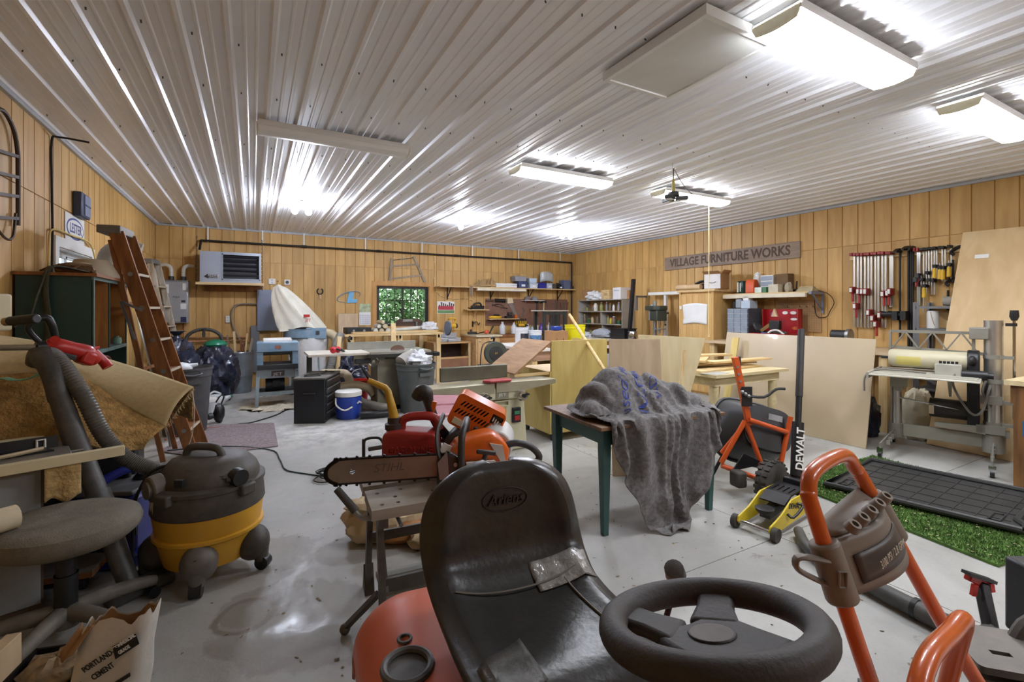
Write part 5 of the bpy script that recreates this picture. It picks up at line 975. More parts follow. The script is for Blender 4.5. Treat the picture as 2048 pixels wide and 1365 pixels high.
t = thing('metal_tin','bright steel tin on the end of the corner bench','tin',(6.98,7.42,.871)); part(t,'body',chrome,L([(.085,0),(.09,.01),(.09,.18),(.085,.19),(0,.19)],20)); part(t,'rim',steel,TB([(.09*math.cos(a),.09*math.sin(a),.185) for a in [2*PI*i/16 for i in range(16)]],.006,5,True))
solo('spirit_level','tall black spirit level standing against the right wall','level',mat('black_level','#24262b',.4,.4),[BB(-.03,.03,-.035,.035,0,1.30)]+[BB(-.032,-.028,-.02,.02,z_,z_+.06) for z_ in (.25,.65,1.05)],loc=(7.0,7.55,.871),rot=(0,.10,0))
# ------------- drill press
t = thing('press_stand','low wooden stand under the drill press','stand',(7.1,6.85,0),absolute=True); part(t,'top',oldwood,BB(6.80,7.50,6.58,7.20,.80,.84)); [part(t,'leg',pine,BB(a,a+.08,b_,b_+.08,0,.80)) for a in (6.84,7.38) for b_ in (6.62,7.08)]
t = thing('drill_press','dark green drill press with a steel column on a wooden stand','drill press',(7.12,6.88,.84),-PI/2-.35)
# local +x = front
part(t,'base',cg,B(0.05,0,.025,.34,.22,.05),bev=.01); part(t,'column',steel,C((-.08,0,.05),(-.08,0,.85),.035)); part(t,'table',steel,[L([(.13,.28),(.13,.30),(0,.30)],24,(.10,0,0)),C((.1,0,.2),(.1,0,.28),.03)])
part(t,'motor',jg,C((-.17,0,.46),(-.17,0,.72),.085,n=18)); part(t,'motor_cap',jg,L([(.09,.72),(.07,.76),(.03,.78)],18,(-.17,0,0))); hd = part(t,'head',mat('press_green','#3f443a',.45,.2,var=.15),BB(-.10,.22,-.11,.11,.45,.66),bev=.02); part(t,'belt_cover',mat('press_green'),PR([(-.28,-.13),(.16,-.15),(.24,-.06),(.24,.06),(.16,.15),(-.28,.13)],.66,.75,'z'),bev=.015)
part(t,'spindle',chrome,[C((.12,0,.45),(.12,0,.36),.03),C((.12,0,.36),(.12,0,.30),.018)]); part(t,'feed_handle',[steel][0],[C((.05,.12,.52),(.05+.14*math.cos(a),.15,.52+.14*math.sin(a)),.007,n=8) for a in (.6,2.7,4.8)]); part(t,'feed_knob',black,[SP((.05+.15*math.cos(a),.15,.52+.15*math.sin(a)),.02,10,7) for a in (.6,2.7,4.8)])
t = thing('work_light_arm','pale T-shaped arm lamp standing above the drill press','lamp',(7.45,6.95,.84),absolute=True); part(t,'post',white,BB(7.42,7.48,6.92,6.98,.84,1.86)); part(t,'bar',white,BB(7.40,7.46,6.55,7.40,1.82,1.88),bev=.004)
solo('bracket_square','grey steel wall bracket between the cubby shelf and the drill press','bracket',mat('trough_grey'),[BB(7.28,7.59,7.62,7.66,1.78,1.82),BB(7.28,7.32,7.62,7.66,1.50,1.80)])
# ------------- plank door cabinet
cabw = wood('cabinet_siding','#d2ac6c','#c0965a',(1,1,8))
t = thing('plank_cabinet','tall plank door cabinet with a sheet of paper pinned to it','cabinet',(7.3,5.85,0),absolute=True)
part(t,'carcass',cabw,BB(7.03,7.585,5.46,6.20,0,1.83)); part(t,'top_board',pineY,BB(6.98,7.585,5.42,6.24,1.83,1.87)); 
d = part(t,'door',cabw,BB(7.005,7.03,5.50,6.17,.05,1.79))
for k in range(5): sub(d,'door_plank',cabw,BB(6.998,7.005,5.50+.134*k+.003,5.50+.134*(k+1)-.003,.05,1.79))
for z_ in (1.55,.3): sub(d,'hinge',white,BB(6.99,7.0,6.14,6.19,z_-.03,z_+.03))
part(t,'stile',cabw,[BB(6.998,7.03,5.455,5.50,0,1.83),BB(6.998,7.03,6.17,6.205,0,1.83)])
def sheet_fn(u,v):
    y = 6.10-.52*u; z_ = 1.24+.36*v; x = 6.99-.004
    if u < .3 and v > .2: x -= .05*(1-u/.3)*v; y -= .03*(1-u/.3)
    return (x-.01*math.sin(5*u)*v,y,z_+.03*math.sin(3*u))
solo('pinned_paper','curled white sheet of paper pinned on the plank cabinet door','paper',paper,[GR(sheet_fn,18,10)],sol=.002)
t = thing('shipping_box','open cardboard shipping box with a white side on the plank cabinet','box',(7.2,5.55,1.871),.25)
part(t,'carton',card,[BB(-.17,.17,-.15,-.145,0,.27),BB(-.17,.17,.145,.15,0,.27),BB(-.17,-.165,-.15,.15,0,.27),BB(.165,.17,-.15,.15,0,.27),BB(-.17,.17,-.15,.15,0,.005)]); part(t,'printed_side',mat('carton_white'),BB(-.174,-.17,-.14,.14,.01,.26)); part(t,'flap',card,[BEAM((-.17,0,.27),(-.26,0,.31),.29,.004,(0,1,0)),BEAM((.17,0,.27),(.22,0,.33),.29,.004,(0,1,0)),BEAM((0,-.15,.27),(0,-.2,.33),.33,.004,(1,0,0))])
part(t,'smile_print',mat('box_ink','#4a4f5a',.6),TB([(-.175,-.06,.13),(-.175,-.03,.11),(-.175,.03,.11),(-.175,.06,.13)],.006,5,k=4))
solo('paper_roll','thick roll of tan paper lying along the plank cabinet top','paper roll',mat('tan_paper','#c7ab84',.7),[C((7.03,6.28,1.925),(7.08,5.78,1.925),.05,n=18)])
t = thing('hand_grinder','black power tool lying on the plank cabinet behind the paper roll','power tool',(7.35,5.95,1.871),.3); part(t,'body',black,[SP((0,0,.07),(.07,.20,.06),16,9)]); part(t,'handle',black,TB([(0,-.15,.10),(0,0,.17),(0,.15,.12)],.025,8,k=3)); part(t,'cap',dgrey,C((0,.18,.07),(0,.24,.05),.035))
# ------------- bench 2 with drawers and red toolbox
t = thing('side_bench','workbench along the right wall behind the large hardboard sheet','workbench',(7.2,4.0,0),absolute=True)
part(t,'worktop',ply,BB(6.72,7.59,2.75,5.40,.95,.99)); [part(t,'leg',pine,BB(a,a+.085,y-.045,y+.045,0,.95)) for y in (2.85,4.1,5.3) for a in (6.76,7.49)]
t = thing('parts_drawers','grey parts cabinet with rows of small clear drawers','drawer cabinet',(7.25,5.08,.99),absolute=True)
part(t,'case',mat('slate_case','#4b5056',.5),BB(7.12,7.45,4.88,5.27,.99,1.53))
for r_ in range(7):
    for c_ in range(3):
        d = part(t,'drawer',mat('smoky_drawer','#8a95a3',.3,var=.1),BB(7.105,7.12,4.895+.123*c_,4.895+.123*c_+.115,1.0+.075*r_,1.0+.075*r_+.062)); 
    part(t,'shelf_edge',mat('pale_edge','#b7bcc4',.4),BB(7.10,7.12,4.885,5.265,1.0+.075*r_+.064,1.0+.075*r_+.072))
cbox('lidded clear plastic box on the parts cabinet',(7.27,4.97,1.531),.2,.16,.13,mat('tote_#b9c8d6','#b9c8d6',.35)); solo('round_clock','grey dial gauge box on the parts cabinet','gauge',mat('dial_grey','#8e959c',.4),[B(0,0,.08,.12,.11,.16)],loc=(7.25,5.12,1.531),bev=.02)
solo('black_tin','black tin on the end of the parts cabinet','tin',black,[L([(.05,0),(.05,.11),(.03,.13)],14)],loc=(7.27,5.23,1.531)); cbox('flat white carton stacked on the clear plastic box',(7.25,4.98,1.663),.12,.10,.07,paper)
t = thing('bench_grinder','grey bench grinder standing at the end of the side bench','grinder',(7.30,3.60,.991),0); part(t,'body',dgrey,C((0,-.10,.16),(0,.1,.16),.07)); part(t,'grinding_wheel',steel,C((0,-.14,.16),(0,-.10,.16),.09,n=20)); part(t,'pedestal',dgrey,B(0,0,.05,.12,.16,.10))
rt = mat('toolbox_red','#a3161f',.35,var=.1)
t = thing('red_toolbox','open red toolbox with stickers in the lid and parts heaped inside','toolbox',(7.2,4.5,.99),absolute=True)
part(t,'tray',rt,[BB(6.98,7.42,4.20,4.78,.99,1.0),BB(6.98,6.99,4.20,4.78,.99,1.14),BB(7.41,7.42,4.20,4.78,.99,1.14),BB(6.98,7.42,4.20,4.21,.99,1.14),BB(6.98,7.42,4.77,4.78,.99,1.14)]); part(t,'lid',rt,[BB(7.43,7.445,4.20,4.78,1.12,1.52),BB(7.33,7.44,4.20,4.215,1.14,1.52),BB(7.33,7.44,4.765,4.78,1.14,1.52)])
for y,z_,w,h,mm in ((4.33,1.46,.10,.05,white),(4.46,1.46,.09,.05,white),(4.32,1.36,.11,.04,white),(4.66,1.43,.07,.08,mat('sticker_purple','#7a4a9a',.5)),(4.30,1.22,.10,.05,mat('sticker_flame','#c26a30',.5,var=.5,sc=40))): part(t,'sticker',mm,PR([(y+w/2*math.cos(a),z_+h/2*math.sin(a)) for a in [2*PI*i/16 for i in range(16)]],7.426,7.43,'x'))
for y,z_,s_ in ((4.33,1.46,'KENT'),(4.46,1.46,'BELL'),(4.32,1.36,'ACE')): pass
part(t,'front_sticker',white,BB(6.976,6.98,4.25,4.37,1.02,1.07)); part(t,'front_trim',mat('trim_pink','#c98a80',.5),BB(6.976,6.98,4.55,4.74,1.06,1.10))
part(t,'wheel_part',dgrey,X(L([(.03,-.04),(.10,-.03),(.11,.0),(.07,.03),(.03,.05)],20),(7.12,4.70,1.22),0,.9,.4)); part(t,'link_rod',mat('brass','#a88a5a',.35,.6),BEAM((7.08,4.64,1.17),(7.15,4.50,1.30),.05,.03,(0,0,1))); part(t,'black_case',black,B(7.14,4.44,1.27,.08,.16,.14),bev=.01); part(t,'white_cord',white,TB([(7.05,4.52,1.12),(7.05,4.45,1.18),(7.05,4.34,1.19),(7.06,4.25,1.12)],.015,8,k=4)); part(t,'blue_cup',mat('cup_blue','#4a78c0',.4),L([(.03,0),(.035,.08),(.0,.08)],14,(7.04,4.57,1.07))); part(t,'paper_wad',mat('tan_paper'),PR([(4.45,1.40),(4.55,1.40),(4.50,1.53)],7.2,7.24,'x')); part(t,'parts_heap',mat('mixed_metal','#6b6660',.4,.5,var=.5,sc=25),SP((7.2,4.5,1.05),(.19,.25,.12),24,12,.5,5,7,1.0))
t = thing('small_pegboard','small tan pegboard on the right wall above the red toolbox','pegboard',(7.59,4.35,1.2),absolute=True); part(t,'board',mat('tan_pegboard','#a9865c',.7),plate(rect(4.0,4.68,1.16,1.66),[ngon(4.03+.035*i,1.2+.035*j,.005,6) for i in range(18) for j in range(13)],7.585,7.597,'x')); part(t,'peg_hook',iron,[TB([(7.585,y,1.55),(7.55,y,1.55),(7.55,y,1.58)],.004,5) for y in (4.1,4.2,4.3,4.5,4.55)])
t = thing('right_wall_shelf','wooden wall shelf with a cream strip front on the right wall','shelf',(7.45,4.7,1.78),absolute=True)
part(t,'board',pineY,BB(7.25,7.59,4.0,5.45,1.765,1.785)); part(t,'strip_front',mat('cream_enamel'),PR([(7.25,1.765),(7.18,1.755),(7.18,1.72),(7.24,1.70),(7.26,1.71)],4.02,5.42,'y') if False else BB(7.19,7.25,4.02,5.42,1.70,1.764),bev=.006); part(t,'end_bracket',pg,[BB(7.57,7.59,3.96,3.99,1.45,1.765),BB(7.25,7.59,3.96,4.0,1.74,1.785),BEAM((7.58,3.975,1.5),(7.3,3.975,1.74),.025,.02,(0,1,0))])
z_ = 1.7855
t = thing('propane_can','dark green canister with white stripes on the right wall shelf','canister',(7.38,5.17,z_)); part(t,'body',mat('canister_green','#153f3a',.3),L([(.075,0),(.08,.01),(.08,.20),(.07,.215),(.0,.215)],20)); part(t,'stripe',white,[B(-.072,.035,.11,.012,.025,.17),B(-.078,-.015,.11,.012,.018,.15)]); part(t,'antenna',redp,C((.02,.04,.2),(.02,.05,.32),.003))
solo('orange_jug','orange plastic jug on the right wall shelf','jug',mat('burnt_orange','#cf5526',.4),[PR([(-.08,0),(.08,0),(.08,.17),(.05,.23),(-.05,.23),(-.08,.17)],-.075,.075,'y')],loc=(7.34,4.97,z_),rot=.1,bev=.015)
solo('paper_sack','white paper bag standing behind the orange jug','bag',paper,[SP((0,0,.18),(.07,.07,.18),14,9,.3,3,2,0)],loc=(7.52,4.99,z_))
t = thing('bin_drawer','small white drawer organiser leaning on the right wall shelf','organiser',(7.47,4.74,z_),.1); part(t,'case',white,BB(-.1,.1,-.10,.1,0,.29),bev=.004); part(t,'drawer',mat('smoky_drawer'),[BB(-.105,-.1,-.09,.09,.02+.09*k,.095+.09*k) for k in range(3)])
cbox('dark brown carton on the right wall shelf',(7.5,4.52,z_+.0),.16,.22,.30,mat('brown_carton','#6e5638',.8)); cbox('cream carton in front of the dark brown carton',(7.34,4.56,z_),.14,.16,.13,mat('cream_carton','#c9c2ac',.7)); cbox('small green and white carton on the right wall shelf',(7.285,4.80,z_),.08,.12,.09,mat('green_white_carton','#cfd8cc',.6)); 
solo('bulb_box','small green carton beside the orange jug','box',mat('carton_green','#4c7a56',.6),[B(0,0,.045,.08,.06,.09)],loc=(7.285,4.69,z_))
t = thing('rag_and_plane','dusty clamp and rag heap on the right wall shelf','tools',(7.4,4.3,z_),absolute=True); part(t,'rag',mat('dusty_rag','#a39a84',.9),SP((7.36,4.36,z_+.06),(.06,.05,.09),14,9,.5,4,3,z_)); part(t,'clamp',iron,[BEAM((7.45,4.34,z_+.02),(7.46,4.24,z_+.05),.04,.03,(0,0,1)),C((7.42,4.28,z_),(7.42,4.27,z_+.17),.012)])
solo('book_stack','stack of worn papers and a book on the right wall shelf','papers',mat('worn_paper','#b3a582',.8),[B(0,0,.012+.018*k,.18,.24-.02*k,.016,.1*k) for k in range(4)],loc=(7.4,4.10,z_))
solo('dark_cord','dark cord looping down from the right wall shelf','cord',iron,[TB([(7.45,3.97,1.80),(7.5,3.85,1.74),(7.55,3.80,1.62),(7.57,3.86,1.50),(7.57,3.92,1.40),(7.55,4.05,1.42),(7.5,4.05,1.7)],.006,6,k=5)])
# ------------- wooden sign
y0,y1 = 4.31,7.10
t = thing('shop_sign','long grey wooden sign reading VILLAGE FURNITURE WORKS on the right wall','sign',(XR-.02,5.7,2.45),absolute=True)
part(t,'board',wood('sign_board','#94806c','#7a6654',(1,8,1)),BB(XR-.028,XR-.001,y0,y1,2.335,2.60),bev=.004)
stm = mat('stencil_brown','#4f3d2e',.7); text(t,'VILLAGE FURNITURE WORKS',.225,(XR-.0295,(y0+y1)/2,2.465),FXM,stm,.001,off=.006,sx=.845)
# ================================================================ clamps and machines at the right wall
xw = XR-.04
t = thing('clamp_rail','long wooden rail holding the clamps on the right wall','rail',(XR-.02,2.95,2.28),absolute=True)
part(t,'rail',pineY,BB(XR-.03,XR-.001,2.20,3.60,2.22,2.31))
def yz(u,v): q = WX(u,v,xw); return q.y,q.z
redj = mat('clamp_red','#8c2320',.45,var=.15); barm = mat('clamp_bar_steel','#a9a49a',.3,.8,var=.1)
ords = ['first','second','third','fourth','fifth','sixth','seventh','eighth','ninth','tenth','eleventh','twelfth']
bars = [(1709,510,655,580,1),(1716,510,655,612,1),(1722.5,510,655,583,1),(1730,510,656,583,0),(1737,509,656,583,0),(1743,509,656,625,0),(1751,508,640,636,0),(1757,508,650,648,1),(1765,507,656,630,0),(1771.5,507,656,588,1),(1781,507,615,586,1),(1785,507,615,583,0)]
for k,(u,v0,v1,vj,h) in enumerate(bars):
    y,z0 = yz(u,v0); _,z1 = yz(u,v1); _,zj = yz(u,vj)
    t = thing('bar_clamp',f'red jawed bar clamp, {ords[k]} in the row from the shelf side','clamp',(xw,y,z1),0,'bar clamps hung on the clamp rail',absolute=True)
    part(t,'bar',barm,BB(xw-.006,xw+.006,y-.012,y+.012,z1,z0)); part(t,'fixed_jaw',redj,BB(xw-.11,xw+.02,y-.018,y+.018,z0-.02,z0+.02),bev=.004)
    s_ = part(t,'sliding_jaw',redj,BB(xw-.10,xw+.02,y-.02,y+.02,zj-.05,zj+.04),bev=.005); sub(s_,'pad',white,BB(xw-.112,xw-.10,y-.014,y+.014,zj-.035,zj+.025)); 
    if h: part(t,'handle',mat('clamp_handle_red','#9c2a22',.5),C((xw-.05,y,zj-.05),(xw-.05,y,zj-.17),.016,n=10))
for k,(u,v0,v1) in enumerate(((1800,503,678),(1817,498,700),(1822,498,700),(1826,498,700))):
    y,z0 = yz(u,v0); _,z1 = yz(u,v1)
    t = thing('pipe_clamp','black pipe clamp, '+['set apart from the other three','next to the lone one','middle of the close group','beside the grey metal shelf'][k],'clamp',(xw,y,z1),0,'black pipe clamps on the clamp rail',absolute=True)
    part(t,'pipe',iron,C((xw,y,z1),(xw,y,z0),.013,n=10)); part(t,'head',iron,PR([(xw+.02,z0-.02),(xw+.02,z0+.03),(xw-.06,z0+.035),(xw-.15,z0-.005),(xw-.15,z0-.03),(xw-.06,z0-.01)],y-.022,y+.022,'y'))
    if k < 2: part(t,'tail_stop',black,[B(xw-.05,y+.02,1.45-.02,.12,.06,.12),C((xw-.05,y+.06,1.44),(xw-.05,y+.20,1.45),.03,.045)])
for k,(u,v1) in enumerate(((1836,612),(1839.5,612))):
    y,z0 = yz(u,502); _,z1 = yz(u,v1); t = thing('long_steel_clamp','bright steel bar clamp beside the grey metal shelf, '+['outer','inner'][k]+' of the pair','clamp',(xw,y,z1),0,'bright steel clamps',absolute=True)
    part(t,'bar',chrome,BB(xw-.008,xw+.008,y-.01,y+.01,z1,z0)); part(t,'fixed_jaw',red,BB(xw-.10,xw+.02,y-.016,y+.016,z0-.01,z0+.03)); _,zj = yz(u,560-k*8); part(t,'sliding_jaw',dgrey,BB(xw-.09,xw+.02,y-.018,y+.018,zj-.03,zj+.03)); part(t,'knob',redj,C((xw-.05,y,zj-.03),(xw-.05,y,zj-.09),.014))
for k,(u,v0,v1,vj,vh) in enumerate(((1847.5,500,625,560,0),(1853,499,590,572,580),(1858,499,560,546,0),(1863.5,498,590,560,0),(1869,498,590,562,0),(1873.7,497,558,533,565),(1884.6,496,562,535,540),(1890.5,496,563,536,540),(1902.7,494,562,530,536))):
    y,z0 = yz(u,v0); _,z1 = yz(u,v1); _,zj = yz(u,vj)
    t = thing('f_clamp','slim F-clamp on the rail, '+ords[k]+' after the bright steel pair','clamp',(xw,y,z1),0,'slim F-clamps on the clamp rail',absolute=True)
    part(t,'bar',barm,BB(xw-.005,xw+.005,y-.008,y+.008,z1,z0)); part(t,'fixed_jaw',iron,BB(xw-.09,xw+.015,y-.014,y+.014,z0-.012,z0+.018)); part(t,'sliding_jaw',iron,BB(xw-.085,xw+.015,y-.018,y+.018,zj-.018,zj+.018)); part(t,'screw',steel,C((xw-.07,y,zj-.07),(xw-.07,y,zj+.05),.006,n=8))
    if vh: part(t,'handle',yellow,C((xw-.07,y,zj-.03),(xw-.07,y,zj-.15),.02,.024,n=10),label='yellow handle')
def cclamp(y,z0,s,lab):
    t = thing('c_clamp',lab,'clamp',(xw,y,z0),0,'black C-clamps on the clamp rail',absolute=True); q = [(y+.02*s,z0-.02),(y+.05*s,z0+.02),(y-.05*s,z0+.08*s),(y-.14*s,z0+.02),(y-.16*s,z0-.10*s),(y-.15*s,z0-.30*s),(y-.06*s,z0-.36*s),(y+.04*s,z0-.34*s)]
    part(t,'frame',iron,TB([(xw-.01,a,b_) for a,b_ in q],.018*s,8,k=4)); part(t,'screw',iron,C((xw-.01,y+.03*s,z0-.34*s),(xw-.01,y+.03*s,z0-.08*s),.012,n=8)); return t
y,z0 = yz(1913,500); cclamp(y,z0-.04,1.0,'big black C-clamp hung at the end of the clamp rail by the plywood'); cclamp(y+.05,z0-.42,.9,'second black C-clamp hanging below the big one')
# ------------- grey metal shelf
t = thing('metal_shelf','grey perforated steel shelf against the right wall by the clamps','shelf unit',(7.1,2.2,0),absolute=True)
gs = mat('shelf_steel','#77787a',.4,.5,var=.1)
for xx in (7.20,7.56):
    for yy in (1.85,2.68): part(t,'upright',gs,[BB(xx-.02,xx+.02,yy-.004,yy+.004,0,1.60),BB(xx-.02 if xx < 7.4 else xx+.016,xx-.016 if xx < 7.4 else xx+.02,yy-.03,yy+.03,0,1.60)])
for z_ in (.15,.55,.95,1.28,1.55): part(t,'shelf_tray',gs,BB(7.18,7.575,1.84,2.69,z_-.03,z_))
part(t,'cross_brace',gs,BEAM((7.20,2.66,.7),(7.20,1.87,.3),.03,.003,(0,0,1)))
solo('rolled_mat','grey rolled mat on top of the metal shelf','mat',mat('grey_felt','#9a968a',.9,bump=.3),[C((7.32,2.46,1.61),(7.36,1.86,1.61),.055,n=16)]); 
t = thing('paper_towel','white roll of string on the metal shelf','roll',(7.28,2.55,1.281)); part(t,'roll',white,L([(.06,0),(.06,.21),(.02,.22),(.02,.20)],20)); part(t,'string',mat('tan_string','#9c8c6c',.8),TB([(-.06,0,.2),(-.065,-.02,.1),(-.05,-.04,.03)],.003,5,k=3))
solo('carton_stack','flat stack of pale boards on the metal shelf','boards',palew,[B(0,0,.012+.024*k,.20,.5,.02,.02*k) for k in range(4)],loc=(7.34,2.16,1.281))
for k in range(2): solo('rail_board',['upper','lower'][k]+' long pine board lying across the metal shelf','board',pineY,[B(0,0,0,.09,1.05,.03)],loc=(7.25+.1*k,2.38,.968),group='pine boards across the metal shelf')
# ------------- big plywood sheet leaning on the right wall
solo('plywood_sheet','large pale plywood sheet with a small white tag leaning on the right wall','plywood panel',wood('sheet_plywood','#d3b88c','#c4a678',(1,1,6),1.2),[BEAM((6.58,1.75,.0),(7.44,1.71,2.42),1.22,.018,(0,1,0))],bev=.002)
q0 = Vector((6.58,0,0)).lerp(Vector((7.44,0,2.42)),.875); solo('plywood_tag','small white printed tag on the plywood sheet','tag',paper,[BEAM((q0.x-.012-.01,2.12,q0.z-.02),(q0.x-.012+.004,2.12,q0.z+.025),.12,.002,(0,1,0))])
# ------------- drum sander
dg_ = mat('sander_grey','#8b8a80',.5,.3,var=.12,dust=.3); sc_ = mat('sander_cream','#c6bfa2',.45,var=.06)
t = thing('drum_sander','open-ended drum sander on a wheeled steel stand in front of the plywood','drum sander',(6.30,2.13,0),math.radians(-75.2))
cx0,cx1 = -.375,.375
colm = mat('polished_tube','#c4c4bf',.28,.85,var=.06)
part(t,'main_column',colm,C((cx1,0,.18),(cx1,0,1.40),.07,n=28)); part(t,'short_column',colm,C((cx0,0,.18),(cx0,0,.74),.052,n=24))
for z_ in (.38,.60,.80,1.04): part(t,'column_clamp',dg_,[L([(.075,z_-.02),(.075,z_+.02)],20,(cx1,0,0)),B(cx1+.09,-.02,z_,.10,.05,.03)])
part(t,'column_top',dg_,B(cx1-.10,-.02,1.27,.14,.14,.12),bev=.01); part(t,'column_foot',dg_,L([(.085,.10),(.085,.28)],20,(cx1,0,0))); part(t,'column_foot',dg_,L([(.07,.12),(.07,.26)],20,(cx0,0,0)))
part(t,'scale_sticker',mat('scale_yellow','#c7b83e',.5),B(cx1-.0,-.0625,.70,.02,.004,.16)); 
part(t,'crank_rod',chrome,C((cx1+.14,-.01,.45),(cx1+.14,-.01,1.42),.012)); part(t,'crank_knob',black,[L([(.02,1.40),(.035,1.44),(.03,1.50),(.0,1.50)],14,(cx1+.14,-.01,0)),B(cx1+.12,-.01,1.36,.08,.03,.03)])
part(t,'cross_beam',mat('beam_grey','#9c9a8c',.5,.2,var=.08),B(0,0,.20,.72,.05,.13),bev=.004); part(t,'arm_beam',mat('beam_grey'),[PR([(-.05,.34),(.32,.36),(.32,.28),(-.05,.30)],-.10,-.06,'y')])
for s_,x in ((0,cx0),(1,cx1)):
    for FL in (-.62,.20):
        ft = part(t,'stand_foot',dg_,[BEAM((x,0,.20),(x+(.0 if s_ else -.05),FL,.13),.035,.012,(0,0,1)),BEAM((x,0,.14),(x+(.0 if s_ else -.05),FL,.10),.035,.012,(0,0,1))]+[BEAM((x,FL*.2*k,.20-.01*k),(x,FL*.2*k,.14-.005*k),.03,.03,(0,1,0)) for k in (1,2,3,4)])
        w = part(t,'caster',black,[C((x-.015+(.0 if s_ else -.05),FL,.035),(x+.015+(.0 if s_ else -.05),FL,.035),.035,n=14)]); sub(w,'caster_fork',chrome,B(x+(.0 if s_ else -.05),FL,.075,.05,.04,.05))
tr_ = []
for z_ in (1.06,1.27): tr_.append(BEAM((cx0-.05,0,z_ + (.0 if z_ > 1.2 else .04)),(cx1-.02,0,z_),.03,.02,(0,0,1)))
for k in range(6):
    a,b_ = cx0-.03+k*.11,cx0-.03+(k+1)*.11
    tr_.append(BEAM((a,0,1.27 if k%2 else 1.09),(b_,0,1.09 if k%2 else 1.27),.05,.012,(0,1,0)))
tr_ += [B(cx0-.05,0,1.14,.02,.05,.26),B(cx1-.14,0,1.16,.025,.06,.24)]
part(t,'truss_arm',dg_,tr_); part(t,'drum_cover',sc_,[L([(.0,-.44),(.085,-.43),(.095,-.40),(.095,.20),(.09,.21)],24,(0,-.02,.98),'x')]); part(t,'cover_sticker',mat('faded_yellow','#c9bd6c',.5),[L([(.0965,-.36),(.0965,-.16)],24,(0,-.02,.98),'x')[0:1]+([(i,i+1,24+i+1,24+i) for i in range(11,15)],)])
part(t,'end_pivot',dgrey,C((-.50,-.02,.98),(-.43,-.02,.98),.014)); 
bc = part(t,'belt_cover',black,PR([(-.115,.62)]+[(-.0-.11*math.cos(a)-.01,.98+.12*math.sin(a)) for a in [PI*i/10 for i in range(11)]]+[(.09,.62),(.07,.32),(-.09,.32)],.19,.28,'x'),bev=.012); sub(bc,'vent_knob',black,SP((.23,-.12,1.0),(.03,.05,.05),12,8))
part(t,'conveyor_table',mat('conveyor_white','#cfccbe',.35,.2),[PR([(-.62,.845),(-.62,.83),(-.30,.80),(.30,.80),(.30,.845)],-.52,.30,'x')],bev=.004); part(t,'conveyor_belt',mat('belt_grey','#a9a697',.8),BB(-.50,.28,-.56,.14,.8455,.85)); part(t,'side_rail',mat('alu_rail','#c0bfb4',.35,.5),BB(-.54,-.52,-.62,.16,.80,.86))
part(t,'table_gusset',mat('beam_grey'),[PR([(-.08,.80),(.08,.80),(.05,.62),(-.05,.62)],cx0-.01,cx0+.06,'x'),B(cx0+.03,-.04,.74,.14,.10,.14)]); part(t,'table_gusset',mat('beam_grey'),PR([(-.2,.80),(.2,.80),(.05,.60)],.05,.07,'x'))
part(t,'control_box',mat('box_grey','#b0aea2',.45,.2),B(.06,-.18,.90,.20,.12,.12),bev=.008); part(t,'feed_motor',black,[C((.16,-.24,.87),(.34,-.24,.87),.045,n=16),C((.34,-.24,.87),(.38,-.24,.87),.03,n=12)]); part(t,'control_knob',black,[C((-.0+.03*k,-.18,.96),(-.0+.03*k,-.18,.985),.012,n=10) for k in range(5)])
part(t,'main_motor',mat('motor_dark','#3a3733',.5,.3),[C((-.10,.06,.47),(.26,.06,.47),.10,n=20)]); part(t,'motor_plate',tanp,B(-.08,-.045,.46,.04,.01,.09)); part(t,'power_cord',mat('grey_cord','#77736a',.6),[TB([(.12,-.22,.90),(.10,-.26,.75),(.22,-.24,.5),(.30,-.2,.52),(.34,-.1,.7),(.36,-.05,.78)],.011,6,k=6),TB([(-.10,-.3,.865),(-.3,-.28,.87),(-.50,-.3,.86),(-.60,-.3,.78),(-.61,-.3,.62)],.011,6,k=5),TB([(.34,-.1,.85),(.30,-.12,.7),(.36,-.06,.55),(.26,-.04,.5)],.010,6,k=5)])
part(t,'thin_rod',chrome,C((cx0+.03,-.03,.55),(.30,-.03,.46),.008,n=8)); part(t,'bracket',dg_,B(cx1-.02,-.05,.62,.16,.10,.08)); part(t,'bracket',dg_,[B(cx1-.02,-.05,.33,.20,.10,.08),B(cx1+.06,-.02,.29,.1,.06,.06)])
solo('paper_sack','wrinkled white paper sack standing under the drum sander','sack',mat('sack_white','#c9c0a6',.8,var=.12,bump=.5,bsc=12),[SP((0,0,.26),(.20,.17,.32),30,18,.18,4,5,0)],loc=(6.80,2.52,0))
solo('black_sack','crumpled black sack behind the large hardboard sheet','sack',bagm,[SP((0,0,.22),(.13,.16,.30),24,14,.3,4,8,0)],loc=(6.42,2.90,0))
# ------------- rough bench at the right edge
t = thing('rough_bench','rough wooden bench with thick posts beside the drum sander','workbench',(6.2,.8,0),absolute=True)
rw = wood('rough_brown_wood','#80582c','#5f3f1f',(1,1,8)); part(t,'worktop',palew,BB(5.66,6.56,.10,1.50,.86,.90)); part(t,'apron',rw,[BB(5.70,5.74,.15,1.47,.70,.86),BB(5.74,6.5,1.43,1.47,.70,.86)])
for xx in (5.76,6.46):
    for yy in (.2,1.38): part(t,'post',rw,BB(xx-.07,xx+.07,yy-.07,yy+.07,0,.86))
part(t,'blue_paint_mark',mat('blue_smear','#2f5a80',.6),B(5.6885,1.36,.50,.003,.07,.13)); part(t,'blue_paint_mark',mat('blue_smear'),B(5.76,1.451,.52,.07,.003,.12))
t = thing('swivel_wheel','black swivel caster lying by the rough bench post','caster',(5.50,1.28,0),.4); part(t,'wheel',black,C((-.02,0,.05),(.02,0,.05),.05,n=16)); part(t,'fork',dgrey,[B(0,.02,.10,.06,.07,.012),B(-.03,.01,.075,.006,.04,.06),B(.03,.01,.075,.006,.04,.06)])
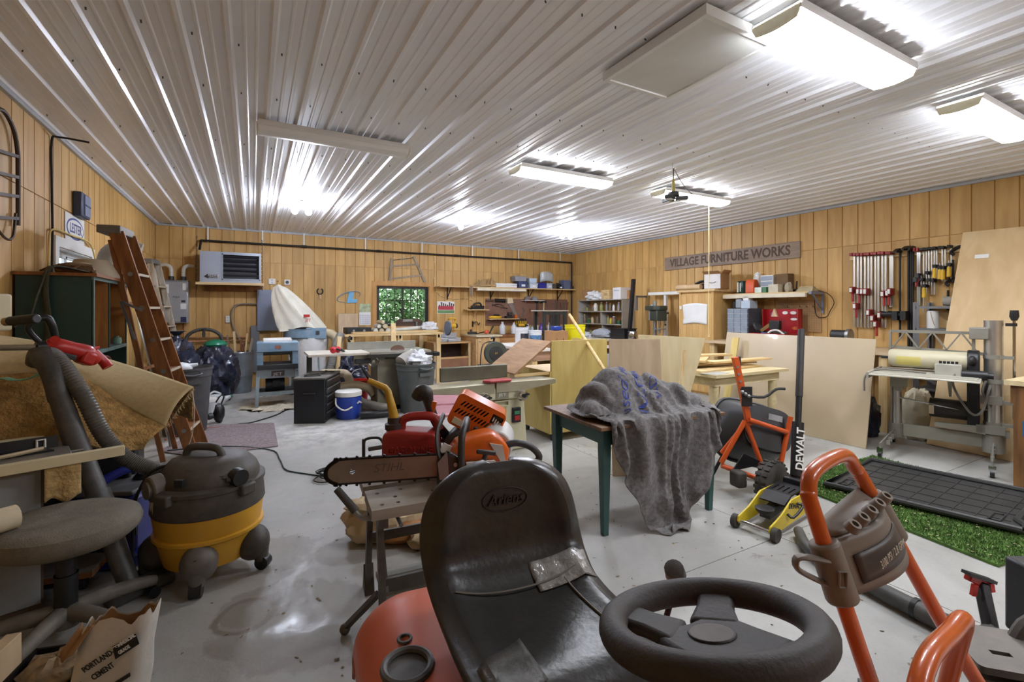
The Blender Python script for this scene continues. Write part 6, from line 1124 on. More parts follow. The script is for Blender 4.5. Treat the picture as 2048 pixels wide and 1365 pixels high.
# ================================================================ the things nearest the viewpoint
def K(X_,d,z=0): return Vector((X_*cT+d*sT,-X_*sT+d*cT,z))
def Kx(u,d): return (u-1024)/F*d
def axes(ex,ez):
    ex = Vector(ex).normalized(); ez = Vector(ez); ez = (ez-ex*ez.dot(ex)).normalized(); ey = ez.cross(ex)
    return Matrix((ex,ey,ez)).transposed()
def face_rot(ex,up):      # writing: reads along ex, letters stand along up
    ex = Vector(ex).normalized(); up = Vector(up); up = (up-ex*up.dot(ex)).normalized(); n_ = ex.cross(up)
    return Matrix((ex,up,n_)).transposed().to_euler()
# ------------- riding mower
mow = thing('riding_mower','orange riding mower with a worn black seat and dark steering wheel','mower',K(.07,1.25,0),math.atan2(-.93,.37)-TH)
vinyl = mat('black_seat_vinyl','#1b1b1d',.3,var=.25,sc=5,dust=.45,dcol='#55524c',bump=.06,bsc=50); morg = mat('mower_orange','#d2603a',.45,var=.06,dust=.2); mblk = mat('mower_black','#2a2a2b',.5,var=.2,dust=.3)
prof = [(.30,.62),(.275,.665),(.22,.685),(.10,.675),(-.02,.668),(-.12,.675),(-.19,.705),(-.230,.755),(-.248,.82),(-.262,.88),(-.270,.93),(-.276,.965),(-.284,.988),(-.300,1.0)]
hw = [.19,.222,.238,.245,.246,.25,.258,.262,.260,.248,.222,.180,.125,.04]
sp_ = spl([(a,0,b_) for a,b_ in prof],4); hws = [h for h in spl([(h,0,0) for h in hw],4)]
def seatf(u,v):
    q_ = max(0,min(1,v))*(len(sp_)-1); i = min(len(sp_)-2,int(q_)); p = sp_[i].lerp(sp_[i+1],q_-i); w = hws[i].lerp(hws[i+1],q_-i).x; t_ = 2*u-1
    a = abs(t_); back = max(0,min(1,(p.z-.70)/.12))
    up = (.045*a**3-.045*max(0,a-.8)/.2)*min(1,w/.25)**2
    return (p.x+back*up*1.3-.035*back*max(0,a-.85)/.15, t_*w, p.z+(1-back)*up)
st_ = part(mow,'seat',vinyl,GR(seatf,30,len(sp_)-1),sol=.03,sub=1,label='worn black vinyl seat')
ov = [(.0,.075*math.cos(2*PI*i/28),.035*math.sin(2*PI*i/28)) for i in range(28)]
bz = .905; bxx = -.247; tl = Matrix.Rotation(-.15,4,'Y')
sub(st_,'oval_rim',vinyl,TB([Vector((bxx,0,bz))+(tl @ Vector(q)) for q in ov],.0022,6,True)); text(st_,'Ariens',.045,(bxx+.0015,0,bz),(PI/2-.15,0,PI/2),vinyl,.003,shear=.3)
sub(st_,'tape_patch',mat('dull_tape','#4f4d4a',.45,bump=.3,bsc=30),[GR(lambda u,v: seatf(.05+.28*u,.10+.10*v+.05*u)[0:2]+(seatf(.05+.28*u,.10+.10*v+.05*u)[2]+.019,),12,6)],sol=.002)
sub(st_,'clear_tape',mat('clear_tape','#8c8a86',.15,var=.3,sc=20,bump=.6,bsc=25),[GR(lambda u,v: seatf(.60+.38*u,.36+.10*v)[0:2]+(seatf(.60+.38*u,.36+.10*v)[2]+.019,),14,8)],sol=.002)
sub(st_,'seam',mat('seam_grey','#6d675d',.6),[TB([seatf(.12+.76*i/14,.40-.02*math.sin(PI*i/14))[0:2]+(seatf(.12+.76*i/14,.40)[2]+.018,) for i in range(15)],.003,5),TB([seatf(.78+.05*i/10,.38-.36*i/10)[0:2]+(seatf(.78+.05*i/10,.38-.36*i/10)[2]+.018,) for i in range(11)],.003,5)])
part(mow,'seat_bracket',mblk,[B(0,0,.60,.3,.3,.06),B(-.26,0,.75,.02,.2,.3)])
def fen(u,v):
    y = -.44+.76*v; x = -.50+.72*u; e = min(1,min(u,1-u)/.25); e2 = min(1,min(v,1-v)/.22)
    return (x,y,.60-.16*(1-math.sqrt(max(0,1-(1-e)**2)))-.16*(1-math.sqrt(max(0,1-(1-e2)**2))))
fv,ff = GR(fen,96,100); ff = [q for q in ff if math.hypot(sum(fv[i].x for i in q)/4+.055,sum(fv[i].y for i in q)/4+.335) > .058]
part(mow,'fender_deck',morg,(fv,ff),sol=.012,label='orange fender deck')
part(mow,'cup_holder',mblk,[TB([(-.055+.058*math.cos(a),-.335+.058*math.sin(a),.608) for a in [2*PI*i/28 for i in range(28)]],.010,8,True)])
part(mow,'cup_well',mblk,L([(.064,.604),(.056,.606),(.050,.52),(.0,.515),(.0,.51),(.054,.512),(.062,.598)],28,(-.055,-.335,0)))
part(mow,'fender_plug',mblk,TB([(-.165+.017*math.cos(a),-.325+.017*math.sin(a),.602) for a in [2*PI*i/14 for i in range(14)]],.005,6,True))
wh = Vector((.55,.05,.992)); tw = Matrix.Translation(wh) @ Matrix.Rotation(-math.radians(15),4,'Y')
def W_(pr): return [tw @ Vector(p) for p in pr[0]],pr[1]
rimm = mat('dusty_wheel_black','#2c2826',.6,var=.15,dust=.3,dcol='#5f544c',bump=.08,bsc=150)
sw_ = part(mow,'steering_wheel',rimm,[W_(TB([(.155*math.cos(a),.155*math.sin(a),.0) for a in [2*PI*i/56 for i in range(56)]],.0235,16,True))],label='dusty dark steering wheel')
def spoke(a0,w0,w1,r0,r1,z0,z1):
    q = []
    for r_,w_,z_ in ((r0,w0,z0),((r0+r1)/2,(w0+w1)/2*.85,(z0+z1)/2),(r1,w1,z1)):
        for s_ in (-1,1):
            for h_ in (-.011,.011):
                c_,s2 = math.cos(a0),math.sin(a0); q.append((r_*c_-s_*w_*s2,r_*s2+s_*w_*c_,z_+h_))
    f = []
    for k in range(2):
        o = 4*k; f += [(o,o+4,o+6,o+2),(o+1,o+3,o+7,o+5),(o,o+1,o+5,o+4),(o+2,o+6,o+7,o+3)]
    return q, f+[(0,2,3,1),(8,9,11,10)]
for a0,w_ in ((math.radians(133),.032),(math.radians(-146),.034)): sub(sw_,'spoke',rimm,[W_(spoke(a0,.042,w_,.05,.150,-.022,-.004))],bev=.008)
hub = [(.085,-.085),(.095,-.03),(.095,.03),(.085,.085),(.02,.078),(-.045,.075),(-.062,.04),(-.055,0),(-.062,-.04),(-.045,-.075),(.02,-.078)]
sub(sw_,'hub_plate',rimm,[W_(PR(hub,-.045,-.012)),W_(spoke(0,.095,.10,.06,.145,-.03,-.008))],bev=.008); sub(sw_,'hub_cap',mat('hub_cap_brown','#4a413c',.6,var=.1,dust=.3),[W_(L([(.034,-.013),(.034,-.009),(0,-.009)],28))]); sub(sw_,'cap_ring',rimm,[W_(TB([(.035*math.cos(a),.035*math.sin(a),-.011) for a in [2*PI*i/28 for i in range(28)]],.0025,6,True))])
part(mow,'steering_column',mblk,[C((.555,.05,.93),(.68,.03,.70),.035)]); part(mow,'hood',morg,[PR([(.60,.35),(1.55,.35),(1.60,.55),(1.45,.74),(.72,.80),(.60,.74)],-.22,.22,'y')],bev=.03); part(mow,'footrest',mblk,B(.35,0,.28,.6,.7,.03)); part(mow,'frame',mblk,B(.55,0,.30,1.7,.3,.08))
lv = part(mow,'drive_lever',iron,C((.02,.36,.48),(.10,.375,.76),.008)); sub(lv,'lever_knob',mblk,[X(L([(.0,-.005),(.018,0),(.028,.03),(.026,.06),(.0,.068)],14),(.10,.375,.755),0,.5,.4)])
lv = part(mow,'throttle_lever',iron,C((.60,.20,.70),(.60,.245,.80),.008)); sub(lv,'lever_knob',mblk,[X(L([(.0,0),(.022,.005),(.03,.035),(.024,.07),(.0,.078)],14),(.60,.245,.79),0,-.2,.1)])
for x_,y_,r_,w_ in ((-.25,-.33,.25,.20),(-.25,.22,.25,.18),(1.2,-.36,.19,.15),(1.2,.36,.19,.15)): part(mow,'tyre',rubber,[L([(r_*.5,-w_/2),(r_*.9,-w_/2),(r_,-w_*.3),(r_,w_*.3),(r_*.9,w_/2),(r_*.5,w_/2)],26,(x_,y_,r_),'y')])
part(mow,'axle',iron,[C((1.2,-.36,.19),(1.2,.36,.19),.03),C((-.25,-.33,.25),(-.25,.22,.25),.03)])
# ------------- folding workbench
wm = thing('folding_workbench','folding workbench with two holed wooden jaws and steel legs','workbench',K(-.60,2.01,0),math.atan2(.41,.91)-TH)
jawm = wood('worn_jaw_wood','#9a8f80','#7d7264',(8,1,1)); lgm = mat('workbench_steel','#4a4540',.5,.5,var=.2,dust=.3)
ZT = .64
for y0_,y1_ in ((0,.245),(.30,.53)):
    j = part(wm,'jaw',jawm,plate(rect(0,.74,y0_,y1_),[ngon(x_,y0_+yy,.0105) for x_,yy in ((.05,.05),(.12,.12),(.05,.19),(.30,.12),(.16,.2),(.12,.05),(.62,.06),(.70,.12))],ZT-.045,ZT))
part(wm,'side_channel',lgm,[BB(.03,.07,.0,.53,ZT-.085,ZT-.045)]); part(wm,'side_channel',lgm,[BB(.67,.71,.0,.53,ZT-.085,ZT-.045)])
for x_ in (.05,.69):
    part(wm,'leg',lgm,BEAM((x_,.12,ZT-.08),(x_,-.02,.02),.045,.028,(0,1,0))); part(wm,'leg',lgm,BEAM((x_,.42,ZT-.08),(x_,.53,.02),.045,.028,(0,1,0)))
    part(wm,'leg_brace',lgm,BEAM((x_+.02,.30,ZT-.08),(x_+.02,.06,.24),.035,.02,(0,1,0))); part(wm,'foot_plate',lgm,PR([(-.06,0),(.04,0),(.06,.16),(.02,.20)],x_-.02,x_+.03,'x') ); part(wm,'foot_plate',lgm,PR([(.48,0),(.58,0),(.54,.14)],x_-.02,x_+.03,'x'))
part(wm,'outrigger',lgm,[BEAM((.04,.10,.22),(-.09,.22,.03),.03,.02,(0,1,0)),SP((-.09,.22,.025),.025,10,7)])
part(wm,'stretcher',lgm,BB(.05,.69,.06,.075,.24,.30)); part(wm,'stretcher',lgm,BB(.05,.69,.43,.445,.30,.35)); 
s_ = part(wm,'step_tread',mat('step_green_grey','#77786c',.6,dust=.4),BB(.07,.67,.14,.38,.15,.175),bev=.004)
for k in range(4): sub(s_,'tread_rib',MATS['step_green_grey'],BB(.12,.60,.17+.045*k,.18+.045*k,.175,.179))
for x_ in (.12,.62): 
    cr = part(wm,'jaw_screw',steel,C((x_,-.03,ZT-.07),(x_,.5,ZT-.07),.009)); 
cr = part(wm,'crank_handle',steel,TB([(.04,.06,ZT-.06),(-.03,.07,ZT-.05),(-.06,.10,ZT-.03)],.012,8,k=4)); sub(cr,'grip',rubber,C((-.055,.10,ZT-.03),(-.13,.16,ZT+.06),.018,.016,n=12))
# ------------- chainsaw on the workbench
cs = thing('chainsaw','orange chainsaw with a long toothed bar lying on the folding workbench','chainsaw',K(-.187,2.37,ZT+.025),math.radians(14.9)-TH)
so = mat('saw_orange','#d9631a',.28,var=.06,coat=.3); sgr = mat('saw_grey','#c8c8c6',.4); blk2 = mat('black_rubber_grip','#1f2022',.45,var=.2,dust=.12)
barp = [(-.15,.15),(-.60,.162),(-.645,.155),(-.68,.13),(-.688,.105),(-.68,.08),(-.645,.058),(-.60,.052),(-.15,.045)]
br = part(cs,'guide_bar',mat('worn_bar_steel','#8d8175',.35,.6,var=.2,sc=8),plate(barp,[ngon(-.58,.105,.012)],-.10,-.092,'y')); text(br,'STIHL',.055,(-.42,-.1012,.11),FY,mat('worn_print','#5d544c',.6),.0005,shear=.25)
tp = spl([(a,0,b_) for a,b_ in barp],8); ch = [TB([(p.x,-.096,p.z) for p in tp],.0065,5)]
for i in range(0,len(tp)-1):
    p = tp[i]; n_ = Vector((p.x+.40,0,(p.z-.105)*3)).normalized() if p.x < -.6 else Vector((0,0,1 if p.z > .105 else -1)); ch.append(B(p.x+n_.x*.007,-.096,p.z+n_.z*.007,.012,.012,.011,0,0,.4))
part(cs,'chain',mat('oily_chain','#2d2824',.4,.6,var=.3),ch,kind='stuff')
part(cs,'body',so,[PR([(-.10,.04),(.10,.02),(.16,.05),(.17,.14),(.13,.20),(.08,.225),(-.02,.215),(-.10,.18),(-.14,.12)],-.07,.09,'y')],bev=.022,sub=1)
part(cs,'clutch_cover',mat('dark_brown_cover','#3a302a',.35,var=.2),[PR([(-.20,.0),(-.10,-.0),(-.06,.06),(-.08,.13),(-.14,.16),(-.20,.13)],-.12,-.06,'y')],bev=.012); part(cs,'muffler_plate',steel,PR([(-.20,.12),(-.155,.17),(-.145,.04),(-.19,.04)],-.125,-.118,'y'))
sh_ = [(-.06,.015),(.10,.015),(.12,.06),(.08,.10),(-.06,.10)]
part(cs,'starter_housing',sgr,plate(sh_,[rect(-.045+.032*i,-.022+.032*i,.022+.019*j,.035+.019*j) for i in range(4) for j in range(4)],-.10,-.084,'y')); part(cs,'flywheel_case',blk2,PR([(.03+(p-.03)*.94,.055+(q-.055)*.94) for p,q in sh_],-.084,-.06,'y'))
part(cs,'label',mat('warning_label','#b9b7b0',.5),PR([(.06,.18),(.125,.165),(.14,.09),(.125,.07)],-.078,-.068,'y')); part(cs,'front_handle',blk2,TB([(-.085,-.13,.0),(-.09,-.135,.12),(-.085,-.12,.23),(-.06,-.06,.275),(-.03,.06,.27),(-.03,.10,.18),(-.03,.10,.08)],.017,10,k=5))
part(cs,'hand_guard',blk2,[TB([(-.155,-.10,.08),(-.19,-.09,.15),(-.195,-.06,.24),(-.165,.0,.30),(-.15,.08,.29)],.02,8,k=5,flat=.55)]); part(cs,'guard_label',paper,B(-.158,-.085,.17,.045,.006,.05,0,0,.5)); 
pl = part(cs,'pull_grip',blk2,[B(.03,-.135,.155,.095,.018,.022,0,0,.18)],bev=.006); sub(pl,'pull_stem',blk2,C((.03,-.13,.15),(.015,-.11,.085),.012)); part(cs,'rear_handle',blk2,[TB([(.15,.0,.14),(.22,.0,.15),(.30,.0,.12),(.34,.0,.06),(.26,.0,.02),(.14,.0,.025)],.018,10,k=5)]); part(cs,'fuel_cap',mat('cap_maroon','#7a3a30',.5),C((-.01,-.102,.03),(-.01,-.115,.03),.028,n=18)); part(cs,'bar_nut',steel,C((-.115,-.12,.105),(-.115,-.128,.105),.011,n=6))
# ------------- petrol can
gc = thing('gasoline_can','red gasoline can with a yellow bent spout on the folding workbench','fuel can',K(Kx(825,2.60),2.60,ZT),-TH+.05)
gr = mat('fuel_can_red','#a3201d',.4,var=.1,sc=4,dust=.3,dcol='#6b4a3c')
part(gc,'body',gr,[PR([(-.15,.0),(.15,0),(.155,.02),(.155,.16),(.13,.20),(-.03,.205),(-.09,.215),(-.145,.20),(-.155,.17),(-.155,.02)],-.085,.085,'y')],bev=.02,sub=1); part(gc,'handle',gr,TB([(-.06,0,.20),(-.055,0,.245),(-.02,0,.27),(.08,0,.275),(.13,0,.255),(.145,0,.20)],.024,10,k=4)); part(gc,'neck_collar',mat('collar_dark','#3a2c28',.6),L([(.042,.20),(.05,.205),(.05,.235),(.036,.24),(.036,.27)],18,(-.10,0,0)))
part(gc,'spout',mat('spout_mustard','#b98f22',.45,var=.15),[TB([(-.10,0,.26),(-.112,0,.32),(-.135,0,.415),(-.15,0,.432),(-.24,-.01,.475)],[.028,.024,.019,.019,.016],12)]); text(gc,'GASOLINE',.055,(-.0,-.0880,.108),FY,gr,.005,sx=.95); part(gc,'mould_ridge',gr,TB([(-.13,-.086,.035),(.0,-.088,.03),(.13,-.086,.035)],.005,6,k=3))
# ------------- string trimmer power head
th = thing('trimmer_engine','orange string trimmer engine with a grille lying behind the chainsaw','trimmer',K(Kx(955,2.66),2.66,ZT),-TH)
A_ = math.radians(27); Mx = lambda pr: X(pr,(.0,.0,.215),0,0,A_)
slots = [[(x0_+.0165*k+dx+.5*dz,r_+dz) for dx,dz in ((-.004,-.013),(.004,-.013),(.004,.013),(-.004,.013))] for r_,n_,x0_ in ((.035,9,-.085),(-.005,12,-.095)) for k in range(n_) if not (r_ > 0 and x0_+.0165*k > .035)]
hs = part(th,'engine_cover',so,[Mx(plate(RR(.24,.15,.025),slots+[rect(.058,.112,.010,.055)],-.06,-.052,'y')),Mx(plate(RR(.24,.15,.025),[RR(.226,.136,.02)],-.052,.08,'y'))])
sub(hs,'engine_core',blk2,[Mx(PR(RR(.22,.13,.02),-.035,.075,'y'))]); sub(hs,'muffler_fin',white,[Mx(B(.07+.012*k,-.045,.030-.004*k,.006,.018,.02)) for k in range(4)]); sub(hs,'label',mat('cream_label','#d9d3b8',.5),[Mx(B(-.07,-.062,-.05,.05,.004,.028))])
so2 = part(th,'starter_cover',sgr,[C((.085,-.11,.10),(.085,.02,.12),.075,.085,n=28)],bev=.006); sub(so2,'starter_face',so,C((.085,-.113,.099),(.085,-.108,.10),.058,n=28)); text(so2,'STIHL',.034,(.085,-.1145,.108),(PI/2,-A_*.9 if False else -.6,0),black,.001,off=.0008); text(so2,'FS 90',.024,(.098,-.1145,.082),(PI/2,-.6,0),black,.001)
for k in range(5): sub(so2,'fan_slot',black,B(.03+.018*k,-.055,.165+.006*k-.012*abs(k-2),.01,.03,.012,0,0,.5))
part(th,'fuel_tank',mat('milky_tank','#b9b8a8',.4),[PR([(.05,0),(.13,0),(.17,.09),(.14,.12),(.06,.05)],-.06,.06,'y')],bev=.012); part(th,'air_filter_cover',blk2,[PR([(-.15,.02),(.0,.02),(.03,.09),(-.03,.16),(-.10,.17),(-.155,.11)],-.085,.05,'y')],bev=.02); part(th,'pull_grip',blk2,[BEAM((-.01,-.09,.15),(.05,-.10,.115),.02,.02,(0,1,0)),BEAM((-.015,-.09,.13),(-.0,-.09,.185),.022,.02,(0,1,0))],bev=.004)
gp = part(th,'control_grip',blk2,[TB([(-.28,0,.30),(-.26,-.01,.33),(-.235,-.01,.325),(-.225,0,.27),(-.19,.0,.18),(-.14,.02,.11)],[.03,.032,.03,.024,.022,.022],10,k=4)]); sub(gp,'trigger',so,B(-.205,-.01,.25,.022,.02,.07,0,0,.25)); part(th,'drive_shaft',mat('alu_shaft','#a8a8a4',.35,.7),C((-.15,.03,.10),(-.35,.05,.03),.013))
th.scale = (1.22,1.22,1.22)
part(th,'support_foot',steel,[BEAM((.13,0,.08),(.10,.0,.0),.10,.01,(0,1,0))])
# ------------- green table and the moving blanket
tabw = wood('worn_table_top','#7a5a3c','#553a26',(8,1,1)); tg = mat('table_green','#2f5350',.5,var=.12,sc=4)
TC = Vector((2.55,2.72,0)); TR = -math.radians(4)
t = thing('green_table','dark green painted table with tapered legs and a worn brown top','table',TC,TR)
part(t,'top',tabw,BB(-.56,.56,-.385,.385,.715,.74),bev=.004); part(t,'apron',tg,BB(-.47,.47,-.32,-.295,.60,.715)); part(t,'apron',tg,BB(-.47,.47,.295,.32,.60,.715)); part(t,'apron',tg,BB(-.485,-.46,-.30,.30,.60,.715)); part(t,'apron',tg,BB(.46,.485,-.30,.30,.60,.715))
for sx in (-1,1):
    for sy_ in (-1,1):
        q = [(sx*.48+a*.032,sy_*.31+b_*.032,.715) for a,b_ in ((-1,-1),(1,-1),(1,1),(-1,1))]+[(sx*.48+a*.032,sy_*.31+b_*.032,.58) for a,b_ in ((-1,-1),(1,-1),(1,1),(-1,1))]+[(sx*.475+a*.02,sy_*.305+b_*.02,0) for a,b_ in ((-1,-1),(1,-1),(1,1),(-1,1))]
        part(t,'leg',tg,(q,[(0,1,2,3),(8,11,10,9)]+[(4*k+i,4*k+4+i,4*k+4+(i+1)%4,4*k+(i+1)%4) for k in range(2) for i in range(4)]),bev=.003)
def cloth_sim():
    n = 64; side = 1.36; rng = np.random.RandomState(4); a = math.radians(45)
    g = np.stack(np.meshgrid(np.linspace(-.5,.5,n),np.linspace(-.5,.5,n),indexing='ij'),-1)*side
    x = g[...,0]*math.cos(a)-g[...,1]*math.sin(a); y = g[...,0]*math.sin(a)+g[...,1]*math.cos(a)
    rest = side/(n-1)
    x = x+.04; y = y-.125; z = np.full_like(x,1.20)
    sm = np.clip((-y-.25)/.35,0,1); x = x*(1-.42*sm)+.03*np.sin(q_*14)*sm if False else x*(1-.62*sm*sm*(3-2*sm))-.06*sm; z = z+.05*np.sin(x*26)*sm
    # gather the outer parts into loose folds lying back over the table
    def fold(q,lim,s):
        o = np.maximum(0,q*s-lim); w = .17; ph = (o/w)%2; tri = np.where(ph < 1,ph,2-ph)*w
        return np.where(q*s > lim,s*(lim-.06+tri*.55),q), o
    x,o1 = fold(x,.44,-1); x,o2 = fold(x,.52,1); y,o3 = fold(y,.30,1)
    z = z+.16*(o1+o2+o3)
    z += .05*np.sin(9*x+4*y)+.03*rng.randn(n,n)*.3
    P = np.stack([x,y,z],-1); V_ = P.copy()
    mounds = [((-.14,.02,.72),(.20,.18,.33)),((.06,.10,.72),(.20,.18,.27)),((-.32,.0,.72),(.14,.16,.22)),((.25,.04,.72),(.18,.16,.27)),((-.44,-.12,.72),(.10,.12,.12)),((.42,-.06,.72),(.11,.16,.18)),((.06,-.18,.72),(.16,.10,.17))]
    cons = []
    for di,dj,k in ((1,0,1),(0,1,1),(1,1,.7),(1,-1,.7),(2,0,.10),(0,2,.10)):
        L0 = rest*math.hypot(di,dj); cons.append((di,dj,k,L0))
    for it in range(260):
        vel = (P-V_)*.965; V_ = P.copy(); P = P+vel; P[...,2] -= .0016
        for _ in range(7):
            for di,dj,k,L0 in cons:
                if dj >= 0: A = (slice(0,n-di),slice(0,n-dj)); Bq = (slice(di,n),slice(dj,n))
                else: A = (slice(0,n-di),slice(-dj,n)); Bq = (slice(di,n),slice(0,n+dj))
                d = P[Bq]-P[A]; l = np.linalg.norm(d,axis=-1,keepdims=True)+1e-9; c = d*(.5*k*(l-L0)/l)*.5; c = np.where(l < L0,c*.22,c)
                P[A] += c; P[Bq] -= c
        # table top with overhang
        m_ = 0.012; ins_ = (np.abs(P[...,0]) < .57+m_)&(np.abs(P[...,1]) < .395+m_)&(P[...,2] < .74+m_)&(P[...,2] > .50)
        dz = .74+m_-P[...,2]; dx = .57+m_-np.abs(P[...,0]); dy = .395+m_-np.abs(P[...,1])
        top = ins_&(dz < .10)&(dz < np.minimum(dx,dy)*1.5+.02); P[...,2] = np.where(top,.74+m_,P[...,2])
        P[...,:2] = np.where(top[...,None],V_[...,:2]+(P[...,:2]-V_[...,:2])*.35,P[...,:2])
        sd = ins_&~top; px_ = sd&(dx < dy); py_ = sd&~(dx < dy)
        P[...,0] = np.where(px_,np.sign(P[...,0])*(.57+m_),P[...,0]); P[...,1] = np.where(py_,np.sign(P[...,1])*(.395+m_),P[...,1])
        leg = (np.abs(P[...,0]) < .52)&(np.abs(P[...,1]) < .35)&(P[...,2] < .52)
        P[...,1] = np.where(leg,np.sign(P[...,1])*.35,P[...,1])
        for c_,r_ in mounds:
            q = (P-np.array(c_))/np.array(r_); l = np.linalg.norm(q,axis=-1,keepdims=True); hit = l < 1
            P = np.where(hit,np.array(c_)+q/(l+1e-9)*np.array(r_),P); P[...,:2] = np.where(hit,V_[...,:2]+(P[...,:2]-V_[...,:2])*.5,P[...,:2])
        P[...,2] = np.maximum(P[...,2],.008)
    # creases of the stiff felt, pushed along the normals
    gu = np.gradient(P,axis=0); gv = np.gradient(P,axis=1); nr = np.cross(gu,gv); nr /= np.linalg.norm(nr,axis=-1,keepdims=True)+1e-9
    nr = np.where(nr[...,2:3] < -.3,-nr,nr)
    am = np.zeros((n,n))
    for i in range(n):
        for j in range(n):
            a_,b_ = i-j,i+j; w_ = .6*noise.noise(Vector((i*.07,j*.07,9))); am[i,j] = .15*(.26-abs(noise.noise(Vector((a_*.12+w_*1.5,b_*.022,2.7)))))+.035*(.25-abs(noise.noise(Vector((a_*.05,b_*.11+w_,7.1)))))+.008*noise.noise(Vector((i*.4,j*.4,1)))
    P = P+nr*np.maximum(am,-.05)[...,None]; P[...,2] = np.maximum(P[...,2],.008)
    P[...,2] = np.where((np.abs(P[...,0]) < .595)&(np.abs(P[...,1]) < .415)&(P[...,2] > .64),np.maximum(P[...,2],.768),P[...,2])
    return [Vector(p) for p in P.reshape(-1,3)], [(i*n+j,(i+1)*n+j,(i+1)*n+j+1,i*n+j+1) for i in range(n-1) for j in range(n-1)]
felt = mat('grey_felt_blanket','#6f6c6b',.95,var=.35,sc=40,bump=.3,bsc=140)
bl = thing('moving_blanket','crumpled grey felt moving blanket with blue print heaped on the green table','blanket',TC,TR)
cl = part(bl,'felt',felt,cloth_sim(),sol=.007,sub=1)
inkb = mat('blue_ink','#3d4a8f',.9,var=.3,sc=50)
for s_,sz,x_,y_,a in (('used recy',.10,-.16,-.10,1.05),('VU.CO.BY',.10,-.01,-.11,1.05),('WORLD',.08,.12,-.14,1.05)):
    o = text(bl,s_,sz,(x_,y_,1.5),(0,0,a),inkb,.0,name='printed_text'); q = o.modifiers.new('wrap','SHRINKWRAP'); q.wrap_method = 'PROJECT'; q.use_project_z = True; q.use_negative_direction = True; q.use_positive_direction = False; q.target = cl; q.offset = .006
# ------------- tow-behind spreader standing on end
sp2 = thing('tow_spreader','orange framed tow spreader with a black hopper tipped on end','spreader',K(Kx(1512,3.9),3.9,0),-TH)
orf = mat('frame_orange','#c9541f',.35,var=.06); hop = mat('hopper_black','#232426',.4,var=.15)
s4 = .00415
def sq(u,v,y=0): return ((u-1512)*s4,y,max(.02,(985-v)*s4))
part(sp2,'tongue',orf,[BEAM(sq(1492,850,-.05),sq(1464,716,-.05),.045,.045,(1,0,0))],bev=.004); part(sp2,'hitch_plate',dgrey,[BEAM(sq(1473,715,-.03),sq(1474,755,-.03),.02,.05,(1,0,0))]); part(sp2,'tongue_bolt',steel,[C(sq(1466+k*3,735+k*14,-.08),sq(1466+k*3,735+k*14,-.07),.011,n=8) for k in range(5)])
for a,b_ in ((((1484,842,-.05)),((1437,925,-.05))),(((1486,846,-.05)),((1516,935,-.08))),(((1488,838,-.08)),((1566,864,-.06))),(((1577,835,-.03)),((1549,930,-.08))),(((1437,930,-.05)),((1500,950,-.10))),(((1492,850,0)),((1452,915,.08)))): part(sp2,'frame_tube',orf,C(sq(*a),sq(*b_),.02,n=10))
def hopf(u,v):
    a = 2*PI*u; r_ = 1-.35*v; q = abs(math.cos(a))**.55*math.copysign(1,math.cos(a)),abs(math.sin(a))**.55*math.copysign(1,math.sin(a))
    return (.30*r_*q[0],-.06-.32*v if v > 0 else -.06,.27*r_*q[1])
hp = part(sp2,'hopper',hop,[X(GR(hopf,32,8),(.065,.36,.39),0,-.35,.25),X(PR([hopf(i/32,1)[0::2] for i in range(32)],-.40,-.38,'y'),(.065,.36,.39),0,-.35,.25),X(TB([(.305*1.0*(abs(math.cos(a))**.55*math.copysign(1,math.cos(a))),-.06,.275*(abs(math.sin(a))**.55*math.copysign(1,math.sin(a)))) for a in [2*PI*i/32 for i in range(32)]],.014,8,True),(.065,.36,.39),0,-.35,.25)])
sub(hp,'hopper_label',mat('grey_label','#8a8c8c',.5),X(B(.05,-.402,.10,.12,.003,.05),(.065,.36,.39),0,-.35,.25))
wl_ = (-.02,-.27,.168)
w = part(sp2,'tyre',rubber,[X(L([(.07,-.05),(.14,-.055),(.163,-.04),(.168,0),(.163,.04),(.14,.055),(.07,.05)],30,(0,0,0),'x'),wl_,-1.0)]+[X(B(dx,.168*math.cos(a),.168*math.sin(a),.035,.022,.012,0,a-PI/2),wl_,-1.0) for a in [2*PI*i/22 for i in range(22)] for dx in (-.028,.028)])
sub(w,'rim',mat('rim_dark','#4d4a46',.4,.5),X(L([(.0,.035),(.03,.04),(.075,.03),(.08,.05),(.075,.052)],22,(0,0,0),'x'),wl_,-1.0)); sub(w,'hub',chrome,X(C((.03,0,0),(.07,0,0),.014),wl_,-1.0))
part(sp2,'stub_wheel',rubber,[B(-.21,-.13,.15,.09,.11,.13,.3)],bev=.02); part(sp2,'axle',chrome,C((-.21,-.13,.15),(-.02,-.27,.168),.011)); part(sp2,'deflector',black,[PR([(-.24,.20),(-.05,.24),(-.02,.28),(-.15,.34)],-.10,-.085,'y')])
part(sp2,'lever_plate',black,[BB(-.16,-.075,-.09,-.08,.72,.88)],bev=.003); part(sp2,'lever_knobs',steel,[SP(sq(1473+k*6,783+4*k,-.10),.016,8,6) for k in range(3)]); part(sp2,'control_lever',black,TB([sq(1478,790,-.09),sq(1515,793,-.10),sq(1538,778,-.10),sq(1556,777,-.10)],.011,8,k=3)); part(sp2,'support_leg',iron,C((.30,.30,0),(.2,.25,.3),.015)); part(sp2,'support_leg',iron,C((-.28,.25,0),(-.15,.2,.3),.015))
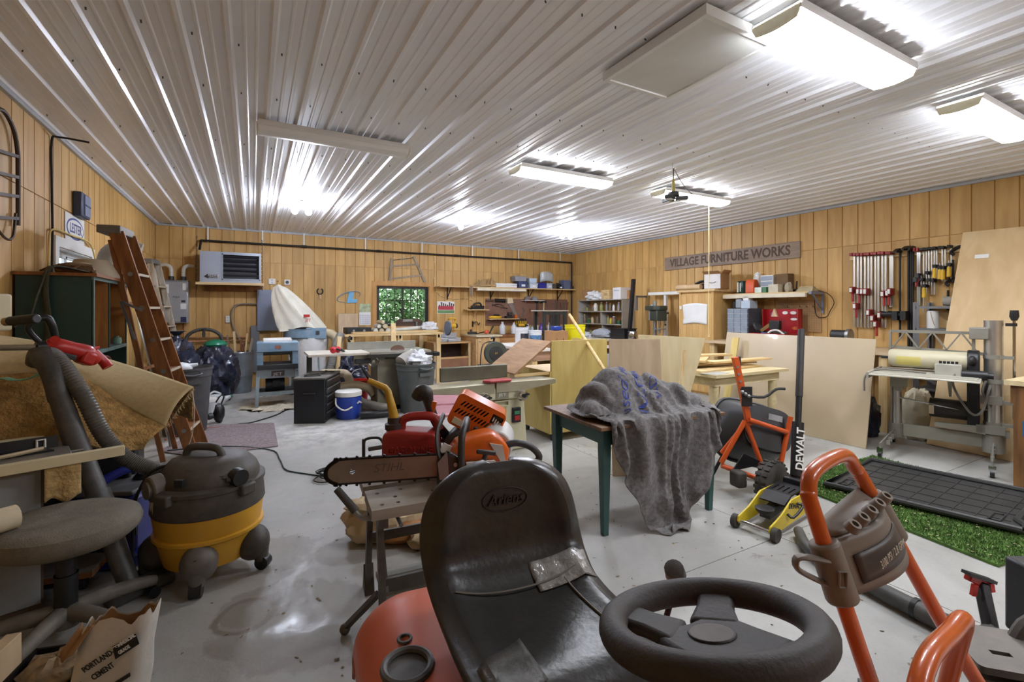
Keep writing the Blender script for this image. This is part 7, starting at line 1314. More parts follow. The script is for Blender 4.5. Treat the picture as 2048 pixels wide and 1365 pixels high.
# ------------- floor jack
jk = thing('floor_jack','yellow floor jack with black frame plates and an upright handle','floor jack',(3.27,2.01,0),math.radians(187))
jy = mat('jack_yellow','#cdb51f',.38,var=.06)
for s_ in (-1,1):
    sp_l = part(jk,'side_plate',jy,PR([(.33,.03),(.36,.06),(.35,.09),(.20,.13),(.05,.20),(-.20,.20),(-.30,.15),(-.30,.07),(-.10,.05),(.15,.035)],s_*.105-.006,s_*.105+.006,'y'),bev=.003)
    part(jk,'front_wheel',rubber,C((.33,s_*.105+(.012 if s_ > 0 else -.045),.045),(.33,s_*.105+(.045 if s_ > 0 else -.012),.045),.045,n=20)); part(jk,'rear_caster',black,C((-.27,s_*.13-.015,.035),(-.27,s_*.13+.015,.035),.035,n=16))
part(jk,'front_axle',chrome,C((.33,-.12,.05),(.33,.12,.05),.014)); part(jk,'cover_plate',black,[X(plate(rect(-.20,0,-.085,.085),[rect(-.13,-.02,-.0615+.037*k,-.0495+.037*k) for k in range(4)],-.006,.006),(0,0,.205),0,0,.05),BEAM((.0,0,.205),(.10,0,.16),.17,.012,(0,1,0))])
part(jk,'lift_arm',black,BEAM((-.1,0,.13),(.20,0,.10),.07,.05,(0,1,0))); part(jk,'saddle',black,L([(.03,.10),(.055,.125),(.062,.145),(.05,.15),(.0,.14)],22,(.20,0,0))); part(jk,'handle_socket',black,[B(-.26,0,.20,.10,.14,.12)],bev=.012); part(jk,'carry_handle',black,TB([(.12,.115,.12),(.12,.15,.11),(-.02,.15,.15),(-.02,.115,.16)],.009,8,k=3)); part(jk,'bolt',steel,[C((-.15,.112,.15),(-.15,.12,.15),.012,n=10)])
h0,h1 = Vector((-.27,0,.22)),Vector((-.60,-.10,1.33)); ax_ = (h1-h0)
hd = part(jk,'handle',black,[C(h0,h0+ax_*.30,.026,n=16),C(h0+ax_*.30,h0+ax_*.36,.03,n=16),C(h0+ax_*.36,h1,.022,n=16)]); sub(hd,'grip',blk2,C(h0+ax_*.55,h1,.0255,n=16)); sub(hd,'handle_pad',black,C(h0+ax_*.04,h0+ax_*.38,.040,n=16)); sub(hd,'handle_tip',blk2,C(h1,h1+ax_*.015,.023,n=16))
# writing on pad faces the viewpoint
Rw = Matrix.Rotation(math.radians(187),3,'Z').transposed(); tocam = Rw @ K(0,-1,0).normalized()
axn = ax_.normalized(); side = tocam.cross(axn).normalized(); nn = axn.cross(side).normalized()
if nn.dot(tocam) < 0: nn = -nn
o = text(jk,'DEWALT',.085,h0+ax_*.21+nn*.0415,Matrix((axn,nn.cross(axn),nn)).transposed().to_euler(),white,.001,off=.002,sx=.9)
text(jk,'DEWALT',.05,(-.0,.1125,.145),(PI/2,.22,PI),black,.001,off=.001)
# ------------- turf, mat
tz = [(3.80,1.03),(5.40,.80),(5.52,2.42),(4.04,2.44)]
turf = mat('turf_green','#4d6b2c',.95,var=.35,sc=20)
t = thing('turf_mat','green artificial turf mat on the floor under a black cargo liner','turf',(4.6,1.6,0),absolute=True)
part(t,'backing',turf,PR(tz,.002,.018,'z'))
rr = random.Random(3); v = []; f = []
for _ in range(26000):
    a,b_ = rr.random(),rr.random(); p = Vector(tz[0]+(0,)).lerp(Vector(tz[1]+(0,)),a).lerp(Vector(tz[3]+(0,)).lerp(Vector(tz[2]+(0,)),a),b_)
    an = rr.random()*6.28; w_ = .0035; h_ = rr.uniform(.012,.024); o = len(v); dx,dy = math.cos(an)*w_,math.sin(an)*w_
    v += [(p.x-dx,p.y-dy,.017),(p.x+dx,p.y+dy,.017),(p.x+rr.uniform(-.012,.012),p.y+rr.uniform(-.012,.012),.017+h_)]; f.append((o,o+1,o+2))
part(t,'grass_pile',turf,(v,f),kind='stuff')
v = []; f = []
for _ in range(260):
    a,b_ = rr.random(),rr.random()*.35; p = Vector(tz[0]+(0,)).lerp(Vector(tz[1]+(0,)),b_).lerp(Vector(tz[3]+(0,)).lerp(Vector(tz[2]+(0,)),b_),a); an = rr.random()*6.28; o = len(v); dx,dy = math.cos(an)*.008,math.sin(an)*.008
    v += [(p.x-dx,p.y-dy,.036),(p.x+dx,p.y+dy,.037),(p.x+dx-dy*.3,p.y+dy+dx*.3,.038),(p.x-dx-dy*.3,p.y-dy+dx*.3,.037)]; f.append((o,o+1,o+2,o+3))
part(t,'wood_chips',mat('chip_tan','#c9bb94',.8),(v,f),kind='stuff')
mA,mB,mC,mD = Vector((4.16,2.16,0)),Vector((5.22,2.30,0)),Vector((5.42,1.16,0)),Vector((4.40,1.08,0))
def mp_(a,b_,z): q = mA.lerp(mB,a).lerp(mD.lerp(mC,a),b_); return (q.x,q.y,z)
t = thing('cargo_liner','black rubber cargo liner with raised rim lying on the turf','mat',(4.8,1.7,.04),absolute=True)
lnm = mat('liner_rubber','#26282a',.5,var=.2,sc=4,dust=.25,dcol='#5f5a50'); part(t,'tray',lnm,PR([mp_(a,b_,0)[:2] for a,b_ in ((0,0),(1,0),(1,1),(.55,1.0),(.5,.95),(.2,.95),(.12,1.0),(0,1))],.040,.048,'z'))
part(t,'rim',lnm,TB([mp_(a,b_,.060) for a,b_ in ((0,0),(1,0),(1,1),(.55,1.0),(.5,.95),(.2,.95),(.12,1.0),(0,1))],.022,8,True))
part(t,'ribs',lnm,[BEAM(mp_(.04,k/9,.049),mp_(.96,k/9,.049),.006,.006,(0,0,1)) for k in range(1,9)]+[BEAM(mp_(k/6,.04,.049),mp_(k/6,.93,.049),.006,.006,(0,0,1)) for k in range(1,6)],kind='stuff'); part(t,'corner_slot',lnm,[TB([mp_(.1+q*.16,.05+w_*.05,.055) for q,w_ in ((0,0),(1,0),(1,1),(0,1))],.006,6,True),TB([mp_(.1+q*.16,.84+w_*.05,.055) for q,w_ in ((0,0),(1,0),(1,1),(0,1))],.006,6,True)])
solo('plastic_wrap','crumpled clear plastic wrap lying on the cargo liner','plastic',mat('hazy_clear','#c4c8cc',.2,bump=.6,bsc=20),[SP((0,0,.07),(.12,.12,.08),22,12,.45,4,2,-.02)],loc=(4.92,1.06,.085))
# ------------- pressure washer: handle frame, console, engine
pw = thing('pressure_washer','orange handled pressure washer with a grey brown nozzle console','pressure washer',K(1.25,1.25,0),absolute=True)
owp = mat('washer_orange','#d2601c',.3,var=.04,coat=.4); con = mat('console_taupe','#7d7368',.5,var=.06,dust=.15)
na,nb,nc = K(.715,1.150,1.075),K(.838,1.10,.63),K(.95,1.06,.25); fa,fb,fc_ = K(.965,1.335,1.075),K(1.215,1.31,.60),K(1.42,1.29,.25)
part(pw,'handle_tube',owp,TB([nc,nb,na.lerp(nb,.16),na.lerp(nb,.05).lerp(fa,.03),na.lerp(fa,.14)+Vector((0,0,.016)),na.lerp(fa,.5)+Vector((0,0,.03)),na.lerp(fa,.86)+Vector((0,0,.02)),fa.lerp(fb,.05).lerp(na,.03),fa.lerp(fb,.16),fb,fc_],.0185,16,k=8))
def lrp(t_,s_): return na.lerp(nb,t_).lerp(fa.lerp(fb,t_*.95),s_)
slv = part(pw,'console_sleeve',con,C(na.lerp(nb,.30),na.lerp(nb,.60),.034,.036,n=20),bev=.006); part(pw,'console_sleeve',con,C(fa.lerp(fb,.20),fa.lerp(fb,.46),.030,.032,n=20),bev=.006)
nv_ = (fa-na).cross(nb-na).normalized()
if nv_.dot(Vector((0,0,EYE))-na) < 0: nv_ = -nv_
def conf(u,v): return lrp(.30+.28*v-.06*u,.02+.96*u)+nv_*(.05*math.sin(PI*u)+.005)
part(pw,'console_panel',con,GR(conf,16,8),sol=.02)
def pan(u,v): return lrp(.30+.28*(.30+.52*v)-.06*u,.12+.66*u)+nv_*(.05*math.sin(PI*(.12+.66*u))+.0175)
lb_ = part(pw,'console_label',mat('console_dark_label','#4a413b',.45),GR(pan,12,4),sol=.002)
e1 = (conf(.8,.5)-conf(.2,.5)); mid = conf(.43,.56)+nv_*.0185; o = text(pw,'3100 PSI / 2.8 GPM',.026,mid,face_rot(e1,na-nb),mat('label_cream','#c9c2b4',.5),.0005,sx=.78)
tray = part(pw,'nozzle_tray',con,GR(lambda u,v: lrp(.30-.06*u-.07*v,.05+.9*u)+nv_*(.05*math.sin(PI*u)*(1-v)-.02*v),12,4),sol=.012)
for k in range(5):
    u_ = .12+.19*k; c_ = lrp(.25-.05*u_,.05+.9*u_)+nv_*.05; d_ = (na-nb).normalized()*.6+nv_*.6
    part(pw,'nozzle_holder',con,LO([(.0,0),(.017,.0),(.014,.020),(.008,.020),(.008,.002),(.0,.002)],18,c_-d_*.008,d_))
hk_ = na.lerp(nb,.42); part(pw,'hose_hook',con,[TB([hk_+K(-.02,-.02,.02),hk_+K(-.085,-.02,.03),hk_+K(-.098,-.02,.015),hk_+K(-.085,-.02,-.005),hk_+K(-.02,-.01,-.04)],.011,8,k=3,flat=.6)]); part(pw,'sleeve_slot',con,TB([na.lerp(nb,.45)+K(-.003+p,-.037,q) for p,q in ((-.009,-.018),(.009,-.018),(.009,.018),(-.009,.018))],.0035,6,True))
part(pw,'guard_bar',owp,TB([K(.66,.78,.50),D(1838,1372,.93),D(1905,1262,1.08),D(1928,1240,1.14),D(1918,1285,1.2),D(1895,1365,1.24),K(1.12,1.26,.30)],.0195,14,k=8))
eng = mat('engine_grey','#5d5954',.45,.4,var=.2,dust=.35)
part(pw,'engine_deck',eng,[X(plate(RR(.50,.26,.02),[rect(-.17,-.11,-.045,-.022),rect(-.03,.02,-.06,-.042)],.015,.04),K(1.88,1.66,.24),-TH-.30),B(*K(1.88,1.66,.215),.48,.24,.03,-TH-.30)]); part(pw,'engine_block',mblk,[B(*K(2.0,1.66,.12),.42,.34,.20,-TH-.3)],bev=.03); part(pw,'pull_bar',mblk,TB([K(1.88,1.76,.26),K(1.93,1.75,.34),K(2.03,1.72,.34),K(2.10,1.70,.26)],.024,8,k=4)); part(pw,'bolt',chrome,C(K(1.94,1.72,.33),K(1.94,1.70,.33),.012))
part(pw,'upright_case',black,[B(*K(2.12,1.90,.33),.14,.12,.30,-TH)],bev=.012)
part(pw,'chassis',mblk,[B(*K(1.6,1.40,.10),.80,.5,.05,-TH-.3)]); 
for X_,d_ in ((1.02,1.05),(1.5,1.0)): part(pw,'wheel',rubber,[C(K(X_,d_,.14)-K(.03,0,0),K(X_,d_,.14)+K(.03,0,0),.14,n=26)])
part(pw,'front_foot',rubber,[C(K(1.75,1.55,0),K(1.75,1.55,.2),.03)])
# ------------- leaf blower lying on the floor
bw = thing('leaf_blower','black leaf blower tube with a red trigger handle on the floor','leaf blower',G(1800,1210),absolute=True)
tube_m = mat('blower_tube','#35383a',.45,var=.12,dust=.25)
pts = [G(1597,1062,.045),G(1612,1092,.045),G(1650,1122,.05),G(1720,1160,.05),G(1850,1228,.05),G(1995,1296,.05)]
part(bw,'blower_tube',tube_m,TB(pts,[.030,.034,.040,.042,.045,.047],14,k=4)); part(bw,'tube_joint',black,C(G(1828,1216,.05),G(1838,1221,.05),.05,n=16)); part(bw,'ribbed_section',tube_m,flex([G(1925,1264,.05),G(1960,1282,.05),G(2000,1300,.05)],.053))
b0 = G(1985,1276,.08); top2 = D(1962,1166,2.16); g_ = part(bw,'handle_post',black,[BEAM(b0,top2,.045,.05,K(1,0,0)-K(0,0,0))],bev=.012); sub(g_,'trigger_head',redp,[BEAM(top2+Vector((0,0,.0)),D(1935,1153,2.14),.035,.03,(0,0,1))],bev=.006); sub(g_,'head_top',black,[BEAM(D(1985,1163,2.15),D(1932,1146,2.13),.014,.04,(0,0,1))]); sub(g_,'trigger',redp,[BEAM(D(1950,1170,2.13),D(1946,1192,2.13),.02,.016,K(1,0,0)-K(0,0,0))]); sub(g_,'red_catch',redp,[BEAM(D(1978,1165,2.15),D(1981,1182,2.15),.018,.03,(0,0,1))])
part(bw,'handle_clamp',tube_m,[SP(G(1985,1282,.085),(.07,.06,.055),14,9,.2,3,2)])
# ================================================================ left foreground
# ------------- shop vacuum
V0 = K(-1.76,2.74,0)
vc = thing('shop_vacuum','yellow and black shop vacuum on caster feet on the floor','vacuum',V0,-TH-.05)
vy = mat('vac_yellow','#d6a01e',.42,var=.06,sc=3,dust=.12); vb = mat('vac_black','#2f2d2b',.55,var=.2,sc=5,dust=.5,dcol='#7a7166')
part(vc,'tub',vy,L([(.20,.085),(.225,.095),(.25,.20),(.272,.26),(.262,.265),(.275,.36),(.278,.385)],40)); part(vc,'tub_band',vy,L([(.262,.235),(.276,.245),(.276,.262),(.262,.268)],40))
up = part(vc,'upper_drum',vb,L([(.28,.38),(.285,.39),(.275,.50),(.285,.505),(.285,.525),(.265,.535)],40)); sub(up,'warning_label',mat('warning_white','#c9c6bd',.5,var=.3,sc=60),L([(.2825,.41),(.279,.49)],48)[0:1]+([(i,i+1,48+i+1,48+i) for i in range(29,32)],)) 
[sub(up,'latch',vb,B(.285*math.cos(a),.285*math.sin(a),.50,.05,.09,.06,a),bev=.01) for a in (-.3,2.9,-1.75)]
part(vc,'motor_head',vb,[L([(.262,.53),(.262,.56),(.245,.60),(.20,.645),(.15,.662),(.0,.668)],32,(0,0,0),'z',1.0,.92)]); part(vc,'carry_handle',vb,[TB([(-.13,-.02,.645),(-.11,-.02,.70),(-.03,-.02,.712),(.06,-.02,.70),(.09,-.02,.65)],.022,10,k=4)]); part(vc,'switch',redp,B(.10,-.06,.655,.03,.02,.012)); part(vc,'exhaust_rib',vb,[BEAM((.10+.03*k,-.10,.645-.012*k),(.16+.02*k,-.16,.60-.012*k),.012,.02,(0,0,1)) for k in range(4)])
ip = part(vc,'inlet_port',mat('port_grey','#5f5952',.55,dust=.4),[C((-.14,-.18,.54),(-.17,-.235,.535),.075,.07,n=24)],bev=.008); sub(ip,'port_hub',mat('port_grey'),LO([(.0,0),(.045,0),(.045,.017),(.010,.017),(.010,.002),(0,.002)],20,(-.17,-.235,.535),(-.008,-.015,0)))
part(vc,'recess_shade_block',black,[B(.02,-.262,.585,.045,.02,.04)]); part(vc,'outlet_port',black,[C((.22,-.10,.57),(.265,-.12,.57),.05,.045,n=20)])  # raised black block paints the shade of a recess; no hollow is cut
part(vc,'power_cord',black,[TB([(-.16,-.12,.62),(-.22,-.18,.58),(-.29,-.20,.45),(-.31,-.18,.28),(-.29,-.2,.15)],.008,6,k=5),TB([(-.15,-.10,.63),(-.24,-.14,.60),(-.31,-.16,.45),(-.33,-.14,.25)],.008,6,k=5)])
for a,g in ((-1.15,1),(.05,0),(2.0,0),(-2.65,0)):
    dx,dy = math.cos(a),math.sin(a)
    ft = part(vc,'caster_foot',mat('foot_grey','#4f4b47',.55,dust=.4) if g else vb,[SP((dx*.25,dy*.25,.15),(.09,.09,.10),18,12),C((dx*.30,dy*.30,.05),(dx*.29,dy*.29,.12),.035,.05,n=14)]); w = sub(ft,'caster_wheel',black,C((dx*.31-dy*.028,dy*.31+dx*.028,.038),(dx*.31+dy*.028,dy*.31-dx*.028,.038),.038,n=16))
    sub(ft,'bolt_hole_shade',black,C((dx*.315,dy*.315,.19),(dx*.328,dy*.328,.19),.012,n=10))  # black disc gives the shade of a bolt hole in the foot
# hose and wand of the vacuum
wand = thing('vacuum_wand','black vacuum wand leaning on the carpet with a floor nozzle','vacuum wand',G(265,1195),absolute=True)
wp = [D(80,712,2.62),D(105,742,2.60),D(150,880,2.55),D(205,1010,2.50),D(240,1120,2.46),G(262,1185,.04)]
wt_ = mat('wand_black','#2d2e31',.45,var=.15,dust=.3)
part(wand,'upper_tube',wt_,TB([wp[0],wp[1],D(120,800,2.58)],[.05,.055,.05],16,k=4)); part(wand,'elbow',wt_,TB([D(72,728,2.66),D(82,708,2.64),D(98,730,2.61)],[.045,.055,.055],16,k=4)); part(wand,'wand_tube',wt_,TB([D(118,790,2.58),wp[2],wp[3]],[.048,.052,.046],16)); part(wand,'lower_tube',wt_,TB([D(200,998,2.505),wp[4],wp[5]+Vector((0,0,.02))],[.05,.048,.045],16)); part(wand,'tube_collar',wt_,C(D(195,985,2.51),D(207,1015,2.50),.054,n=18))
part(wand,'floor_nozzle',wt_,[PR([(-.05,.0),(.17,-.05),(.19,.06),(-.02,.16)],.0,.07,'z')],loc=tuple(G(262,1195)-Vector(wand.location)),rot=(0,0,-.2),bev=.015) if False else part(wand,'floor_nozzle',wt_,[B(*(G(268,1195)+Vector((.02,.03,.035))),.12,.30,.07,-TH-.5)],bev=.02)
hs_ = [D(95,705,2.66),D(120,725,2.64),D(165,790,2.62),D(205,868,2.64),D(250,915,2.68),D(300,938,2.72),D(345,945,2.74)]
solo('vacuum_hose','ribbed grey black vacuum hose running over the carpet to the shop vacuum','hose',mat('ribbed_hose','#4d4b46',.5,var=.15,dust=.25),[flex(hs_,.043,pitch=.018,n=14,k=14)])
# ------------- blue compressor box
cb = thing('blue_compressor','blue portable air compressor with black grille and carry handle','air compressor',K(-2.40,2.86,0),-TH+.12)
cbl = mat('compressor_blue','#2a3288',.35,var=.1); part(cb,'base',cbl,[PR(RR(.44,.40,.04),.02,.09)],bev=.01); part(cb,'housing',cbl,BB(-.20,.20,-.17,.17,.09,.42),bev=.03); part(cb,'top_vent',mat('vent_grey','#5d5f66',.55,dust=.4),BB(-.17,.18,-.16,.16,.42,.45),bev=.01)
gl = part(cb,'front_grille',black,BB(-.17,.17,-.178,-.17,.11,.36),bev=.006)
for k in range(11): sub(gl,'grille_bar',mat('grille_dark','#1a1b20',.5),BB(-.16,.16,-.186,-.178,.12+.021*k,.128+.021*k))
part(cb,'carry_handle',cbl,[TB([(-.10,-.12,.38),(-.05,-.10,.47),(.05,-.02,.53),(.12,.05,.52),(.15,.08,.45)],[.035,.03,.026,.028,.03],10,k=4)]); part(cb,'gauge_knob',black,[L([(.05,.44),(.055,.46),(.03,.49),(.0,.49)],18,(.10,.08,0)),C((-.02,.10,.45),(-.02,.10,.52),.03)]); part(cb,'label',paper,[B(.10,-.1735,.385,.09,.003,.05)]); part(cb,'red_label',redp,B(.045,-.174,.385,.025,.004,.05)); 
for sx in (-1,1):
    for sy_ in (-1,1): part(cb,'rubber_foot',rubber,C((sx*.17,sy_*.15,0),(sx*.17,sy_*.15,.03),.02,n=10))
# ------------- shop stool
stl = thing('shop_stool','dusty grey shop stool on a five legged caster base','stool',K(-2.03,2.14,0),-TH)
pad = mat('dusty_seat_fabric','#5b564c',.85,var=.15,sc=5,dust=.55,dcol='#938a78',bump=.2,bsc=150); bsm = mat('dusty_stool_plastic','#54504a',.6,var=.15,dust=.6,dcol='#8f8674')
part(stl,'seat_pad',pad,[L([(.0,.435),(.17,.437),(.235,.455),(.268,.487),(.275,.515),(.266,.542),(.235,.558),(.18,.563),(.10,.558),(0,.555)],44,(0,0,0),'z',1.04,.96)]); part(stl,'seat_pan',black,L([(.10,.41),(.16,.425),(.18,.445)],28)); part(stl,'gas_post',black,[C((0,0,.12),(0,0,.30),.042,n=20),C((0,0,.29),(0,0,.45),.036,n=20),C((0,0,.28),(0,0,.30),.044,n=20)])
for k in range(5):
    a = math.radians(-8+72*k); dx,dy = math.cos(a),math.sin(a)
    lg = part(stl,'base_leg',bsm,[TB([(dx*.03,dy*.03,.13),(dx*.15,dy*.15,.125),(dx*.28,dy*.28,.105),(dx*.36,dy*.36,.085)],[.04,.034,.03,.026],10,k=3)]); cs_ = sub(lg,'caster',black,[C((dx*.35-dy*.022,dy*.35+dx*.022,.03),(dx*.35+dy*.022,dy*.35-dx*.022,.03),.03,n=14)])
part(stl,'base_hub',bsm,L([(.055,.07),(.06,.13),(.05,.15)],20))
solo('paper_roll','cream paper roll lying on the edge of the shop stool','paper roll',mat('cream_roll','#cbbfa0',.7),[L([(.05,-.06),(.05,.06),(.018,.06),(.018,-.06),(.05,-.06)],20,(0,0,.05),'x')],loc=K(-2.16,1.97,.562),rot=-TH+1.2)
# ------------- cement bag
cbg = thing('cement_bag','torn open white paper bag of portland cement standing on the floor','cement bag',K(-1.52,1.76,0),-TH)
kp = mat('kraft_white','#c9c4ba',.75,var=.06,bump=.2,bsc=14); kb = mat('kraft_brown','#94704c',.8,var=.12,bump=.25,bsc=14)
th_ = .45     # lean of the bag
def bagf(u,v,ins=0):
    a = 2*PI*u; c_,s_ = math.cos(a),math.sin(a); w,d_ = (.155-.01*ins)*(1-.02*v),(.085-.012*ins)*(1-.35*v)
    x = w*abs(c_)**.45*math.copysign(1,c_); y = d_*abs(s_)**.6*math.copysign(1,s_); z = .40*v+.012*math.sin(7*a)*v*v+(.04*c_ if v > .9 else 0)
    z += .012*math.sin(11*a)*v**6
    y += .012*noise.noise(Vector((x*9,z*9,1)))
    return Vector((x+.16*(z-.0)*.55,y+.10*z,z))
part(cbg,'bag_wall',kp,GR(lambda u,v: bagf(u,v),56,18)); part(cbg,'bag_lining',kb,GR(lambda u,v: bagf(u,.25+.74*v,1),56,12)); part(cbg,'torn_flap',kb,GR(lambda u,v: bagf(.56+.16*u,.99)+Vector((-.05*v,-.05*v,-.10*v+.02*math.sin(9*u))),12,5),sol=.002); part(cbg,'cement',mat('cement_powder','#8f8b84',.9),SP((.02,0,.12),(.13,.06,.05),16,8))
R2 = Matrix.Rotation(-.58,3,'Y'); ex = R2 @ Vector((1,0,0)); upv = R2 @ Vector((0,-.1,1))
def bt(s_,sz,x,z,mm,sx=.85):
    y = -.092*(1-.35*z/.40)+.10*z-.010; text(cbg,s_,sz,(x+.16*z*.55,y,z),face_rot(ex,upv),mm,.0006,off=.0008,sx=sx)
blk = mat('bag_black_print','#1e1e1e',.7)
def bp_(x,z): return Vector((x+.16*z*.55,-.092*(1-.35*z/.40)+.10*z-.006,z))
q = [bp_(.035,.315),bp_(.125,.365),bp_(.15,.325),bp_(.06,.265)]; part(cbg,'print_block',blk,([p for p in q]+[p+Vector((0,.002,0)) for p in q],[(0,1,2,3),(4,7,6,5),(0,4,5,1),(1,5,6,2),(2,6,7,3),(3,7,4,0)]))
bt('COMMERCIAL',.021,.085,.335,paper); bt('GRADE',.021,.092,.305,paper); bt('PORTLAND-',.034,-.01,.262,blk); bt('CEMENT',.034,.02,.222,blk); bt('TYPE',.026,-.075,.165,blk)
q = [bp_(.0,.13),bp_(.135,.215),bp_(.14,.20),bp_(.01,.115)]; part(cbg,'print_stripe',blk,([p for p in q]+[p+Vector((0,.002,0)) for p in q],[(0,1,2,3),(4,7,6,5),(0,4,5,1),(1,5,6,2),(2,6,7,3),(3,7,4,0)]))
bt('MORTAR',.03,.06,.12,blk)
cbg.scale = (.84,.84,.84)
solo('scrap_board','tan board offcut standing on edge beside the stool base','board',plyZ,[B(0,0,.11,.05,.30,.22)],loc=K(-1.93,1.72,0),rot=-TH+.3,bev=.003)
t = thing('scrap_tray','dark tray of metal scraps on the floor under the stool','tray',K(-1.82,1.88,0),-TH+.25); part(t,'tray',iron,[BB(-.13,.13,-.10,.10,0,.01),BB(-.13,-.12,-.10,.10,0,.10),BB(.12,.13,-.10,.10,0,.10),BB(-.13,.13,.09,.10,0,.10),BB(-.13,.13,-.10,-.09,0,.06)]); part(t,'scraps',mat('tan_scrap','#8f7a5c',.7,var=.4,sc=30),SP((0,0,.06),(.11,.08,.06),18,9,.5,6,3))
# ------------- router table
rt_ = thing('router_table','small router table with cream fence rails at the left side','router table',(-.80,3.15,0),math.radians(18))
crm = mat('cream_rail','#d3c8a4',.45,var=.05); rtop = mat('router_top','#7d7a75',.4,.3,var=.15,dust=.4)
part(rt_,'table_top',rtop,BB(-.56,.0,0,.54,.755,.78),bev=.004); part(rt_,'front_rail',crm,BB(-.60,.20,-.06,-.025,.735,.785),bev=.003); part(rt_,'front_rail',crm,BB(-.60,.08,-.022,.0,.745,.775),bev=.003); part(rt_,'rear_rail',crm,BB(-.5,.14,.40,.44,.775,.81),bev=.003)
part(rt_,'cabinet',mat('router_cabinet','#5d4b3a',.6),BB(-.52,-.10,.06,.50,.0,.755)); part(rt_,'cabinet_door',mat('cabinet_pale','#8f9598',.6,dust=.3),BB(-.26,-.11,.05,.06,.05,.72)); part(rt_,'router_insert',black,[PR([(-.50,.10),(-.06,.10),(-.10,.20),(-.25,.24),(-.40,.20)],.78,.79,'z')]); part(rt_,'fence_arc',tanp,TB([(-.50,.14,.80),(-.30,.05,.80),(-.10,.12,.80)],.010,6,k=5)); part(rt_,'router_collet',black,C((-.30,.14,.79),(-.30,.14,.90),.035,n=18)); part(rt_,'fence_plate',dgrey,[BB(-.48,-.04,.20,.215,.78,.84)]); part(rt_,'u_bracket',white,TB([(-.12,.19,.79),(-.12,.19,.83),(-.09,.19,.83),(-.09,.19,.79)],.006,6)); part(rt_,'lock_screw',steel,C((-.0,.10,.765),(.05,.10,.765),.007)); part(rt_,'brass_stud',mat('brass'),C((-.28,.02,.78),(-.28,.02,.80),.02,n=12))
part(rt_,'hanging_cloth',mat('carpet_scrap','#b89c68',.9,var=.2,sc=30,bump=.5,bsc=60),GR(lambda u,v: (-.10+.13*u,-.035+.01*math.sin(6*u),.735-.17*v+.015*math.sin(8*u)*v),10,8),sol=.008)
# ------------- tan carpet with its corner folded back, over a bin
t = thing('carpet_stand','black storage bin hidden under the folded carpet','bin',(-1.02,3.95,0),.1); part(t,'bin',black,BB(-.36,.36,-.18,.30,0,.62),bev=.02); part(t,'bin_lid',black,BB(-.38,.38,-.20,.32,.62,.66),bev=.01)
pile = mat('carpet_pile','#a5814a',.95,var=.35,sc=22,bump=.8,bsc=70); back_ = mat('carpet_backing','#c2ad80',.85,var=.08,sc=40,bump=.15,bsc=200)
cp = thing('folded_carpet','heavy tan carpet remnant draped with its corner folded back','carpet',(-1.0,3.9,.6),absolute=True)
ridge = [D(-20,752,2.66),D(60,748,2.78),D(140,748,2.88),D(190,772,2.94),D(250,812,2.98),D(330,856,3.02)]
low = [D(-20,905,2.48),D(30,892,2.52),D(110,888,2.58),D(180,892,2.66),D(230,905,2.76),D(280,902,2.90)]
topl = [D(-20,668,2.96),D(40,678,3.08),D(110,690,3.14),D(190,712,3.2),D(290,742,3.22),D(386,775,3.16)]
rs_,ls_,ts_ = spl(ridge,8),spl(low,8),spl(topl,8)
def pf(u,v):
    i = min(len(rs_)-1,int(round(u*(len(rs_)-1)))); p = rs_[i].lerp(ls_[i],v); w = .05*math.sin(PI*v)+.035*math.sin(9*u+3*v)*v
    return p-K(0,1,0)*w+Vector((0,0,.012*noise.noise(p*9)))
def bf(u,v):
    i = min(len(rs_)-1,int(round(u*(len(rs_)-1)))); p = rs_[i].lerp(ts_[i],v); return p-K(0,1,0)*(.13*math.sin(PI*v)*(1-.85*u**3))+Vector((0,0,.03*math.sin(PI*v)))
part(cp,'pile_side',pile,GR(pf,40,22),sol=.012); part(cp,'folded_backing',back_,GR(bf,40,18),sol=.010)
part(cp,'carpet_top',pile,GR(lambda u,v: ts_[min(len(ts_)-1,int(round(u*(len(ts_)-1))))].lerp(ts_[min(len(ts_)-1,int(round(u*(len(ts_)-1))))]+Vector((-.02,.18,-.25)),v),40,6),sol=.012)
fr = []; 
for i in range(46):
    a = i/45; p = D(386,775,3.16).lerp(D(330,858,3.02),a); q = p+Vector((R.uniform(-.005,.02),R.uniform(-.01,.01),R.uniform(-.03,.0))); fr.append(TB([p,q],.0016,4))
part(cp,'frayed_edge',back_,fr,kind='stuff')
part(cp,'loose_thread',mat('thread_grey','#c9c6bc',.8),TB([D(384,782,3.14),D(389,820,3.13),D(384,870,3.12),D(372,905,3.12)],.003,5,k=4))
solo('green_ribbon','mint green plastic ribbon lying on the carpet','ribbon',mat('mint_plastic','#7dbfa0',.5),[TB([D(-20,762,2.60),D(10,757,2.60),D(30,761,2.60),D(60,757,2.62),D(82,746,2.64)],.022,6,k=5,flat=.25)])
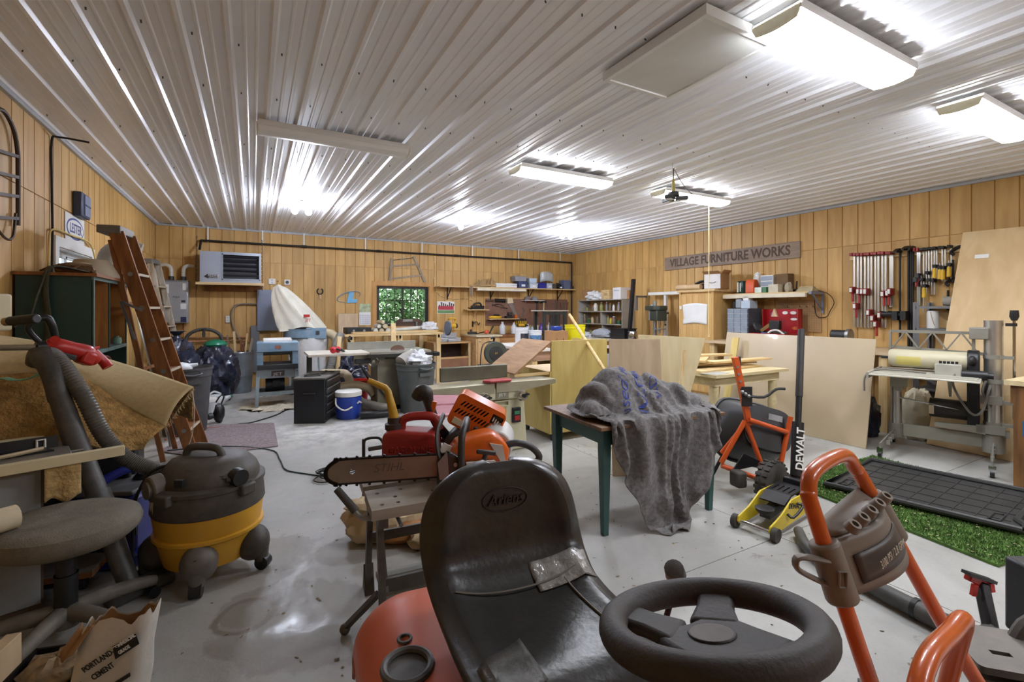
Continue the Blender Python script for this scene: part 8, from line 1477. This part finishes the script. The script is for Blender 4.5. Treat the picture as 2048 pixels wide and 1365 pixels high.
# ------------- red cordless trimmer lying on the carpet
rtm = thing('cordless_trimmer','red cordless trimmer with a black loop handle lying on the carpet','trimmer',D(140,700,2.75),absolute=True)
r_m = mat('tool_red','#b8241c',.35,var=.06); part(rtm,'body',r_m,[TB([D(90,690,2.66),D(115,694,2.70),D(145,700,2.76),D(170,708,2.82),D(192,722,2.88)],[.035,.05,.045,.055,.035],14,k=4)]); part(rtm,'battery',r_m,[BEAM(D(158,712,2.78),D(184,722,2.84),.075,.09,(0,0,1))],bev=.014); part(rtm,'tail_grip',r_m,[TB([D(185,705,2.88),D(205,722,2.92),D(216,735,2.93)],[.03,.028,.03],10,k=3)]); part(rtm,'black_collar',black,C(D(72,695,2.62),D(94,694,2.66),.032,n=16)); part(rtm,'shaft',mat('alu_shaft'),C(D(-60,697,2.5),D(74,695,2.62),.017,n=14)); part(rtm,'grey_trim',dgrey,BEAM(D(100,704,2.68),D(150,716,2.76),.03,.10,(0,0,1)),bev=.006)
lh = part(rtm,'loop_handle',black,TB([D(78,684,2.63),D(62,668,2.60),D(56,655,2.58),D(68,642,2.59),D(92,636,2.63),D(103,650,2.65),D(110,675,2.68)],[.014,.014,.014,.015,.02,.02,.018],10,k=5)); sub(lh,'pivot_knob',r_m,C(D(110,680,2.66),D(110,680,2.70),.022,n=14))
# ------------- machine at the left edge
mc = thing('column_machine','cream machine head with a black crank grip on a column','machine',K(-2.75,2.20,0),absolute=True)
part(mc,'column',dgrey,C(K(-2.75,2.20,0),K(-2.75,2.20,1.65),.05,n=20)); part(mc,'base',dgrey,C(K(-2.75,2.20,0),K(-2.75,2.20,.04),.11,n=26)); part(mc,'head',crm,[B(*K(-2.60,2.22,1.49),.34,.14,.18,-TH)],bev=.012); part(mc,'crank_stem',mat('brass'),C(D(10,644,2.22),D(20,643,2.22),.02,n=12)); part(mc,'crank_grip',black,C(D(18,643,2.22),D(74,638,2.22),.022,.024,n=16),bev=.006)
t = thing('wheeled_board','grey topped wooden dolly on casters under the router table','dolly',K(-2.50,2.58,0),-TH+.35)
part(t,'deck',oldwood,BB(-.22,.22,-.16,.16,.075,.105)); part(t,'deck_pad',mat('grey_carpet','#77706a',.95,bump=.3),BB(-.22,.22,-.16,.16,.105,.115))
for sx in (-.16,.16):
    for sy_ in (-.11,.11): part(t,'caster',black,[C((sx-.015,sy_,.035),(sx+.015,sy_,.035),.035,n=14),B(sx,sy_,.07,.05,.05,.012)])
# ------------- canvas bag and odds under the workbench
t = thing('canvas_bag','cream canvas tool bag with tan leather base under the folding workbench','bag',K(-.84,3.10,0),-TH+.2)
cv = mat('cream_canvas','#c2ad8a',.85,var=.12,bump=.4,bsc=20); part(t,'canvas',cv,SP((0,0,.12),(.26,.16,.15),30,16,.25,3,6,.02)); part(t,'leather_base',mat('tan_leather','#9c6a35',.6,var=.15),[SP((.10,-.03,.08),(.20,.155,.085),24,12,.12,3,5,0)]); part(t,'flap',cv,SP((-.10,-.02,.24),(.14,.10,.04),16,8,.4,4,8))
solo('dust_cloth','crumpled cream cloth beside the canvas bag','cloth',cv,[SP((0,0,.05),(.20,.18,.09),26,12,.45,4,12,0)],loc=K(-.46,3.05,0))
t = thing('tube_stand','black bent tube stand behind the gasoline can','stand',K(-1.02,3.42,0),-TH); t.scale = (.85,.85,.85); part(t,'post',iron,C((-.07,0,0),(-.07,0,.66),.014)); part(t,'upper_hoop',iron,TB([(-.07,0,.60),(-.05,0,.66),(.06,0,.67),(.10,0,.62)],.012,8,k=4)); part(t,'lower_hoop',iron,TB([(-.03,0,.44),(.0,0,.50),(.10,0,.51)],.012,8,k=4)); part(t,'foam_grip',rubber,C((-.02,-.02,.58),(.10,-.02,.60),.018)); part(t,'foot',iron,[C((-.2,0,.014),(.2,0,.014),.014),C((-.07,-.15,.014),(-.07,.15,.014),.014)])
# ------------- floor rugs, foam boards, cords
pink = mat('pink_foam','#c9949a',.8,var=.08)
solo('foam_board','long pink foam board lying on the floor by the jointer','foam board',pink,[PR([(2.25,6.25),(2.95,6.05),(3.35,8.3),(2.65,8.5)],.0,.03,'z')]); solo('foam_board','narrow pink foam strip lying on the long foam board','foam board',pink,[PR([(2.45,6.9),(2.85,6.8),(3.15,8.2),(2.78,8.3)],.031,.055,'z')])
solo('timber_block','pale timber offcut lying on the pink foam','timber',pineX,[B(0,0,.05,.5,.16,.10,.1)],loc=(3.2,8.1,.058))
rg = mat('speckled_rug','#8b7c7c',.95,var=.3,sc=40,bump=.5,bsc=120)
solo('floor_rug','speckled mauve grey rug lying on the floor beside the stepladder','rug',rg,[PR([tuple(G(318,905)[:2]),tuple(G(392,916)[:2]),tuple(G(556,894)[:2]),tuple(G(548,848)[:2]),tuple(G(420,852)[:2])],.002,.014,'z')])
def cord(name,lab,pts,r,m_,k=6): return solo(name,lab,'cord',m_,[TB(pts,r,6,k=k)])
cord('extension_lead','orange red extension cord crossing the rug to a black plug',[G(330,880,.02),G(370,866,.02),G(400,858,.02),G(445,855,.008),G(478,848,.008)],.007,mat('cord_red','#a8452e',.5))
cord('extension_lead','black power cord running to the blue planer',[G(478,848,.010),G(500,846,.008),G(530,838,.008),G(558,828,.008),G(582,814,.008)],.008,black)
cord('extension_lead','dark green cord running over the rug and floor to the workbench',[G(335,902,.02),G(440,893,.02),G(540,900,.008),G(560,920,.008),G(572,940,.008),G(610,948,.008),G(660,955,.008)],.006,mat('cord_green','#24403a',.5))
cc = G(662,955); rr = random.Random(8)
cord('coiled_cord','loosely coiled black cord on the floor left of the workbench',[cc+Vector((( .16+.05*math.sin(i*1.3))*math.cos(i*.7)+.02*i*.1,(.13+.04*math.cos(i*1.1))*math.sin(i*.7),.008+.0012*i)) for i in range(46)],.0055,black,4)
t = thing('floor_scraps','scattered wood chips and sawdust specks on the floor','debris',(1.5,3,0)); bpy.data.objects.remove(t)
v = []; f = []
for _ in range(420):
    X_,d_ = rr.uniform(-1.6,2.2),rr.uniform(1.9,5.5); p = K(X_,d_,.001); an = rr.random()*6.3; s1 = rr.uniform(.003,.010); s2 = s1*rr.uniform(.25,.8); o = len(v); e1_ = Vector((math.cos(an),math.sin(an),0))*s1; e2_ = Vector((-math.sin(an),math.cos(an),0))*s2
    v += [p-e1_-e2_,p+e1_-e2_,p+e1_+e2_+Vector((0,0,.002)),p-e1_+e2_+Vector((0,0,.002))]; f.append((o,o+1,o+2,o+3))
solo('wood_chips','scattered dark and pale wood chips on the concrete floor','debris',mat('chip_brown','#7a6a52',.8,var=.6,sc=3),[(v,f)],kind='stuff')
